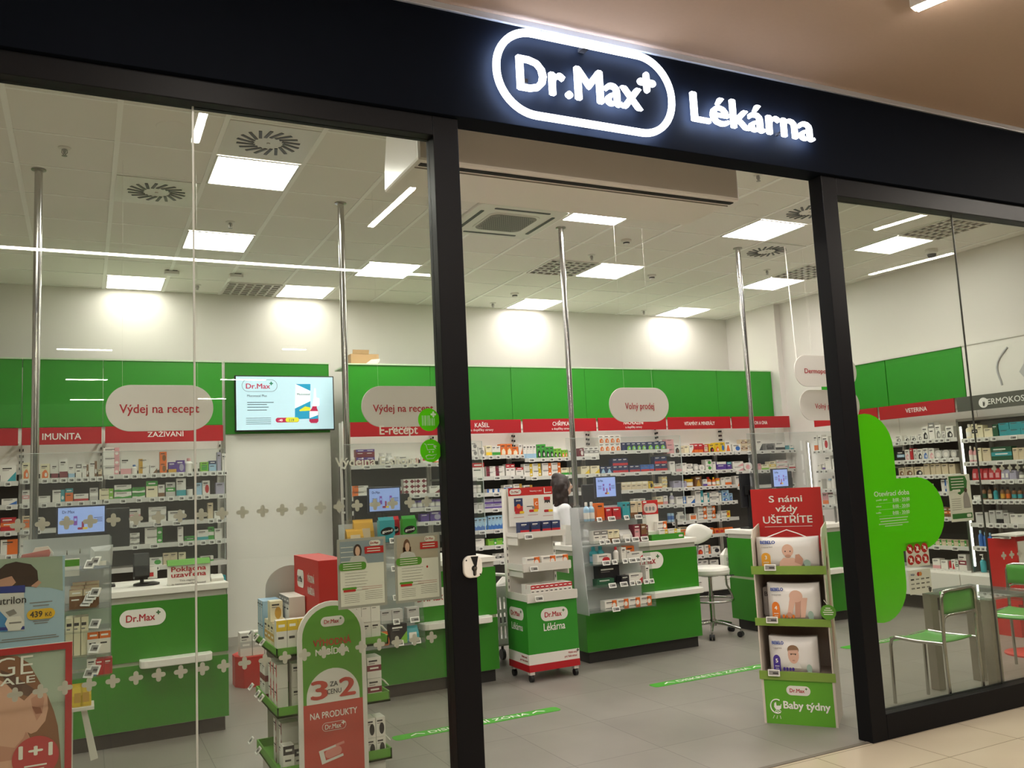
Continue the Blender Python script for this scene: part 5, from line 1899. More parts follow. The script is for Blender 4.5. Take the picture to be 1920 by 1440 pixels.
# ------------------------------------------------------------------ display trolley in the doorway
Yc = 6.60
cx0, cx1 = 3.318, 3.80
t = thing('display_trolley', 'white and green display trolley on castors with three trays, in the doorway', 'display', ((cx0 + cx1) / 2, 6.8, 0))
yb_ = 6.98
m = MB().box((cx0, Yc, .225), (cx1, yb_, .66), mat('trolley_green', '2F8A24', .5, noise=.03))
m.build('green_wrap', t)
MB().box((cx0 - .001, Yc - .001, .14), (cx1 + .001, yb_ + .001, .226), WHITEC).build('white_band', t)
MB().box((cx0 - .002, Yc - .002, .085), (cx1 + .002, yb_ + .002, .142), RED).build('red_band', t)
m = MB()
logo(m, (3.578, Yc, .535), UX, UZ, .26, WHITEC, .0015)
m.build('logo_plate', t)
m = MB()
m.text('Lékárna', (3.572, Yc - .002, .405), UX, UZ, .062, WTXT, w=.205)
m.text('Nízké ceny', (3.735, Yc - .002, .195), UX, UZ, .017, REDT, w=.085)
m.text('pro Vaše zdraví', (3.715, Yc - .002, .165), UX, UZ, .017, REDT, w=.12)
m.flat((3.785, Yc - .002, .213), UX, UZ, plus(.014, .004), INK)
m.build('front_print', t)
m = MB()
logo(m, (cx0, 6.80, .545), -UY, UZ, .27, WHITEC, .0015, h=.098)
m.build('logo_plate', t)
m = MB()
m.text('Lékárna', (cx0 - .002, 6.79, .41), -UY, UZ, .058, WTXT, w=.21)
m.text('Nízké ceny', (cx0 - .002, 6.68, .195), -UY, UZ, .017, REDT, w=.10)
m.text('pro Vaše zdraví', (cx0 - .002, 6.69, .165), -UY, UZ, .017, REDT, w=.14)
m.build('side_print', t)
for (x, y) in ((cx0 + .03, Yc + .03), (cx1 - .03, Yc + .03), (cx0 + .03, yb_ - .03), (cx1 - .03, yb_ - .03)):
    MB().tube([(x - .014, y, .028), (x + .014, y, .028)], .028, BLACK, 14).tube([(x, y, .028), (x, y, .085)], .010, STEEL, 8).box((x - .022, y - .022, .06), (x + .022, y + .022, .086), WHITEM).build('castor', t)


def tray(zb, zf, y0, x0, x1, nm='tray', lip=.06):
    m = MB().box((x0, y0, zb), (x1, yb_ - .03, zb + .012), WHITEM)
    m.box((x0, y0 - .006, zb - .02), (x1, y0 + .004, zb + lip), WHITEM)
    m.box((x0 - .006, y0, zb - .01), (x0 + .003, yb_ - .03, zb + lip * .9), WHITEM).box((x1 - .003, y0, zb - .01), (x1 + .006, yb_ - .03, zb + lip * .9), WHITEM)
    return m.build(nm, t)


MB().box((cx0 + .01, yb_ - .035, .66), (cx1 - .01, yb_ - .005, 1.60), WHITEM).build('back_panel', t)
for x in (cx0 + .008, cx1 - .008):
    u_ = MB().box((x - .012, yb_ - .045, .66), (x + .012, yb_, 1.60), WHITE)
    for k in range(7):
        u_.box((x - .003, yb_ - .047, .74 + k * .055), (x + .003, yb_ - .044, .765 + k * .055), BLACK)
    u_.build('upright', t)
tr3 = tray(.668, .7, Yc - .015, cx0 + .0, cx1 - .0, lip=.055)
tr2 = tray(.915, .93, Yc + .05, cx0 + .01, cx1 - .01, lip=.05)
tr1 = tray(1.195, 1.2, Yc + .12, cx0 + .01, cx1 - .01, lip=.03)
for z_, tr, yy in ((.70, tr3, Yc - .022), (.94, tr2, Yc + .043), (1.205, tr1, Yc + .113)):
    put_tag(tr, (cx0 + .10, yy - .012, z_), 0, .075, -.3)
    for x in (cx0 + .02, cx1 - .02):
        if tr is not tr3:
            MB().box((x - .004, yy + .03, z_ - .09), (x + .004, yb_ - .04, z_ - .02), WHITEM).build('bracket', tr)
# product board on top
pb = MB().box((cx0 + .035, yb_ - .06, 1.27), (cx1 - .005, yb_ - .052, 1.605), PAPER)
yq = yb_ - .0605
ux0, ux1 = cx0 + .035, cx1 - .005
pb.face([(ux0, yq, 1.535), (ux1, yq, 1.535), (ux1, yq, 1.605), (ux0, yq, 1.605)], REDC)
logo(pb, (ux0 + .07, yq - .001, 1.57), UX, UZ, .115, WHITEC, .0006)
pb.text('Vitamíny v akci', (ux1 - .17, yq - .001, 1.565), UX, UZ, .012, WTXT, w=.12)
pb.flat((ux1 - .05, yq - .001, 1.57), UX, UZ, [(-.035, -.025), (.04, -.022), (.04, -.015), (-.027, -.017), (-.027, .025), (-.035, .025)], WTXT)
for k, (xx, w, h, c1_, c2_, c3_) in enumerate(((ux0 + .095, .085, .115, 'N', 'R', 'O'), (ux0 + .235, .12, .10, 'W', 'O', 'Y'), (ux0 + .385, .065, .115, 'R', 'W', 'K'))):
    zc = 1.455
    pb.flat((xx, yq - .001, zc), UX, UZ, rect(w, h), pm(c1_ if k != 2 else 'W'))
    if k == 0:
        pb.flat((xx, yq - .002, zc - h * .3), UX, UZ, rect(w, h * .4), pm('R'))
        pb.flat((xx, yq - .003, zc - h * .1), UX, UZ, circ(.02, 14), pm('O'))
        pb.text('ZINEK', (xx, yq - .003, zc + h * .28), UX, UZ, .012, WTXT, w=.05)
    elif k == 1:
        pb.flat((xx + w * .3, yq - .002, zc), UX, UZ, rect(w * .4, h), pm('O'))
        pb.text('C', (xx + w * .32, yq - .003, zc - .012), UX, UZ, .03, WTXT)
        pb.flat((xx + w * .05, yq - .004, zc - h * .3), UX, UZ, circ(.014, 14), pm('E'))
        pb.flat((xx - w * .25, yq - .003, zc - h * .18), UX, UZ, rect(w * .5, .007), INK)
    else:
        pb.flat((xx, yq - .002, zc + h * .38), UX, UZ, rect(w, h * .24), pm('R'))
        pb.flat((xx, yq - .002, zc + h * .10), UX, UZ, [(-.028, -.012), (-.012, .0), (0, -.012), (.012, 0), (.028, -.012), (.028, .018), (-.028, .018)], INK)
    pb.plate((xx - .01, yq - .002, zc - h * .58), UX, UZ, rrect(.055, .022, .01), .0008, pm('R'))
    pb.plate((xx + .03, yq - .003, zc - h * .58), UX, UZ, rrect(.045, .022, .01), .0008, pm('Y'))
    pb.flat((xx, yq - .001, zc - h * .95), UX, UZ, rect(.10, .005), mat('pale_red_ink', 'C99A94', .6))
pb.build('product_board', t)
CG = 'goods on the display trolley'
for k, x in enumerate((cx0 + .095, cx0 + .205, cx0 + .315, cx0 + .41)):
    put('carton', 'bot', 'NRO', x, Yc + .15 + .004 * k, 1.208, .085, .08, .098, 'trolley, top tray', CG)
for k, x in enumerate((cx0 + .115, cx0 + .27, cx0 + .395)):
    put('carton', 'sun', 'WOW', x, Yc + .07, .928, .135, .06, .085, 'trolley, middle tray', CG)
for k in range(9):
    for r in range(2):
        put('carton', 'top', 'WR', cx0 + .075 + .0445 * k, Yc + .01 + .09 * r, .681, .043, .085, .105, 'trolley, lowest tray ' + ('front' if r == 0 else 'back'), CG)

# slatted grey plastic trolley and white bags behind it
pg = W(946, 1200, 7.35)
t = thing('slatted_cart', 'grey plastic slatted cart with wheels, squeezed behind the display trolley', 'cart', (3.36, 7.45, 0))
GP = mat('grey_plastic', 'B9B8B4', .45)
x0, x1, yy = 3.27, 3.60, 7.32
MB().box((x0, yy, .62), (x1, yy + .03, .72), GP).box((x0, yy, .20), (x1, yy + .03, .25), GP).box((x0, yy, .48), (x1, yy + .03, .51), GP).box((x0, yy, .36), (x1, yy + .03, .385), GP).build('panel_frame', t)
for k in range(9):
    xx = x0 + .01 + k * .04
    MB().box((xx - .008, yy + .004, .20), (xx + .008, yy + .026, .64), GP).build('slat', t)
MB().box((x0, yy + .03, .18), (x1, yy + .35, .22), GP).build('floor_plate', t)
MB().tube([(x0 + .0, yy + .02, .72), (x0 - .06, yy - .03, .80), (x0 + .02, yy - .05, .845), (x1, yy - .05, .80)], .016, mat('white_plastic', 'DDDBD5', .4), 8).build('handle', t)
for (x, y) in ((x0 + .04, yy + .05), (x1 - .04, yy + .05), (x0 + .04, yy + .31), (x1 - .04, yy + .31)):
    MB().tube([(x - .015, y, .05), (x + .015, y, .05)], .05, DARK, 16).box((x - .01, y - .01, .05), (x + .01, y + .01, .19), DARK).build('wheel', t)
pb2 = W(944, 1100, 7.5)
tag(MB().raw([pb2 + Vector(v) for v in ((-.10, -.05, -.10), (.09, -.06, -.12), (.12, .06, -.1), (-.08, .07, -.1), (-.08, -.03, .02), (.05, -.04, .06), (.10, .03, .09), (-.05, .05, .03), (.02, -.0, .12), (.10, .02, .13))],
             [(3, 2, 1, 0), (0, 1, 5, 4), (1, 2, 6, 5), (2, 3, 7, 6), (3, 0, 4, 7), (4, 5, 8), (5, 6, 9, 8), (6, 7, 8, 9), (7, 4, 8)], PAPER).box(pb2 + Vector((-.02, -.02, -.14)), pb2 + Vector((.05, .04, -.1)), PAPER).build('crumpled_bag'), 'crumpled white bag lying on the handle of the grey slatted cart', 'bag')

# ------------------------------------------------------------------ acrylic display racks on the counter fronts


def acrylic_rack(x0, x1, yf, yb, zs, z0, z1, label, lips):
    t = thing('acrylic_rack', label, 'display rack', ((x0 + x1) / 2, (yf + yb) / 2, z0), 'acrylic racks on the counter fronts')
    MB().box((x0, yb - .006, z0), (x1, yb, z1), FROST).build('back_sheet', t)
    for x in (x0, x1 - .005):
        MB().prism([(x, yf + .0, z0), (x, yb, z0), (x, yb, z1), (x, yf + .09, z1)], (.005, 0, 0), FROST if x == x0 else ACRYL).build('side_sheet', t)
    out = []
    n = len(zs)
    for i, z in enumerate(zs):
        k = (z - z0) / (z1 - z0)
        y = yf + .09 * k
        s = MB().box((x0 + .006, y, z - .005), (x1 - .006, yb - .007, z), ACRYL).box((x0 + .006, y - .004, z - .006), (x1 - .006, y, z + .025), ACRYL).build('shelf', t)
        for q, w in lips[i]:
            put_tag(s, (x0 + q, y - .008, z + .03), 0, w, -.35)
        out.append((z, y))
    return t, out


rk, RC = acrylic_rack(3.95, 4.665, 6.655, 6.885, (1.275, 1.075, .893, .694, .49), .47, 1.40, 'frosted acrylic rack with five shelves on the front of the doorway counter',
                      [[(.20, .05), (.33, .075), (.49, .05), (.62, .075)], [(.20, .05), (.26, .05), (.35, .075), (.47, .05), (.56, .075), (.66, .075)], [(.22, .075), (.31, .05), (.42, .05), (.50, .075), (.56, .05), (.62, .05), (.68, .05)],
                       [(.26, .075), (.38, .075), (.47, .05), (.54, .05), (.62, .05), (.68, .05)], [(.27, .075)]])
WC = [q + ' shelf, doorway rack' for q in ('top', 'second', 'third', 'fourth', 'lowest')]
GC = 'goods in the doorway acrylic rack'


def rackrow(R, i, x0, items, where, group):
    z, y = R[i]
    for (x, w, h, kind, style, cs, n, *rest) in items:
        for k in range(n):
            dy = rest[0] if rest else 0
            put(kind, style, cs, x0 + x + w * k, y + .008 + dy, z + .001, w * .97, min(.09, w) if kind != 'carton' else .08, h, where, group)


rackrow(RC, 0, 3.95, [(.10, .055, .17, 'bottle', 'plain', 'SW', 2), (.235, .075, .155, 'carton', 'plain', 'OU', 1), (.32, .066, .11, 'carton', 'plain', 'RW', 1), (.405, .09, .11, 'carton', 'plain', 'RW', 1),
                      (.49, .045, .15, 'carton', 'plain', 'TS', 2), (.59, .085, .15, 'carton', 'bot', 'XUW', 1), (.67 - .01, .05, .15, 'carton', 'bot', 'XK', 1)], WC[0], GC)
rackrow(RC, 1, 3.95, [(.17, .075, .11, 'carton', 'top', 'WE', 2), (.315, .06, .11, 'carton', 'bot', 'CUW', 2), (.482, .14, .10, 'pouch', 'plain', 'HW', 1), (.60, .075, .14, 'carton', 'lab', 'MPW', 1), (.675, .06, .14, 'carton', 'bot', 'UMO', 1)], WC[1], GC)
rackrow(RC, 2, 3.95, [(.22, .15, .085, 'carton', 'circ', 'WR', 1), (.18, .075, .15, 'bottle', 'plain', 'TTS', 2, .08), (.36, .05, .14, 'bottle', 'plain', 'WRW', 1), (.43, .05, .13, 'carton', 'plain', 'WE', 1), (.48, .04, .10, 'carton', 'plain', 'WE', 1), (.565, .14, .08, 'carton', 'dia', 'WR', 1), (.55, .09, .13, 'carton', 'mid', 'OR', 1, .075)], WC[2], GC)
rackrow(RC, 3, 3.95, [(.21, .18, .07, 'carton', 'plain', 'DT', 1), (.31, .23, .17, 'carton', 'plain', 'KE', 1, .10), (.42, .09, .08, 'carton', 'plain', 'KE', 1), (.53, .15, .09, 'carton', 'dia', 'WR', 1), (.66, .04, .15, 'carton', 'plain', 'WE', 1)], WC[3], GC)
rackrow(RC, 4, 3.95, [(.235, .125, .085, 'carton', 'sun', 'WOW', 4)], WC[4], GC)

rk2, RM = acrylic_rack(1.80, 2.405, 6.56, 6.805, (1.235, 1.02, .80, .62, .46), .40, 1.39, 'frosted acrylic rack behind the two hanging info posters', [[(.38, .05)], [(.38, .05)], [(.38, .05)], [(.37, .05), (.52, .075)], [(.38, .075), (.52, .075)]])
WM = [q + ' shelf, info-poster rack' for q in ('top', 'second', 'third', 'fourth', 'lowest')]
GM = 'goods in the rack behind the info posters'
rackrow(RM, 0, 1.80, [(.09, .14, .12, 'pouch', 'plain', 'FX', 1), (.19, .17, .185, 'pouch', 'plain', 'FX', 1, .095)], WM[0], GM)
for x, cm, w, nm in ((2.148, 'T', .125, 'teal'), (2.232, 'R', .085, 'red'), (2.335, 'G', .115, 'green')):
    yy_ = RM[0][1] + (.012 if nm != 'red' else .08)
    zz = 1.2365
    tt = thing('snack_box', nm + ' snack box with a black oval good on the rack above the info posters', 'box', (x, yy_ + .03, zz), 'snack boxes above the info posters')
    MB().box((x - w / 2, yy_, zz), (x + w / 2, yy_ + .06, zz + .17), pm(cm)).prism([(x - w / 2, yy_ + .02, zz + .17), (x + w / 2, yy_ + .02, zz + .17), (x + w / 2, yy_ + .03, zz + .195), (x - w / 2, yy_ + .03, zz + .195)], (0, .01, 0), pm(cm)).build('carton', tt)
    mk = MB().plate((x, yy_ - .0005, zz + .085), Vector((1, 0, .12)), UZ, [(a * w * .44, b * .030) for a, b in circ(1, 18)], .0006, BLACK)
    mk.text('good', (x, yy_ - .0018, zz + .077), Vector((1, 0, .12)), UZ, .019, WTXT, w=w * .66, bold=.03)
    mk.build('front_print', tt)
rackrow(RM, 3, 1.80, [(.30, .09, .10, 'carton', 'plain', 'HW', 2), (.52, .10, .10, 'carton', 'plain', 'HE', 1)], WM[3], GM)
rackrow(RM, 4, 1.80, [(.27, .09, .10, 'pouch', 'plain', 'OK', 1), (.39, .14, .15, 'carton', 'dia', 'KL', 1), (.505, .11, .12, 'pouch', 'plain', 'TW', 1)], WM[4], GM)

# small green display with packs on the doorway counter
a, b = W(1212, 1010, 7.0), W(1272, 1003, 7.0)
t = thing('counter_display', 'small green and white counter display with a red picture card on the doorway counter', 'display', ((a.x + b.x) / 2, 6.96, 1.041))
gx0, gx1 = a.x, b.x
MB().box((gx0, 6.91, 1.0415), (gx1, 7.02, 1.095), GREEND).box((gx0, 6.96, 1.095), (gx1, 7.02, 1.125), WHITEC).build('tray_box', t)
MB().plate(((gx1 - .04), 6.909, 1.068), UX, UZ, rrect(.05, .02, .009), .001, WHITEC).build('badge', t)
cdx = gx0 + .10
m = MB().box((gx0 - .02, 7.012, 1.10), (gx0 + .165, 7.020, 1.42), PAPER)
m.face([(gx0 - .02, 7.011, 1.285), (gx0 + .165, 7.011, 1.285), (gx0 + .165, 7.011, 1.42), (gx0 - .02, 7.011, 1.42)], REDC)
m.plate((gx0 + .075, 7.011, 1.345), UX, UZ, rrect(.155, .09, .04), .001, mat('card_pink', 'D9C4BC', .6))
m.plate((gx0 + .015, 7.011, 1.405), UX, UZ, rrect(.04, .016, .008), .001, WHITEC)
for k in range(3):
    m.flat((gx0 + .03 + .04 * k, 7.0095, 1.34), UX, UZ, [(-.012, -.02), (.012, -.02), (.016, .01), (0, .022), (-.014, .01)], INKG)
m.build('picture_card', t)
put('carton', 'sun', 'WOW', gx0 + .165, 6.962, 1.126, .115, .045, .085, 'on the small green counter display', GC)
for k in range(2):
    put('carton', 'side', 'WYW', gx0 + .14 + .11 * k, 6.912, 1.096, .10, .045, .042, 'on the small green counter display', GC)
for k, (xx, cs) in enumerate(((4.73, 'MK'), (4.79, 'UM'))):
    put('carton', 'top', cs, xx, 6.93, 1.0415, .055, .06, .15, 'on the doorway counter by the rack', GC)
# floor strips
STRIP = mat('floor_strip_green', '47A02C', .45)


def strip(p, q, label, w=.115):
    p, q = Vector((*p, 0)), Vector((*q, 0))
    u = (q - p).normalized()
    v = Vector((-u.y, u.x, 0))
    c = (p + q) / 2
    L_ = (q - p).length
    t = thing('floor_strip', label, 'floor sticker', (c.x, c.y, 0), 'green DISKRÉTNÍ ZÓNA floor strips')
    MB().plate(c, u, v, rrect(L_, w, .035), .002, STRIP).build('band', t)
    m = MB()
    z = Vector((0, 0, .003))
    m.text('DISKRÉTNÍ ZÓNA', c + z - v * .027, u, v, .055, WTXT, w=L_ * .60, bold=.012)
    for s in (-1, 1):
        m.flat(c + z + u * (s * L_ * .365), u, v, [(-.05, -.02), (0, .012), (.05, -.02), (.05, -.004), (0, .03), (-.05, -.004)], WTXT)
    m.build('lettering', t)


strip((1.855, 5.755), (3.12, 5.77), 'green floor strip DISKRÉTNÍ ZÓNA crossed by the left door post')
strip((4.04, 5.905), (5.30, 5.92), 'green floor strip DISKRÉTNÍ ZÓNA left of the nappy display')
strip((6.25, 6.02), (7.5, 6.03), 'green floor strip DISKRÉTNÍ ZÓNA seen through the right window behind the chair')

# red first-aid style carton with white boxes beside the tower
a = F(462, 1290)
t = thing('red_carton_bin', 'red eight-sided cardboard bin on the floor by the television panel', 'bin', (1.35, 8.25, 0))
rx0, rx1 = W(444, 1250, 8.0).x, W(500, 1250, 8.0).x
zr0, zr1 = 0.0, W(470, 1232, 8.0).z
MB().prism([(rx0 + .06, 8.0, 0), (rx1, 8.0, 0), (rx1, 8.35, 0), (rx0 + .06, 8.35, 0), (rx0, 8.25, 0), (rx0, 8.1, 0)], (0, 0, zr1), REDC).build('bin_body', t)
for k in range(3):
    put('carton', 'mid', 'WHK', rx0 + .09 + .105 * k, 8.06 + .0 * k, zr1 + .001, .10, .12, .20, 'in the red carton bin', 'boxes in the red carton bin')
# ------------------------------------------------------------------ red and green cardboard nappy display in the doorway
NP0 = Vector((4.043, 4.623, 0))
NU = Vector((.619, -.785, 0)).normalized()
ND = Vector((.785, .619, 0)).normalized()       # into the display


def npx(x, y, d=0.0):
    """measured pixel -> local (u, z) on the display's upright plane d metres behind its front"""
    r = _ray(x, y)
    o = NP0 + ND * d
    k = o.dot(ND) / r.dot(ND)
    p = r * k + Vector((0, 0, CAM_Z))
    return (p - o).dot(NU), p.z


def nw(u, z, d=0.0):
    return NP0 + NU * u + ND * d + Vector((0, 0, z))


NWD = npx(1572, 1367)[0]
t = thing('nappy_display', 'cardboard display of nappy packs with red header S námi vždy UŠETŘÍTE', 'display', nw(NWD / 2, 0, .17))
DEP = .34
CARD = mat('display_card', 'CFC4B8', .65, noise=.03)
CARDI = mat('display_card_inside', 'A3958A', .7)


def slab(u0, z0, u1, z1, d0, d1, m):
    return MB().prism([nw(u0, z0, d0), nw(u1, z0, d0), nw(u1, z1, d0), nw(u0, z1, d0)], ND * (d1 - d0), m)


zA = npx(1424, 1257)[1]
zT = npx(1402, 1003)[1]
uL, uR = 0.0, NWD
for u in (uL, uR):
    MB().prism([nw(u, 0, .0), nw(u, 0, DEP), nw(u, zT + .06, DEP), nw(u, zT + .03, .06), nw(u, zT - .02, .0)], NU * (.008 if u == uL else -.008), CARD).build('side_panel', t)
m = MB()
q = [(.09, .95), (.19, .98), (.2, .6), (.2, .42), (.10, .30), (.085, .5)]
m.face([nw(uR + .0015, a[1] * zT, a[0] + .04) for a in q], mat('photo_skin_soft', 'C9A091', .6))
m.face([nw(uR + .0025, a[1] * zT, a[0] + .04) for a in ((.10, .86), (.17, .87), (.17, .80), (.11, .79))], mat('photo_brown', '7A5346', .6))
m.build('side_picture', t)
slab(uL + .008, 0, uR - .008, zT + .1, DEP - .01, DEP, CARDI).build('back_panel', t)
hz0 = npx(1417, 1007, DEP - .02)[1]
hu0, hz1 = npx(1407, 918, DEP - .02)
hu1 = npx(1538, 914, DEP - .02)[0]
hd = slab(hu0, hz0 - .10, hu1, hz1, DEP - .03, DEP - .012, REDC).build('header_board', t)
m = MB()
for s, x, y, wpx, hh in (('S námi', 1473, 941, 62, .062), ('vždy', 1475, 959, 41, .062), ('UŠETŘÍTE', 1477.5, 980.5, 92, .068)):
    a = npx(x - wpx / 2, y, DEP - .032)
    b = npx(x + wpx / 2, y, DEP - .032)
    m.text(s, nw((a[0] + b[0]) / 2, a[1] / 2 + b[1] / 2, DEP - .032), NU, UZ, hh * .72, WTXT, w=b[0] - a[0], bold=.018)
a, b = npx(1434, 988, DEP - .032), npx(1523, 987, DEP - .032)
m.flat(nw((a[0] + b[0]) / 2, a[1], DEP - .032), NU, UZ, rect(b[0] - a[0], .003), WTXT)
m.build('lettering', hd)
TRAYS = []
for (xl, yt, yb) in ((1405.5, 1061.5, 1077), (1414, 1158.6, 1172.5), (1424, 1257, 1273)):
    z1, z0 = npx(xl, yt, -.01)[1], npx(xl, yb, -.01)[1]
    lip = slab(-.012, z0, NWD + .012, z1, -.012, -.004, mat('tray_olive', '7C9B3E', .55, noise=.04))
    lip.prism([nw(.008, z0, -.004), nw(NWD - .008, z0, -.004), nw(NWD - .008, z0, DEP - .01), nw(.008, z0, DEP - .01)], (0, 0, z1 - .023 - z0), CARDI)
    tr = lip.build('tray', t)
    TRAYS.append((z1 - .022, z1))
    u = {1405.5: .115, 1414: .10, 1424: .085}[xl]
    o = bpy.data.objects.new('price_tag', tag_mesh(.075))
    COL.objects.link(o)
    o.parent = tr
    o.location = nw(u, z1 + .012, -.016) - WO[tr.name]
    o.rotation_euler = (-.15, 0, math.atan2(NU.y, NU.x))
slab(.010, 0, NWD - .010, TRAYS[2][0] - .03, -.003, .004, mat('display_green', '5FA52A', .5, noise=.04)).build('front_panel', t)
slab(-.003, 0, .012, TRAYS[2][0], -.006, .003, CARD).build('edge_strip', t)
slab(NWD - .012, 0, NWD + .003, TRAYS[2][0], -.006, .003, CARD).build('edge_strip', t)
m = MB()
a = npx(1497, 1295)
logo(m, nw(a[0], a[1], -.0035), NU, UZ, .150, WHITEC, .0008)
a, b = npx(1470, 1327), npx(1558, 1337)
m.text('Baby týdny', nw((a[0] + b[0]) / 2, npx(1510, 1330)[1], -.0045), NU, UZ, .046, WTXT, w=(b[0] - a[0]), bold=.03)
c = nw(npx(1457, 1325)[0], npx(1457, 1324)[1], -.0045)
arc = [(.040 * math.cos(w), .044 * math.sin(w)) for w in [math.radians(60 + 240 * i / 16) for i in range(17)]]
m.tube([c + NU * p[0] + UZ * p[1] for p in arc], .0042, WTXT, 6)
m.flat(c, NU, UZ, [(-.015, .02), (-.004, .028), (-.002, .004), (.024, .006), (.026, .016), (.030, .016), (.026, -.012), (.012, -.022), (-.008, -.02), (-.018, -.004)], WTXT)
for s in (-.004, .016):
    m.ring(c + NU * s - UZ * .031, NU, UZ, circ(.0085, 14), circ(.005, 14), -.0005, WTXT)
for s, e in ((-.02, -.03), (.0, -.006), (.016, .02)):
    m.tube([c + NU * s - UZ * .058, c + NU * e - UZ * .078], .0016, WTXT, 5)
m.build('front_print', t)

SKIN_P = mat('picture_skin', 'DDB39E', .55)
SKIN_D = mat('picture_skin_dark', 'C4937E', .55)


def nappy_pack(x0, x1, y0, tray, d, num, ncol, label, art):
    z = tray[0] + .001
    ym = {3: 1060, 4: 1163, 5: 1262}[num]
    u0, u1 = npx(x0, ym, d)[0], npx(x1, ym, d)[0]
    zt = npx((x0 + x1) / 2, y0, d)[1]
    w, h = u1 - u0, zt - z
    t = thing('nappy_pack', label, 'nappies', nw((u0 + u1) / 2, z, d + .06), 'nappy packs in the cardboard display')
    PK = mat('pack_film', 'E9E6E2', .25, spec=.6)
    nx, nz = 9, 7
    vs, fs = [], []
    for side in (0, 1):
        for j in range(nz):
            for i in range(nx):
                a, b = i / (nx - 1), j / (nz - 1)
                e = max(abs(2 * a - 1), abs(2 * b - 1))
                bul = (1 - e ** 4) * .022
                dd = (-bul if side == 0 else .115 + bul) + (.012 * e ** 8 * (1 if side == 0 else -1))
                vs.append(nw(u0 + w * a, z + h * b - .008 * math.sin(PI * a) * (b > .95), d + dd))
    K = nx * nz
    for j in range(nz - 1):
        for i in range(nx - 1):
            q = j * nx + i
            fs.append((q, q + 1, q + nx + 1, q + nx))
            fs.append((K + q, K + q + nx, K + q + nx + 1, K + q + 1))
    edge = [i for i in range(nx)] + [j * nx + nx - 1 for j in range(1, nz)] + [(nz - 1) * nx + i for i in range(nx - 2, -1, -1)] + [j * nx for j in range(nz - 2, 0, -1)]
    for a, b in zip(edge, edge[1:] + edge[:1]):
        fs.append((a, K + a, K + b, b))
    MB().raw(vs, fs, PK, True).build('pack', t)
    m = MB()
    c = nw((u0 + u1) / 2, z + h / 2, d - .0235)

    def P(a, b, k=0):
        return c + NU * (w * (a - .5)) + UZ * (h * (b - .5)) - ND * (.0007 * k)

    def poly(pts, q, k):
        m.face([P(a, b, k) for a, b in pts], q)

    def ell(a, b, ra, rb, q, k, n=18):
        poly([(a + ra * math.cos(i * 2 * PI / n), b + rb * math.sin(i * 2 * PI / n)) for i in range(n)], q, k)
    m.text('BEBELO', P(.20, .80), NU, UZ, .020, mat('pack_blue', '2B4C9C', .5), w=w * .24, bold=.05)
    m.text('nappies', P(.185, .68), NU, UZ, .010, INKG, w=w * .18)
    ax_, aw_ = .155, .075
    poly([(ax_ - aw_, .05), (ax_ + aw_, .05), (ax_ + aw_, .38)] + [(ax_ + aw_ * math.cos(q), .38 + .13 * math.sin(q)) for q in [PI * i / 8 for i in range(1, 8)]] + [(ax_ - aw_, .38)], ncol, 0)
    m.text(str(num), P(ax_, .30, 1), NU, UZ, .024, WTXT, bold=.04)
    m.flat(P(ax_, .2, 1), NU, UZ, rect(w * .09, .004), WTXT)
    m.flat(P(ax_, .14, 1), NU, UZ, rect(w * .07, .003), WTXT)
    for i in range(4):
        if num != 3:
            ell(.30 + .062 * i, .13, .026, .048, ncol, 0)
    if art == 'face3':
        poly([(.36, .02), (.74, .02), (.70, .26), (.60, .34), (.44, .34), (.38, .22)], SKIN_P, 0)
        poly([(.62, .2), (.74, .1), (.76, .30), (.70, .46), (.64, .44)], SKIN_D, 1)
        ell(.52, .58, .095, .20, SKIN_P, 2)
        for s in (-.04, .04):
            ell(.52 + s, .55, .012, .02, INK, 3)
        ell(.52, .40, .05, .05, SKIN_D, 3)
    elif art == 'legs':
        for a0, a1 in ((.36, .50), (.52, .60), (.62, .72)):
            poly([(a0 + .0, .10), (a0 + .09, .10), (a1 + .06, .62), (a1 - .06, .62)], SKIN_P if a0 != .52 else SKIN_D, 0)
        ell(.56, .66, .13, .16, SKIN_P, 1)
        ell(.41, .18, .05, .06, SKIN_D, 1)
    else:
        poly([(.38, .16), (.66, .16), (.60, .34), (.44, .34)], mat('pack_pale', 'DAD7D0', .5), 0)
        ell(.51, .52, .115, .24, SKIN_P, 1)
        ell(.51, .66, .118, .13, mat('picture_hair', '8A6A50', .6), 2)
        poly([(.40, .56), (.62, .56), (.61, .66), (.41, .64)], SKIN_P, 3)
        for s in (-.045, .045):
            ell(.51 + s, .54, .013, .022, INK, 4)
        ell(.51, .37, .03, .018, SKIN_D, 4)
    TL = mat('pack_teal', '9DB5A8', .5)
    ell(.82, .17, .055, .11, TL, 0)
    poly([(.78, .05), (.87, .05), (.87, .16), (.78, .16)], TL, 1)
    ell(.82, .05, .085, .03, mat('pack_teal_pale', 'BFCDC0', .5), 2)
    m.build('front_print', t)
    return t, (u0, u1, z, zt)


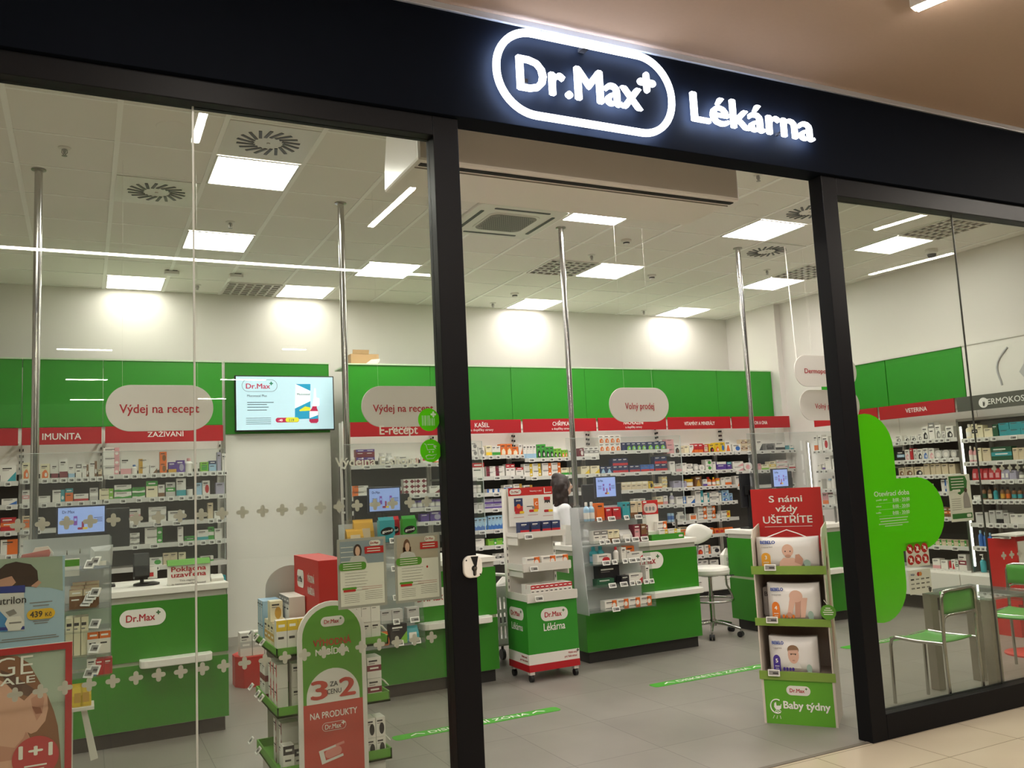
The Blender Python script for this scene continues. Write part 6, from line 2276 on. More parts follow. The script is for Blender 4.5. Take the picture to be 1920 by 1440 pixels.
p3, b3 = nappy_pack(1421, 1536, 1007, TRAYS[0], .06, 3, mat('pack_orange', 'E0A030', .5), 'nappy pack with number 3 and a yellow arch on the upper tray', 'face3')
a, b, z, zt = b3
MB().tube([nw(a + (b - a) * .16, zt - .004, .10), nw(a + (b - a) * .34, zt + .022, .11), nw(a + (b - a) * .5, zt + .045, .115), nw(a + (b - a) * .68, zt + .02, .11), nw(a + (b - a) * .82, zt - .004, .10)], .0035, mat('pack_handle', 'F0EEEA', .3), 6).build('carry_handle', p3)
nappy_pack(1443, 1540, 1093, TRAYS[1], .04, 4, mat('pack_orange_deep', 'E07A24', .5), 'nappy pack with number 4 and an orange arch on the middle tray', 'legs')
nappy_pack(1446, 1536, 1194, TRAYS[2], .05, 5, mat('pack_purple', '45308C', .5), 'nappy pack with number 5 and a purple arch on the lowest tray', 'boy')
z = TRAYS[1][0] + .001
tag(MB().prism([nw(.015, z, .18), nw(.33, z, .18), nw(.33, z + .2, .18), nw(.015, z + .2, .18)], ND * .11, mat('pack_grey', 'B5AFAB', .4)).text('B', nw(.04, z + .14, .179), NU, UZ, .03, INK).build('nappy_pack', bevel=.015), 'greyish nappy pack standing behind pack number 4', 'nappies')
# round green hang tag
a = npx(1553, 1148, -.02)
t2 = thing('round_hang_tag', 'round green hang tag dangling at the edge of the nappy display', 'tag', nw(a[0], a[1] - .05, -.02))
m = MB().plate(nw(a[0], a[1], -.02), NU, UZ, circ(.048, 28), .002, mat('tag_green', '5C9A2C', .5))
for k, w in enumerate((.03, .05, .065, .055)):
    m.flat(nw(a[0], a[1] + .026 - .013 * k, -.0225), NU, UZ, rect(w, .005), WTXT)
m.build('disc', t2)
MB().tube([nw(a[0], a[1] + .045, -.019), nw(NWD - .02, a[1] + .075, -.012)], .0025, WHITEC, 6).build('tie', t2)

# ------------------------------------------------------------------ window display at the left: posters and accessory rack
YN = 4.26
xr = W(121, 1120, YN).x
z1, z0 = W(117, 1042, YN).z, .90
t = thing('milk_poster', 'pale blue poster with a white can and the yellow price 439 Kč', 'poster', (xr - .35, YN, z0))
MB().box((xr - .72, YN, z0), (xr, YN + .012, z1), mat('poster_sky', 'A9C4D6', .5)).build('board', t)
m = MB()


def q_(pts, mt, k=1, Y=YN):
    m.face([W(x, y, Y - .0008 * k) for x, y in pts], mt)


BG = mat('poster_room', '9FAE9C', .6)
q_([(-60, 1052), (117, 1042), (118, 1108), (95, 1102), (60, 1100), (-60, 1100)], BG)
HAIR = mat('poster_dark_hair', '3E2A22', .6)
q_([(-10, 1075), (10, 1058), (30, 1053), (58, 1058), (70, 1070), (72, 1090), (60, 1100), (-10, 1100)], HAIR, 2)
q_([(-10, 1090), (8, 1084), (22, 1080), (30, 1092), (20, 1101), (-10, 1101)], SKIN_D, 3)
q_([(58, 1099), (72, 1088), (78, 1092), (68, 1102)], SKIN_D, 3)
BLUE = mat('can_lid_blue', '2A3A8C', .45)
CANW = mat('can_white', 'D6D4D2', .4)
q_([(-30, 1102), (47, 1097), (47, 1111), (-30, 1114)], BLUE, 4)
q_([(-30, 1114), (45, 1110), (46, 1182), (-30, 1186)], CANW, 4)
q_([(-30, 1150), (0, 1146), (18, 1165), (14, 1184), (-30, 1186)], mat('can_blue', '4A8CC4', .45), 5)
q_([(-30, 1178), (46, 1174), (46, 1180), (-30, 1184)], BLUE, 6)
q_([(10, 1148), (26, 1142), (32, 1150), (18, 1156)], INKG, 6)
m.text('Nutrilon', W(14, 1133, YN - .006), UX, UZ, .030, INK, w=.135)
q_([(15, 1157), (38, 1155), (46, 1168), (38, 1181), (16, 1183), (9, 1170)], PAPER, 8)
q_([(17, 1167), (40, 1165), (40, 1168), (17, 1170)], INKG, 9)
c = W(77, 1151, YN - .004)
m.plate(c, UX, UZ, rrect(.105, .043, .0215), .001, mat('price_yellow', 'E8B92A', .5))
m.text('439', c + Vector((-.018, -.002, -.011)), UX, UZ, .024, INK, w=.045, bold=.02)
m.text('Kč', c + Vector((.028, -.002, -.011)), UX, UZ, .016, INK, w=.024)
for k, (y, w) in enumerate(((1129, .085), (1135, .06), (1164, .06), (1168, .05), (1195, .2), (1199, .22))):
    m.flat(W(77 if k < 4 else 55, y, YN - .002), UX, UZ, rect(w, .004), INKG)
m.build('print', t)
MB().box((xr - .5, YN + .012, .0), (xr - .47, YN + .04, z1), WHITEM).build('stand_post', t)
MB().box((xr - .7, YN + .005, 0), (xr - .27, YN + .22, .012), WHITEM).build('stand_foot', t)
a = W(40, 1047, YN)
tag(MB().prism([W(x, y, YN + .02) for x, y in ((38, 1046), (42, 1040), (92, 1030), (95, 1036), (92, 1044))], (0, .01, 0), mat('pink_card', 'C98078', .6)).prism([W(x, y, YN + .035) for x, y in ((58, 1040), (66, 1027), (90, 1024), (100, 1036), (98, 1048))], (0, .01, 0), WHITEC).build('card_wobbler'), 'pink and white card sticking up behind the blue milk poster', 'card')

YR = 4.13
xr = W(135, 1300, YR).x
z1 = (W(135, 1203, YR).z + W(0, 1217, YR).z) / 2
t = thing('beauty_poster', 'red framed poster of a face in profile with GE and 1+1 disc', 'poster', (xr - .28, YR, .25))
MB().box((xr - .56, YR, .25), (xr, YR + .012, z1), mat('poster_mint', 'A8B8A8', .5)).build('board', t)
MB().ring(((xr - .28), YR - .001, (z1 + .25) / 2), UX, UZ, rect(.56, z1 - .25), rect(.51, z1 - .30), .012, RED).build('frame', t)
m = MB()
s = 5.536


def z_(pts, mt, k):
    m.face([W(x / s, 1180 + y / s, YR - .0006 * k - .001) for x, y in pts], mt)


HB = mat('poster_hair', '8A5A3C', .55)
HB2 = mat('poster_hair_dark', '5E3E30', .55)
SK = mat('poster_skin', 'D9A892', .5)
SK2 = mat('poster_skin_shade', 'C58C78', .5)
z_([(-400, 300), (0, 275), (180, 278), (300, 350), (420, 560), (500, 700), (560, 850), (600, 1000), (620, 1200), (640, 1520), (-400, 1520)], HB, 1)
z_([(0, 420), (140, 470), (260, 560), (390, 640), (300, 700), (180, 660), (60, 560)], HB2, 2)
z_([(-400, 430), (-100, 480), (60, 560), (180, 690), (250, 740), (290, 900), (280, 1060), (320, 1150), (330, 1300), (400, 1520), (-400, 1520)], SK, 3)
z_([(-400, 1160), (150, 1230), (240, 1130), (270, 1060), (320, 1150), (300, 1330), (-400, 1440)], SK2, 4)
z_([(250, 740), (330, 660), (440, 600), (490, 680), (500, 820), (470, 950), (380, 1060), (320, 1085), (270, 1060), (290, 900)], SK, 5)
z_([(320, 720), (420, 660), (460, 720), (440, 860), (380, 950), (340, 840)], SK2, 6)
z_([(330, 800), (420, 810), (440, 870), (370, 880)], mat('poster_skin_deep', '9A5E4A', .5), 7)
m.text('GE', W(145 / s, 1180 + 480 / s, YR - .006), UX, UZ, .075, WTXT, w=.135, bold=-.01)
m.text('IALE', W(165 / s, 1180 + 570 / s, YR - .006), UX, UZ, .028, WTXT, w=.135)
c = W(370 / s, 1180 + 1330 / s, YR - .006)
m.plate(c, UX, UZ, circ(.083, 32), .001, mat('poster_disc', 'C23A40', .5))
m.text('1+1', c + Vector((0, -.002, .002)), UX, UZ, .05, WTXT, w=.115, bold=.03)
m.flat(c + Vector((0, -.002, -.03)), UX, UZ, rect(.08, .006), WTXT)
m.flat(c + Vector((0, -.002, -.045)), UX, UZ, rect(.06, .006), WTXT)
m.build('print', t)
MB().box((xr - .54, YR + .012, 0), (xr - .02, YR + .10, .25), WHITEC).build('foot_box', t)

# accessory rack with hooks, turned towards the corner
YA = 4.52
xl, xr2 = W(122, 1100, YA).x, W(209, 1100, YA).x
zt, zb = W(205, 1005, YA).z, W(205, 1262, YA).z
t = thing('accessory_rack', 'narrow frosted acrylic rack of combs and small packs beside the milk poster', 'display rack', ((xl + xr2) / 2, YA + .1, zb))
MB().box((xl - .18, YA + .20, zb), (xr2, YA + .206, zt), FROST).build('back_sheet', t)
MB().box((xr2 - .005, YA - .02, zb), (xr2, YA + .20, zt), ACRYL).build('side_sheet', t)
AS = []
for k, y in enumerate((1065, 1140, 1182, 1228, 1268)):
    z = W(170, y, YA).z
    AS.append(z)
    sh = MB().box((xl - .17, YA - .02, z - .005), (xr2 - .006, YA + .199, z), ACRYL).build('shelf', t)
    for j in range((2, 4, 1, 1, 2)[k]):
        o = put_tag(sh, (xr2 - .06 - .022 * j * (1 if k != 1 else .55), YA - .03 + .01 * j, z + (.05 if k != 1 else .09) - .014 * j), -.75, .05, -.5)
for (xx, yy) in ((126, 1037), (150, 1034)):
    p = W(xx, yy, YA + .1)
    MB().tube([p, p + Vector((0, -.06, -.004)), p + Vector((0, -.07, .015))], .0025, CHROME, 6).build('hook', t)
# rack stand
MB().box((xl - .15, YA + .206, 0), (xl - .12, YA + .236, zt - .2), WHITEM).build('stand_post', t)
MB().box((xl - .24, YA + .12, 0), (xl - .03, YA + .34, .012), WHITEM).build('stand_foot', t)
AG = 'goods on the accessory rack'
WA = 'accessory rack by the milk poster'
pa = W(190, 1045, YA - .01)
tag(MB().raw([pa + Vector(v) for v in ((-.05, 0, -.045), (.045, 0, -.04), (.05, 0, .055), (-.045, 0, .05), (-.03, -.02, -.02), (.03, -.018, -.02), (.032, -.018, .03), (-.028, -.02, .03))], [(0, 1, 5, 4), (1, 2, 6, 5), (2, 3, 7, 6), (3, 0, 4, 7), (4, 5, 6, 7)], clear('clear_wrap', 'F2F4F4', 1.6, .08, .4)).box(pa + Vector((-.025, -.025, -.035)), pa + Vector((.02, -.022, -.015)), TAGW).build('clear_pouch', origin=pa), 'clear plastic pouch hung at the top corner of the accessory rack', 'pouch', AG)
pa = W(133, 1064, YA + .02)
tag(MB().box(pa + Vector((-.035, 0, -.04)), pa + Vector((.035, .006, .04)), PAPER).box(pa + Vector((-.035, -.001, .005)), pa + Vector((.035, .0, .035)), GREENC).build('hang_card', origin=pa), 'green and white card hanging on the accessory rack', 'card', AG)
for k, x in enumerate((143, 168)):
    for j in range(3):
        p = W(x, 1132, YA)
        put('carton', 'top', 'UXK', p.x + .006 * j, YA + .0 + .055 * j, AS[1] + .001, .058, .045, .085 + .012 * j, WA, AG)
p = W(142, 1250, YA)
for k in range(3):
    put('carton', 'plain', 'CE', W(130 + 14 * k, 1250, YA).x, YA + .02, AS[3] + .001, .033, .10, .17, WA, AG)
for k in range(2):
    put('carton', 'top', 'WO', W(175 + 21 * k, 1225, YA).x, YA, AS[3] + .001, .05, .08, .10, WA, AG)
put('carton', 'dia', 'WB', W(172, 1262, YA).x, YA, AS[4] + .001, .04, .08, .075, WA, AG)
for k in range(2):
    put('carton', 'plain', 'RW', W(187 + 16 * k, 1262, YA).x, YA, AS[4] + .001, .034, .06, .07, WA, AG)
for k in range(2):
    p = W(145 + 16 * k, 1325, YA)
    put('pouch', 'plain', 'YF', p.x, YA - .01, W(150, 1325, YA).z, .045, .05, .10, WA, AG)
tag(MB().box((W(137, 1325, YA).x - .03, YA - .03, W(150, 1325, YA).z - .014), (W(172, 1325, YA).x + .01, YA + .10, W(150, 1325, YA).z), WHITEC).prism([Vector((W(x, y, YA).x, YA + .03, W(x, y, YA).z)) for x, y in ((150, 1326), (161, 1326), (184, 1425), (170, 1430))], (0, .03, 0), WHITEM).box((W(137, 1325, YA).x - .03, YA + .06, 0), (W(137, 1325, YA).x + .0, YA + .09, W(150, 1325, YA).z - .014), WHITEM).build('low_tray'), 'low white tray with yellow packs under the accessory rack', 'tray')

# ------------------------------------------------------------------ films, crosses and notices on the glass
YV = YG + .0115


def cross(x, z, label, g):
    tag(MB().plate((x, YV, z), UX, UZ, plus(.0275, .0098), .0008, CROSSF).build('cross_sticker'), label, 'sticker', g)


for row, z, nm in ((0, 1.578, 'upper'), (1, .930, 'lower')):
    xs = [-.061 + .0862 * k for k in range(-3, 19)]
    for k, x in enumerate(xs):
        z_k = z + (.004 if row == 0 else .010) * (k - 3) / 18
        o = ORD[k] + ' frosted cross from the left' if k < 11 else ORD[len(xs) - 1 - k] + ' frosted cross from the right'
        cross(x, z_k, o + ', ' + nm + ' row on the left pane', 'frosted crosses on the left pane')
    xs = [5.72 + .0862 * k for k in range(0, 6)]
    for k, x in enumerate(xs):
        cross(x, 1.585 if row == 0 else .985, ORD[k] + ' frosted cross from the left, ' + nm + ' row on the right pane', 'frosted crosses on the right pane')
m = MB().text('E-recept', (W(748, 812, YV).x, YV - .0005, W(748, 814, YV).z), UX, UZ, .042, TEXTF, w=W(783, 805, YV).x - W(712, 805, YV).x, bold=.02)
tag(m.build('film_lettering'), 'white film lettering E-recept on the left pane', 'lettering')
m = MB().text('Výdejna E-shopu', (W(708, 870, YV).x, YV - .0005, W(708, 872, YV).z), UX, UZ, .040, TEXTF, w=.405, bold=.02)
tag(m.build('film_lettering'), 'white film lettering Výdejna E-shopu on the left pane', 'lettering')


def icon(px, label, kind):
    c = W(*px, YV)
    t = thing('round_sticker', label, 'sticker', (c.x, YV, c.z - .056), 'round green icons on the left pane')
    MB().plate(c, UX, UZ, circ(.056, 36), .0008, GREENF).build('disc', t)
    m = MB()
    c = c + Vector((0, -.0012, 0))
    T = TEXTF
    if kind == 'barcode':
        for k, (x, w) in enumerate(((-.034, .004), (-.026, .003), (-.018, .006), (-.008, .003), (.001, .006), (.010, .003), (.019, .005), (.028, .003))):
            m.flat(c + Vector((x, 0, -.004)), UX, UZ, rect(w, .05 if k < 5 else .036, 0, 0 if k < 5 else -.007), T)
        m.flat(c + Vector((.024, -.0004, .026)), UX, UZ, plus(.015, .005), T)
    else:
        m.tube([c + Vector(v) for v in ((-.034, 0, .034), (-.026, 0, .032), (-.018, 0, .004), (.018, 0, .006))], .0018, T, 5)
        m.tube([c + Vector(v) for v in ((-.018, 0, .030), (.014, 0, .030))], .0016, T, 5)
        m.flat(c + Vector((.02, 0, .018)), UX, UZ, [(-.006, .01), (.012, .004), (.004, 0), (.008, -.01), (.0, -.006), (-.006, -.002)], T)
        for x in (-.008, .010):
            m.flat(c + Vector((x, 0, -.006)), UX, UZ, circ(.0045, 12), T)
        m.tube([c + Vector(v) for v in ((-.028, 0, -.026), (-.012, 0, -.02), (.004, 0, -.024), (.028, 0, -.018), (.012, 0, -.038), (-.022, 0, -.04), (-.028, 0, -.026))], .0018, T, 5)
    m.build('icon', t)


icon((804, 787), 'round green film sticker with a barcode icon on the left pane', 'barcode')
icon((808, 845), 'round green film sticker with a cart and hand icon on the left pane', 'cart')


def clip_left(pts, x0):
    o = []
    for a, b in zip(pts, pts[1:] + pts[:1]):
        if a[0] >= x0:
            o.append(a)
        if (a[0] >= x0) != (b[0] >= x0):
            k = (x0 - a[0]) / (b[0] - a[0])
            o.append((x0, a[1] + (b[1] - a[1]) * k))
    return o


pc = Vector((4.504, YV, 1.325))
gp = clip_left(plus(.658, .233, 14), XQ1 + .002 - pc.x)
t = thing('plus_film', 'huge green plus film on the right pane with opening hours, cut by the door post', 'sticker', (4.75, YV, .67))
MB().plate(pc, UX, UZ, gp, .0008, GREENF).build('film', t)
m = MB()
yv = YV - .0014
a = W(1672, 932, yv)
m.text('Otevírací doba', W(1672.5, 929, yv), UX, UZ, .032, TEXTF, w=W(1706, 925, yv).x - W(1640, 925, yv).x)
for k, (y, s1) in enumerate(((938, 'pondělí - pátek'), (950, 'sobota'), (962, 'neděle'))):
    m.text('8:00 - 20:00' if k != 1 else '8:00 - 20:00', W(1690, y + 1.5, yv), UX, UZ, .022, TEXTF, w=.155)
    m.text(s1, W(1643, y + 1.5, yv), UX, UZ, .010, TEXTF, w=.10 if k == 0 else .045, align='l')
    m.flat(W(1676, y + 4, yv), UX, UZ, rect(.27, .0015), TEXTF)
for y, w in ((971, .26), (976, .24), (981, .27), (985, .16)):
    m.flat(W(1676, y, yv), UX, UZ, rect(w, .006), TEXTF)
m.build('lettering', t)

# A4 info posters in clear pockets


def info_poster(x0, x1, y0, y1, label, hair, bgc):
    A, B = W(x0, (y0 + y1) / 2, YV + .004), W(x1, (y0 + y1) / 2, YV + .004)
    z1, z0 = 1.418, 1.125
    xa, xb = A.x, B.x
    y = YV + .004
    t = thing('info_poster', label, 'poster', ((xa + xb) / 2, y, z0), 'info posters hung on the left pane')
    MB().box((xa - .012, y + .001, z0 - .012), (xb + .012, y + .005, z1 + .012), mat('pocket_grey', 'A9A6A0', .4)).build('pocket', t)
    m = MB().box((xa, y, z0), (xb, y + .001, z1), PAPER)
    w, h = xb - xa, z1 - z0

    def r(a, b, c, d, mt, k=1):
        m.face([(xa + w * p, y - .0005 * k, z0 + h * q) for p, q in ((a, b), (c, b), (c, d), (a, d))], mt)

    def e(a, b, ra, rb, mt, k=1):
        m.face([(xa + w * (a + ra * math.cos(i * PI / 8)), y - .0005 * k, z0 + h * (b + rb * math.sin(i * PI / 8))) for i in range(16)], mt)
    r(0, .64, 1, 1, bgc)
    if hair == 'dark':
        for k in range(4):
            r(.02, .68 + .075 * k, .30, .69 + .075 * k, PAPER, 2)
        e(.40, .84, .095, .11, HAIR, 3)
    else:
        r(.5, .66, 1, .9, mat('poster_shelf', 'B5A898', .6), 2)
        e(.24, .84, .085, .13, mat('poster_hair_brown', '6A4630', .6), 3)
        r(.14, .68, .34, .84, _MC['poster_hair_brown'], 3)
    cx = .40 if hair == 'dark' else .25
    m.face([(xa + w * (cx + p), y - .002, z0 + h * q) for p, q in ((-.20, .64), (.22, .64), (.16, .74), (.04, .77), (-.06, .77), (-.16, .74))], mat('poster_coat', 'C9C6C6', .6))
    e(cx, .84, .055, .075, SKIN_P, 5)
    m.plate((xa + w * .80, y - .003, z0 + h * .95), UX, UZ, rrect(w * .26, h * .085, h * .04), .0004, PAPER)
    m.text('Dr.Max', (xa + w * .79, y - .0038, z0 + h * .935), UX, UZ, .011, REDT, w=w * .19, bold=.02)
    r(.56, .79, 1, .90, REDC, 6)
    for q in (.86, .82):
        r(.62, q, .92, q + .014, PAPER, 7)
    m.plate((xa + w * .28, y - .003, z0 + h * .61), UX, UZ, rrect(w * .62, h * .12, h * .05), .0004, GREENC)
    for q in (.64, .605, .57):
        r(.06, q, .48, q + .012, PAPER, 9)
    for k in range(7):
        r(.10, .50 - .045 * k, .62 - .03 * (k % 3), .506 - .045 * k, INKG, 1)
    m.plate((xa + w * .2, y - .001, z0 + h * .27), UX, UZ, rrect(w * .32, h * .035, h * .015), .0004, GREENC)
    m.plate((xa + w * .2, y - .0015, z0 + h * .235), UX, UZ, rrect(w * .28, h * .035, h * .015), .0004, REDC)
    for k in range(2):
        r(.48, .27 - .03 * k, .95, .279 - .03 * k, mat('pale_red_ink', 'C99A94', .6), 1)
    for k in range(5):
        r(.08, .17 - .03 * k, .42, .176 - .03 * k, INKG, 1)
        r(.55, .2 - .03 * k, .95, .206 - .03 * k, INKG, 1)
    if hair != 'dark':
        e(.72, .50, .022, .02, REDC, 2)
    m.build('sheet', t)


info_poster(638, 720, 1010, 1135, 'info poster with a dark-haired pharmacist before shelves, hung on the left pane', 'dark', mat('poster_shop', '8C98A4', .6))
info_poster(745, 822, 1003, 1115, 'info poster with a smiling long-haired woman, hung on the left pane by the door post', 'brown', mat('poster_warm', 'B4A698', .6))

# stickers on the right pane
xa, xb = W(1699, 1040, YV).x, W(1742, 1040, YV).x
t = thing('prohibition_sheet', 'white sheet with six red prohibition discs on the right pane', 'sticker', ((xa + xb) / 2, YV, .99))
MB().box((xa, YV, .985), (xb, YV + .001, 1.14), PAPER).build('sheet', t)
w = xb - xa
for r_ in range(2):
    for k in range(3):
        c = Vector((xa + w * (.18 + .32 * k), YV - .0006, 1.10 - .07 * r_))
        d = MB().plate(c, UX, UZ, circ(.031, 24), .0006, REDC)
        v = [(-.012, -.016), (.006, -.014), (.012, .004), (.004, .016), (-.006, .008)] if (k + r_) % 2 else [(-.014, -.004), (.012, -.012), (.014, .004), (.002, .014)]
        d.flat(c + Vector((0, -.0012, 0)), UX, UZ, v, PAPER)
        d.flat(c + Vector((0, -.0018, 0)), Vector((.7, 0, -.7)), Vector((.7, 0, .7)), rect(.05, .005), PAPER)
        d.build('prohibition_disc', t)
xa, xb = W(1705, 1095, YV).x, W(1747, 1095, YV).x
t = thing('payment_sheet', 'white sheet of payment card marks on the right pane under the red discs', 'sticker', ((xa + xb) / 2, YV, .81))
m = MB().box((xa, YV, .812), (xb, YV + .001, .965), PAPER)
w = xb - xa
y = YV - .0006
m.text('VISA', (xa + w * .18, y, .930), UX, UZ, .013, mat('card_navy', '3A4A7A', .6), w=w * .18, bold=.02)
for k, cm in enumerate((REDC, mat('card_orange', 'D98A3A', .6))):
    m.plate((xa + w * (.44 + .09 * k), y - .0003 * k, .937), UX, UZ, circ(.0135, 16), .0003, cm)
for rr in range(3):
    for k in range(4):
        m.flat((xa + w * (.15 + .23 * k), y, .905 - .028 * rr), UX, UZ, rect(w * .15, .007 if (k + rr) % 2 else .010), INKG if (k + rr) % 3 else INK)
m.flat((xa + w * .9, y, .83), UX, UZ, [(-.015, .012), (0, .016), (.015, .012), (.012, -.01), (0, -.018), (-.012, -.01)], INK)
m.build('sheet', t)
xa, xb = W(1780, 935, YV).x, W(1822, 935, YV).x
t = thing('flyer', 'white and green flyer with a woman in a coat, hung on the right pane', 'poster', ((xa + xb) / 2, YV, 1.245))
m = MB().box((xa, YV, 1.245), (xb, YV + .001, 1.56), PAPER)
w, h = xb - xa, .315
DG = mat('flyer_green', '3C7A3C', .55)
y = YV - .0006
m.face([(xa + w * p, y, 1.245 + h * q) for p, q in ((.05, .66), (.05, .97), (.78, .97), (.86, .85), (.82, .70), (.66, .62), (.5, .56), (.38, .60), (.52, .66))], DG)
for k in range(4):
    m.flat((xa + w * .42, y - .0005, 1.245 + h * (.91 - .06 * k)), UX, UZ, rect(w * .56, .006), PAPER)
m.plate((xa + w * .34, y - .0005, 1.245 + h * .655), UX, UZ, rrect(w * .36, .018, .008), .0003, PAPER)
m.face([(xa + w * p, y - .001, 1.245 + h * q) for p, q in ((.62, .52), (.70, .64), (.80, .64), (.88, .50), (.93, .28), (.60, .28))], INKG)
m.face([(xa + w * (.75 + .07 * math.cos(i * PI / 6)), y - .0015, 1.245 + h * (.66 + .05 * math.sin(i * PI / 6))) for i in range(12)], HAIR)
for k in range(6):
    m.flat((xa + w * .30, y, 1.245 + h * (.48 - .045 * k)), UX, UZ, rect(w * .42, .003), INKG)
m.face([(xa + w * p, y, 1.245 + h * q) for p, q in ((.06, .06), (.95, .06), (.95, .17), (.06, .17))], DG)
m.plate((xa + w * .80, y - .0006, 1.245 + h * .115), UX, UZ, rrect(w * .20, .022, .010), .0003, PAPER)
m.build('sheet', t)
# ------------------------------------------------------------------ pharmacist behind the doorway counter
SKIN = mat('skin', 'C99A82', .5)
COAT = mat('coat_white', 'E2E2E4', .65, bump=.15, nscale=30)
HAIRM = mat('hair_dark', '2A1C18', .5, bump=.5, nscale=60)
TROU = mat('trousers_dark', '33343C', .7)
SHOE = mat('shoe_white', 'CFCBC6', .5)
hp = W(1056, 940, 7.86)
t = thing('person', 'person with dark curly hair and white coat standing behind the doorway counter and pole', 'person', (4.36, 7.96, 0), local=True, rz=math.radians(-104))


def fused(mb, name, voxel, smooth=4, parent=None):
    o = mb.build(name, parent if parent is not None else t)
    r = o.modifiers.new('remesh', 'REMESH')
    r.mode = 'VOXEL'
    r.voxel_size = voxel
    r.use_smooth_shade = True
    s = o.modifiers.new('smooth', 'SMOOTH')
    s.iterations = smooth
    return o


def V(*a):
    return Vector(a)


b = MB()
# trunk, neck, head; forward is +y
b.tube([V(0, 0, .90), V(0, .01, 1.02), V(0, .03, 1.16), V(0, .07, 1.30), V(0, .10, 1.37)], [.135, .125, .12, .125, .09], SKIN, 16)
b.tube([V(0, .085, 1.36), V(0, .10, 1.45), V(0, .105, 1.52)], [.062, .05, .05], SKIN, 14)
hc = V(0, .12, 1.59)
b.ball(hc, (.072, .090, .108), SKIN, 20, 14)
b.ball(hc + V(0, .035, -.055), (.050, .052, .045), SKIN, 14, 10)
b.tube([hc + V(0, .085, .02), hc + V(0, .105, -.022)], [.008, .014], SKIN, 8)
for s in (-1, 1):
    b.ball(hc + V(.074 * s, .0, -.005), (.010, .02, .032), SKIN, 10, 8)
    b.ball(V(.155 * s, .09, 1.345), .060, SKIN)
    el = V(.21 * s, .14, 1.12) if s > 0 else V(-.21, .13, 1.11)
    wr = V(.13 * s, .34, 1.085)
    b.tube([V(.155 * s, .09, 1.345), V(.19 * s, .11, 1.22), el], [.052, .046, .040], SKIN, 12)
    b.tube([el, (el + wr) / 2, wr], [.040, .035, .026], SKIN, 12)
    pm_ = wr + V(-.005 * s, .055, -.008)
    b.ball((wr + pm_) / 2 + V(0, .012, 0), (.036, .055, .017), SKIN, 14, 10)
    for k, (dx, L_) in enumerate(((-.027, .062), (-.009, .074), (.009, .070), (.026, .056))):
        a0 = pm_ + V(dx, .02, 0)
        b.tube([a0, a0 + V(dx * .2, L_ * .5, .004), a0 + V(dx * .25, L_ * .85, -.012), a0 + V(dx * .25, L_, -.026)], [.0105, .0095, .0088, .0075], SKIN, 8)
    th = (wr + pm_) / 2 + V(-.03 * s, .0, .0)
    b.tube([th, th + V(-.028 * s, .03, -.004), th + V(-.034 * s, .058, -.010)], [.013, .011, .009], SKIN, 8)
    b.tube([V(.085 * s, 0, .92), V(.095 * s, .01, .70), V(.10 * s, .02, .50), V(.10 * s, -.005, .30), V(.10 * s, -.02, .09)], [.092, .078, .060, .055, .042], SKIN, 12)
    b.tube([V(.10 * s, -.04, .05), V(.105 * s, .05, .045), V(.11 * s, .15, .035)], [.042, .040, .030], SKIN, 10)
body = fused(b, 'body', .0065, 3)
for s in (-1, 1):
    MB().ball(hc + V(.03 * s, .083, .012), (.012, .008, .008), mat('eye_white', 'E8E4DE', .3), 10, 8).ball(hc + V(.03 * s, .089, .012), .0055, HAIRM, 8, 6).build('eye', t)
MB().ball(hc + V(0, .083, -.052), (.022, .008, .006), mat('lip', 'A8655A', .5), 10, 6).build('mouth', t)
h = MB()
h.ball(hc + V(0, -.024, .022), (.100, .105, .112), HAIRM, 18, 12)
random.seed(3)
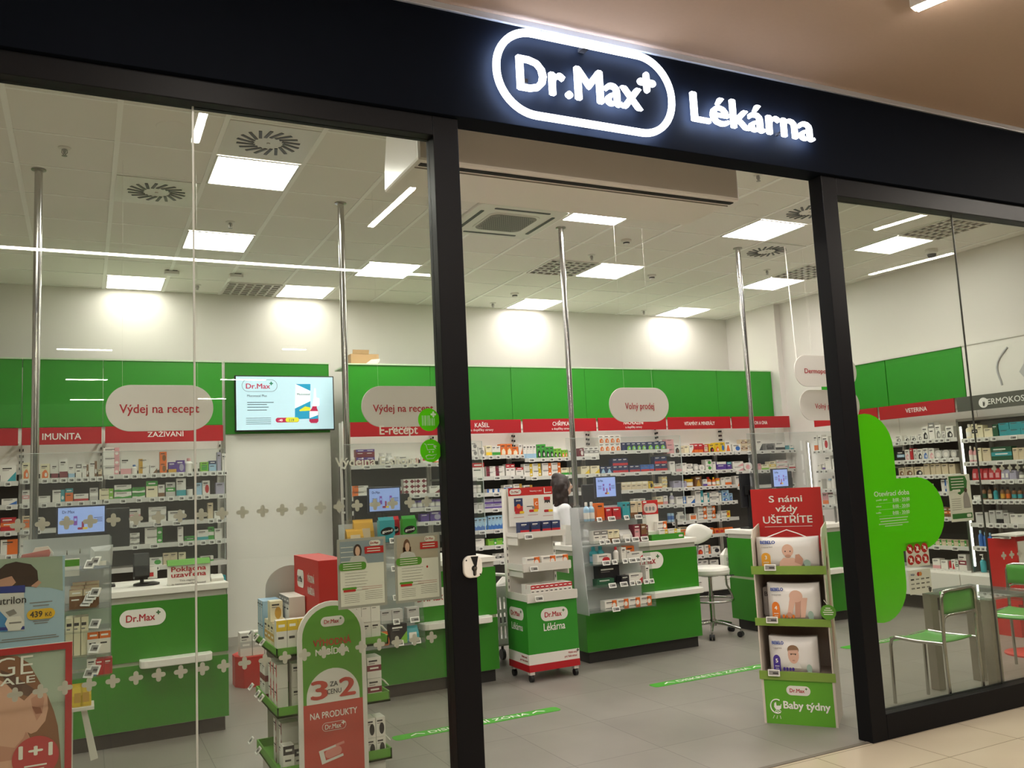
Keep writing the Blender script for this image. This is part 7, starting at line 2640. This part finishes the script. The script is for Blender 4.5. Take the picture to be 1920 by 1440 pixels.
for k in range(38):
    a = random.uniform(PI * .95, PI * 2.05)
    st = hc + V(.085 * math.cos(a), .075 * math.sin(a) - .01, random.uniform(-.03, .06))
    pts = [st]
    for j in range(5):
        pts.append(pts[-1] + V(.018 * math.sin(j * 2.2 + k) + .004 * math.cos(a), .016 * math.cos(j * 2.0 + k) + .004 * math.sin(a), -.042))
    h.tube(pts, [.026, .026, .024, .022, .018, .008], HAIRM, 7)
h.ball(hc + V(0, -.06, .10), (.06, .055, .045), mat('hair_brown', '4A3228', .55, bump=.5, nscale=60), 14, 8)
fused(h, 'hair', .009, 1)
c = MB()
c.tube([V(0, -.005, .66), V(0, 0, .90), V(0, .01, 1.04), V(0, .035, 1.18), V(0, .07, 1.31), V(0, .10, 1.385)], [.195, .168, .150, .150, .150, .085], COAT, 20)
for s in (-1, 1):
    el = V(.21 * s, .14, 1.12) if s > 0 else V(-.21, .13, 1.11)
    wr = V(.13 * s, .34, 1.085)
    c.ball(V(.15 * s, .09, 1.345), .074, COAT)
    c.tube([V(.15 * s, .09, 1.345), V(.19 * s, .11, 1.22), el], [.072, .064, .057], COAT, 14)
    c.tube([el, (el + wr) / 2, el + (wr - el) * .88], [.057, .050, .046], COAT, 14)
    c.tube([V(.06 * s, .115, 1.405), V(.05 * s, .165, 1.36), V(.02 * s, .20, 1.28)], [.02, .022, .014], COAT, 8)
fused(c, 'coat', .010, 3)
for s in (-1, 1):
    m = MB().tube([V(.085 * s, 0, .93), V(.095 * s, .01, .70), V(.10 * s, .02, .50), V(.10 * s, -.005, .30), V(.10 * s, -.02, .07)], [.105, .092, .074, .068, .060], TROU, 14)
    m.build('trouser_leg', t)
    m = MB().tube([V(.10 * s, -.055, .05), V(.105 * s, .05, .048), V(.11 * s, .165, .036)], [.048, .047, .036], SHOE, 12)
    m.build('shoe', t)

# white paper bag on the counter in front of the person
p = W(1073, 1026, 7.25)
tag(MB().prism([p + Vector(v) for v in ((-.075, 0, -.0), (.075, 0, 0), (.07, 0, .17), (-.06, 0, .19))], (0, .09, 0), PAPER).build('paper_bag', origin=(p.x, p.y + .045, p.z)), 'plain white paper bag standing on the doorway counter beside the pole', 'bag')
bpy.data.objects['paper_bag'].location.z = 1.0415
label_products()
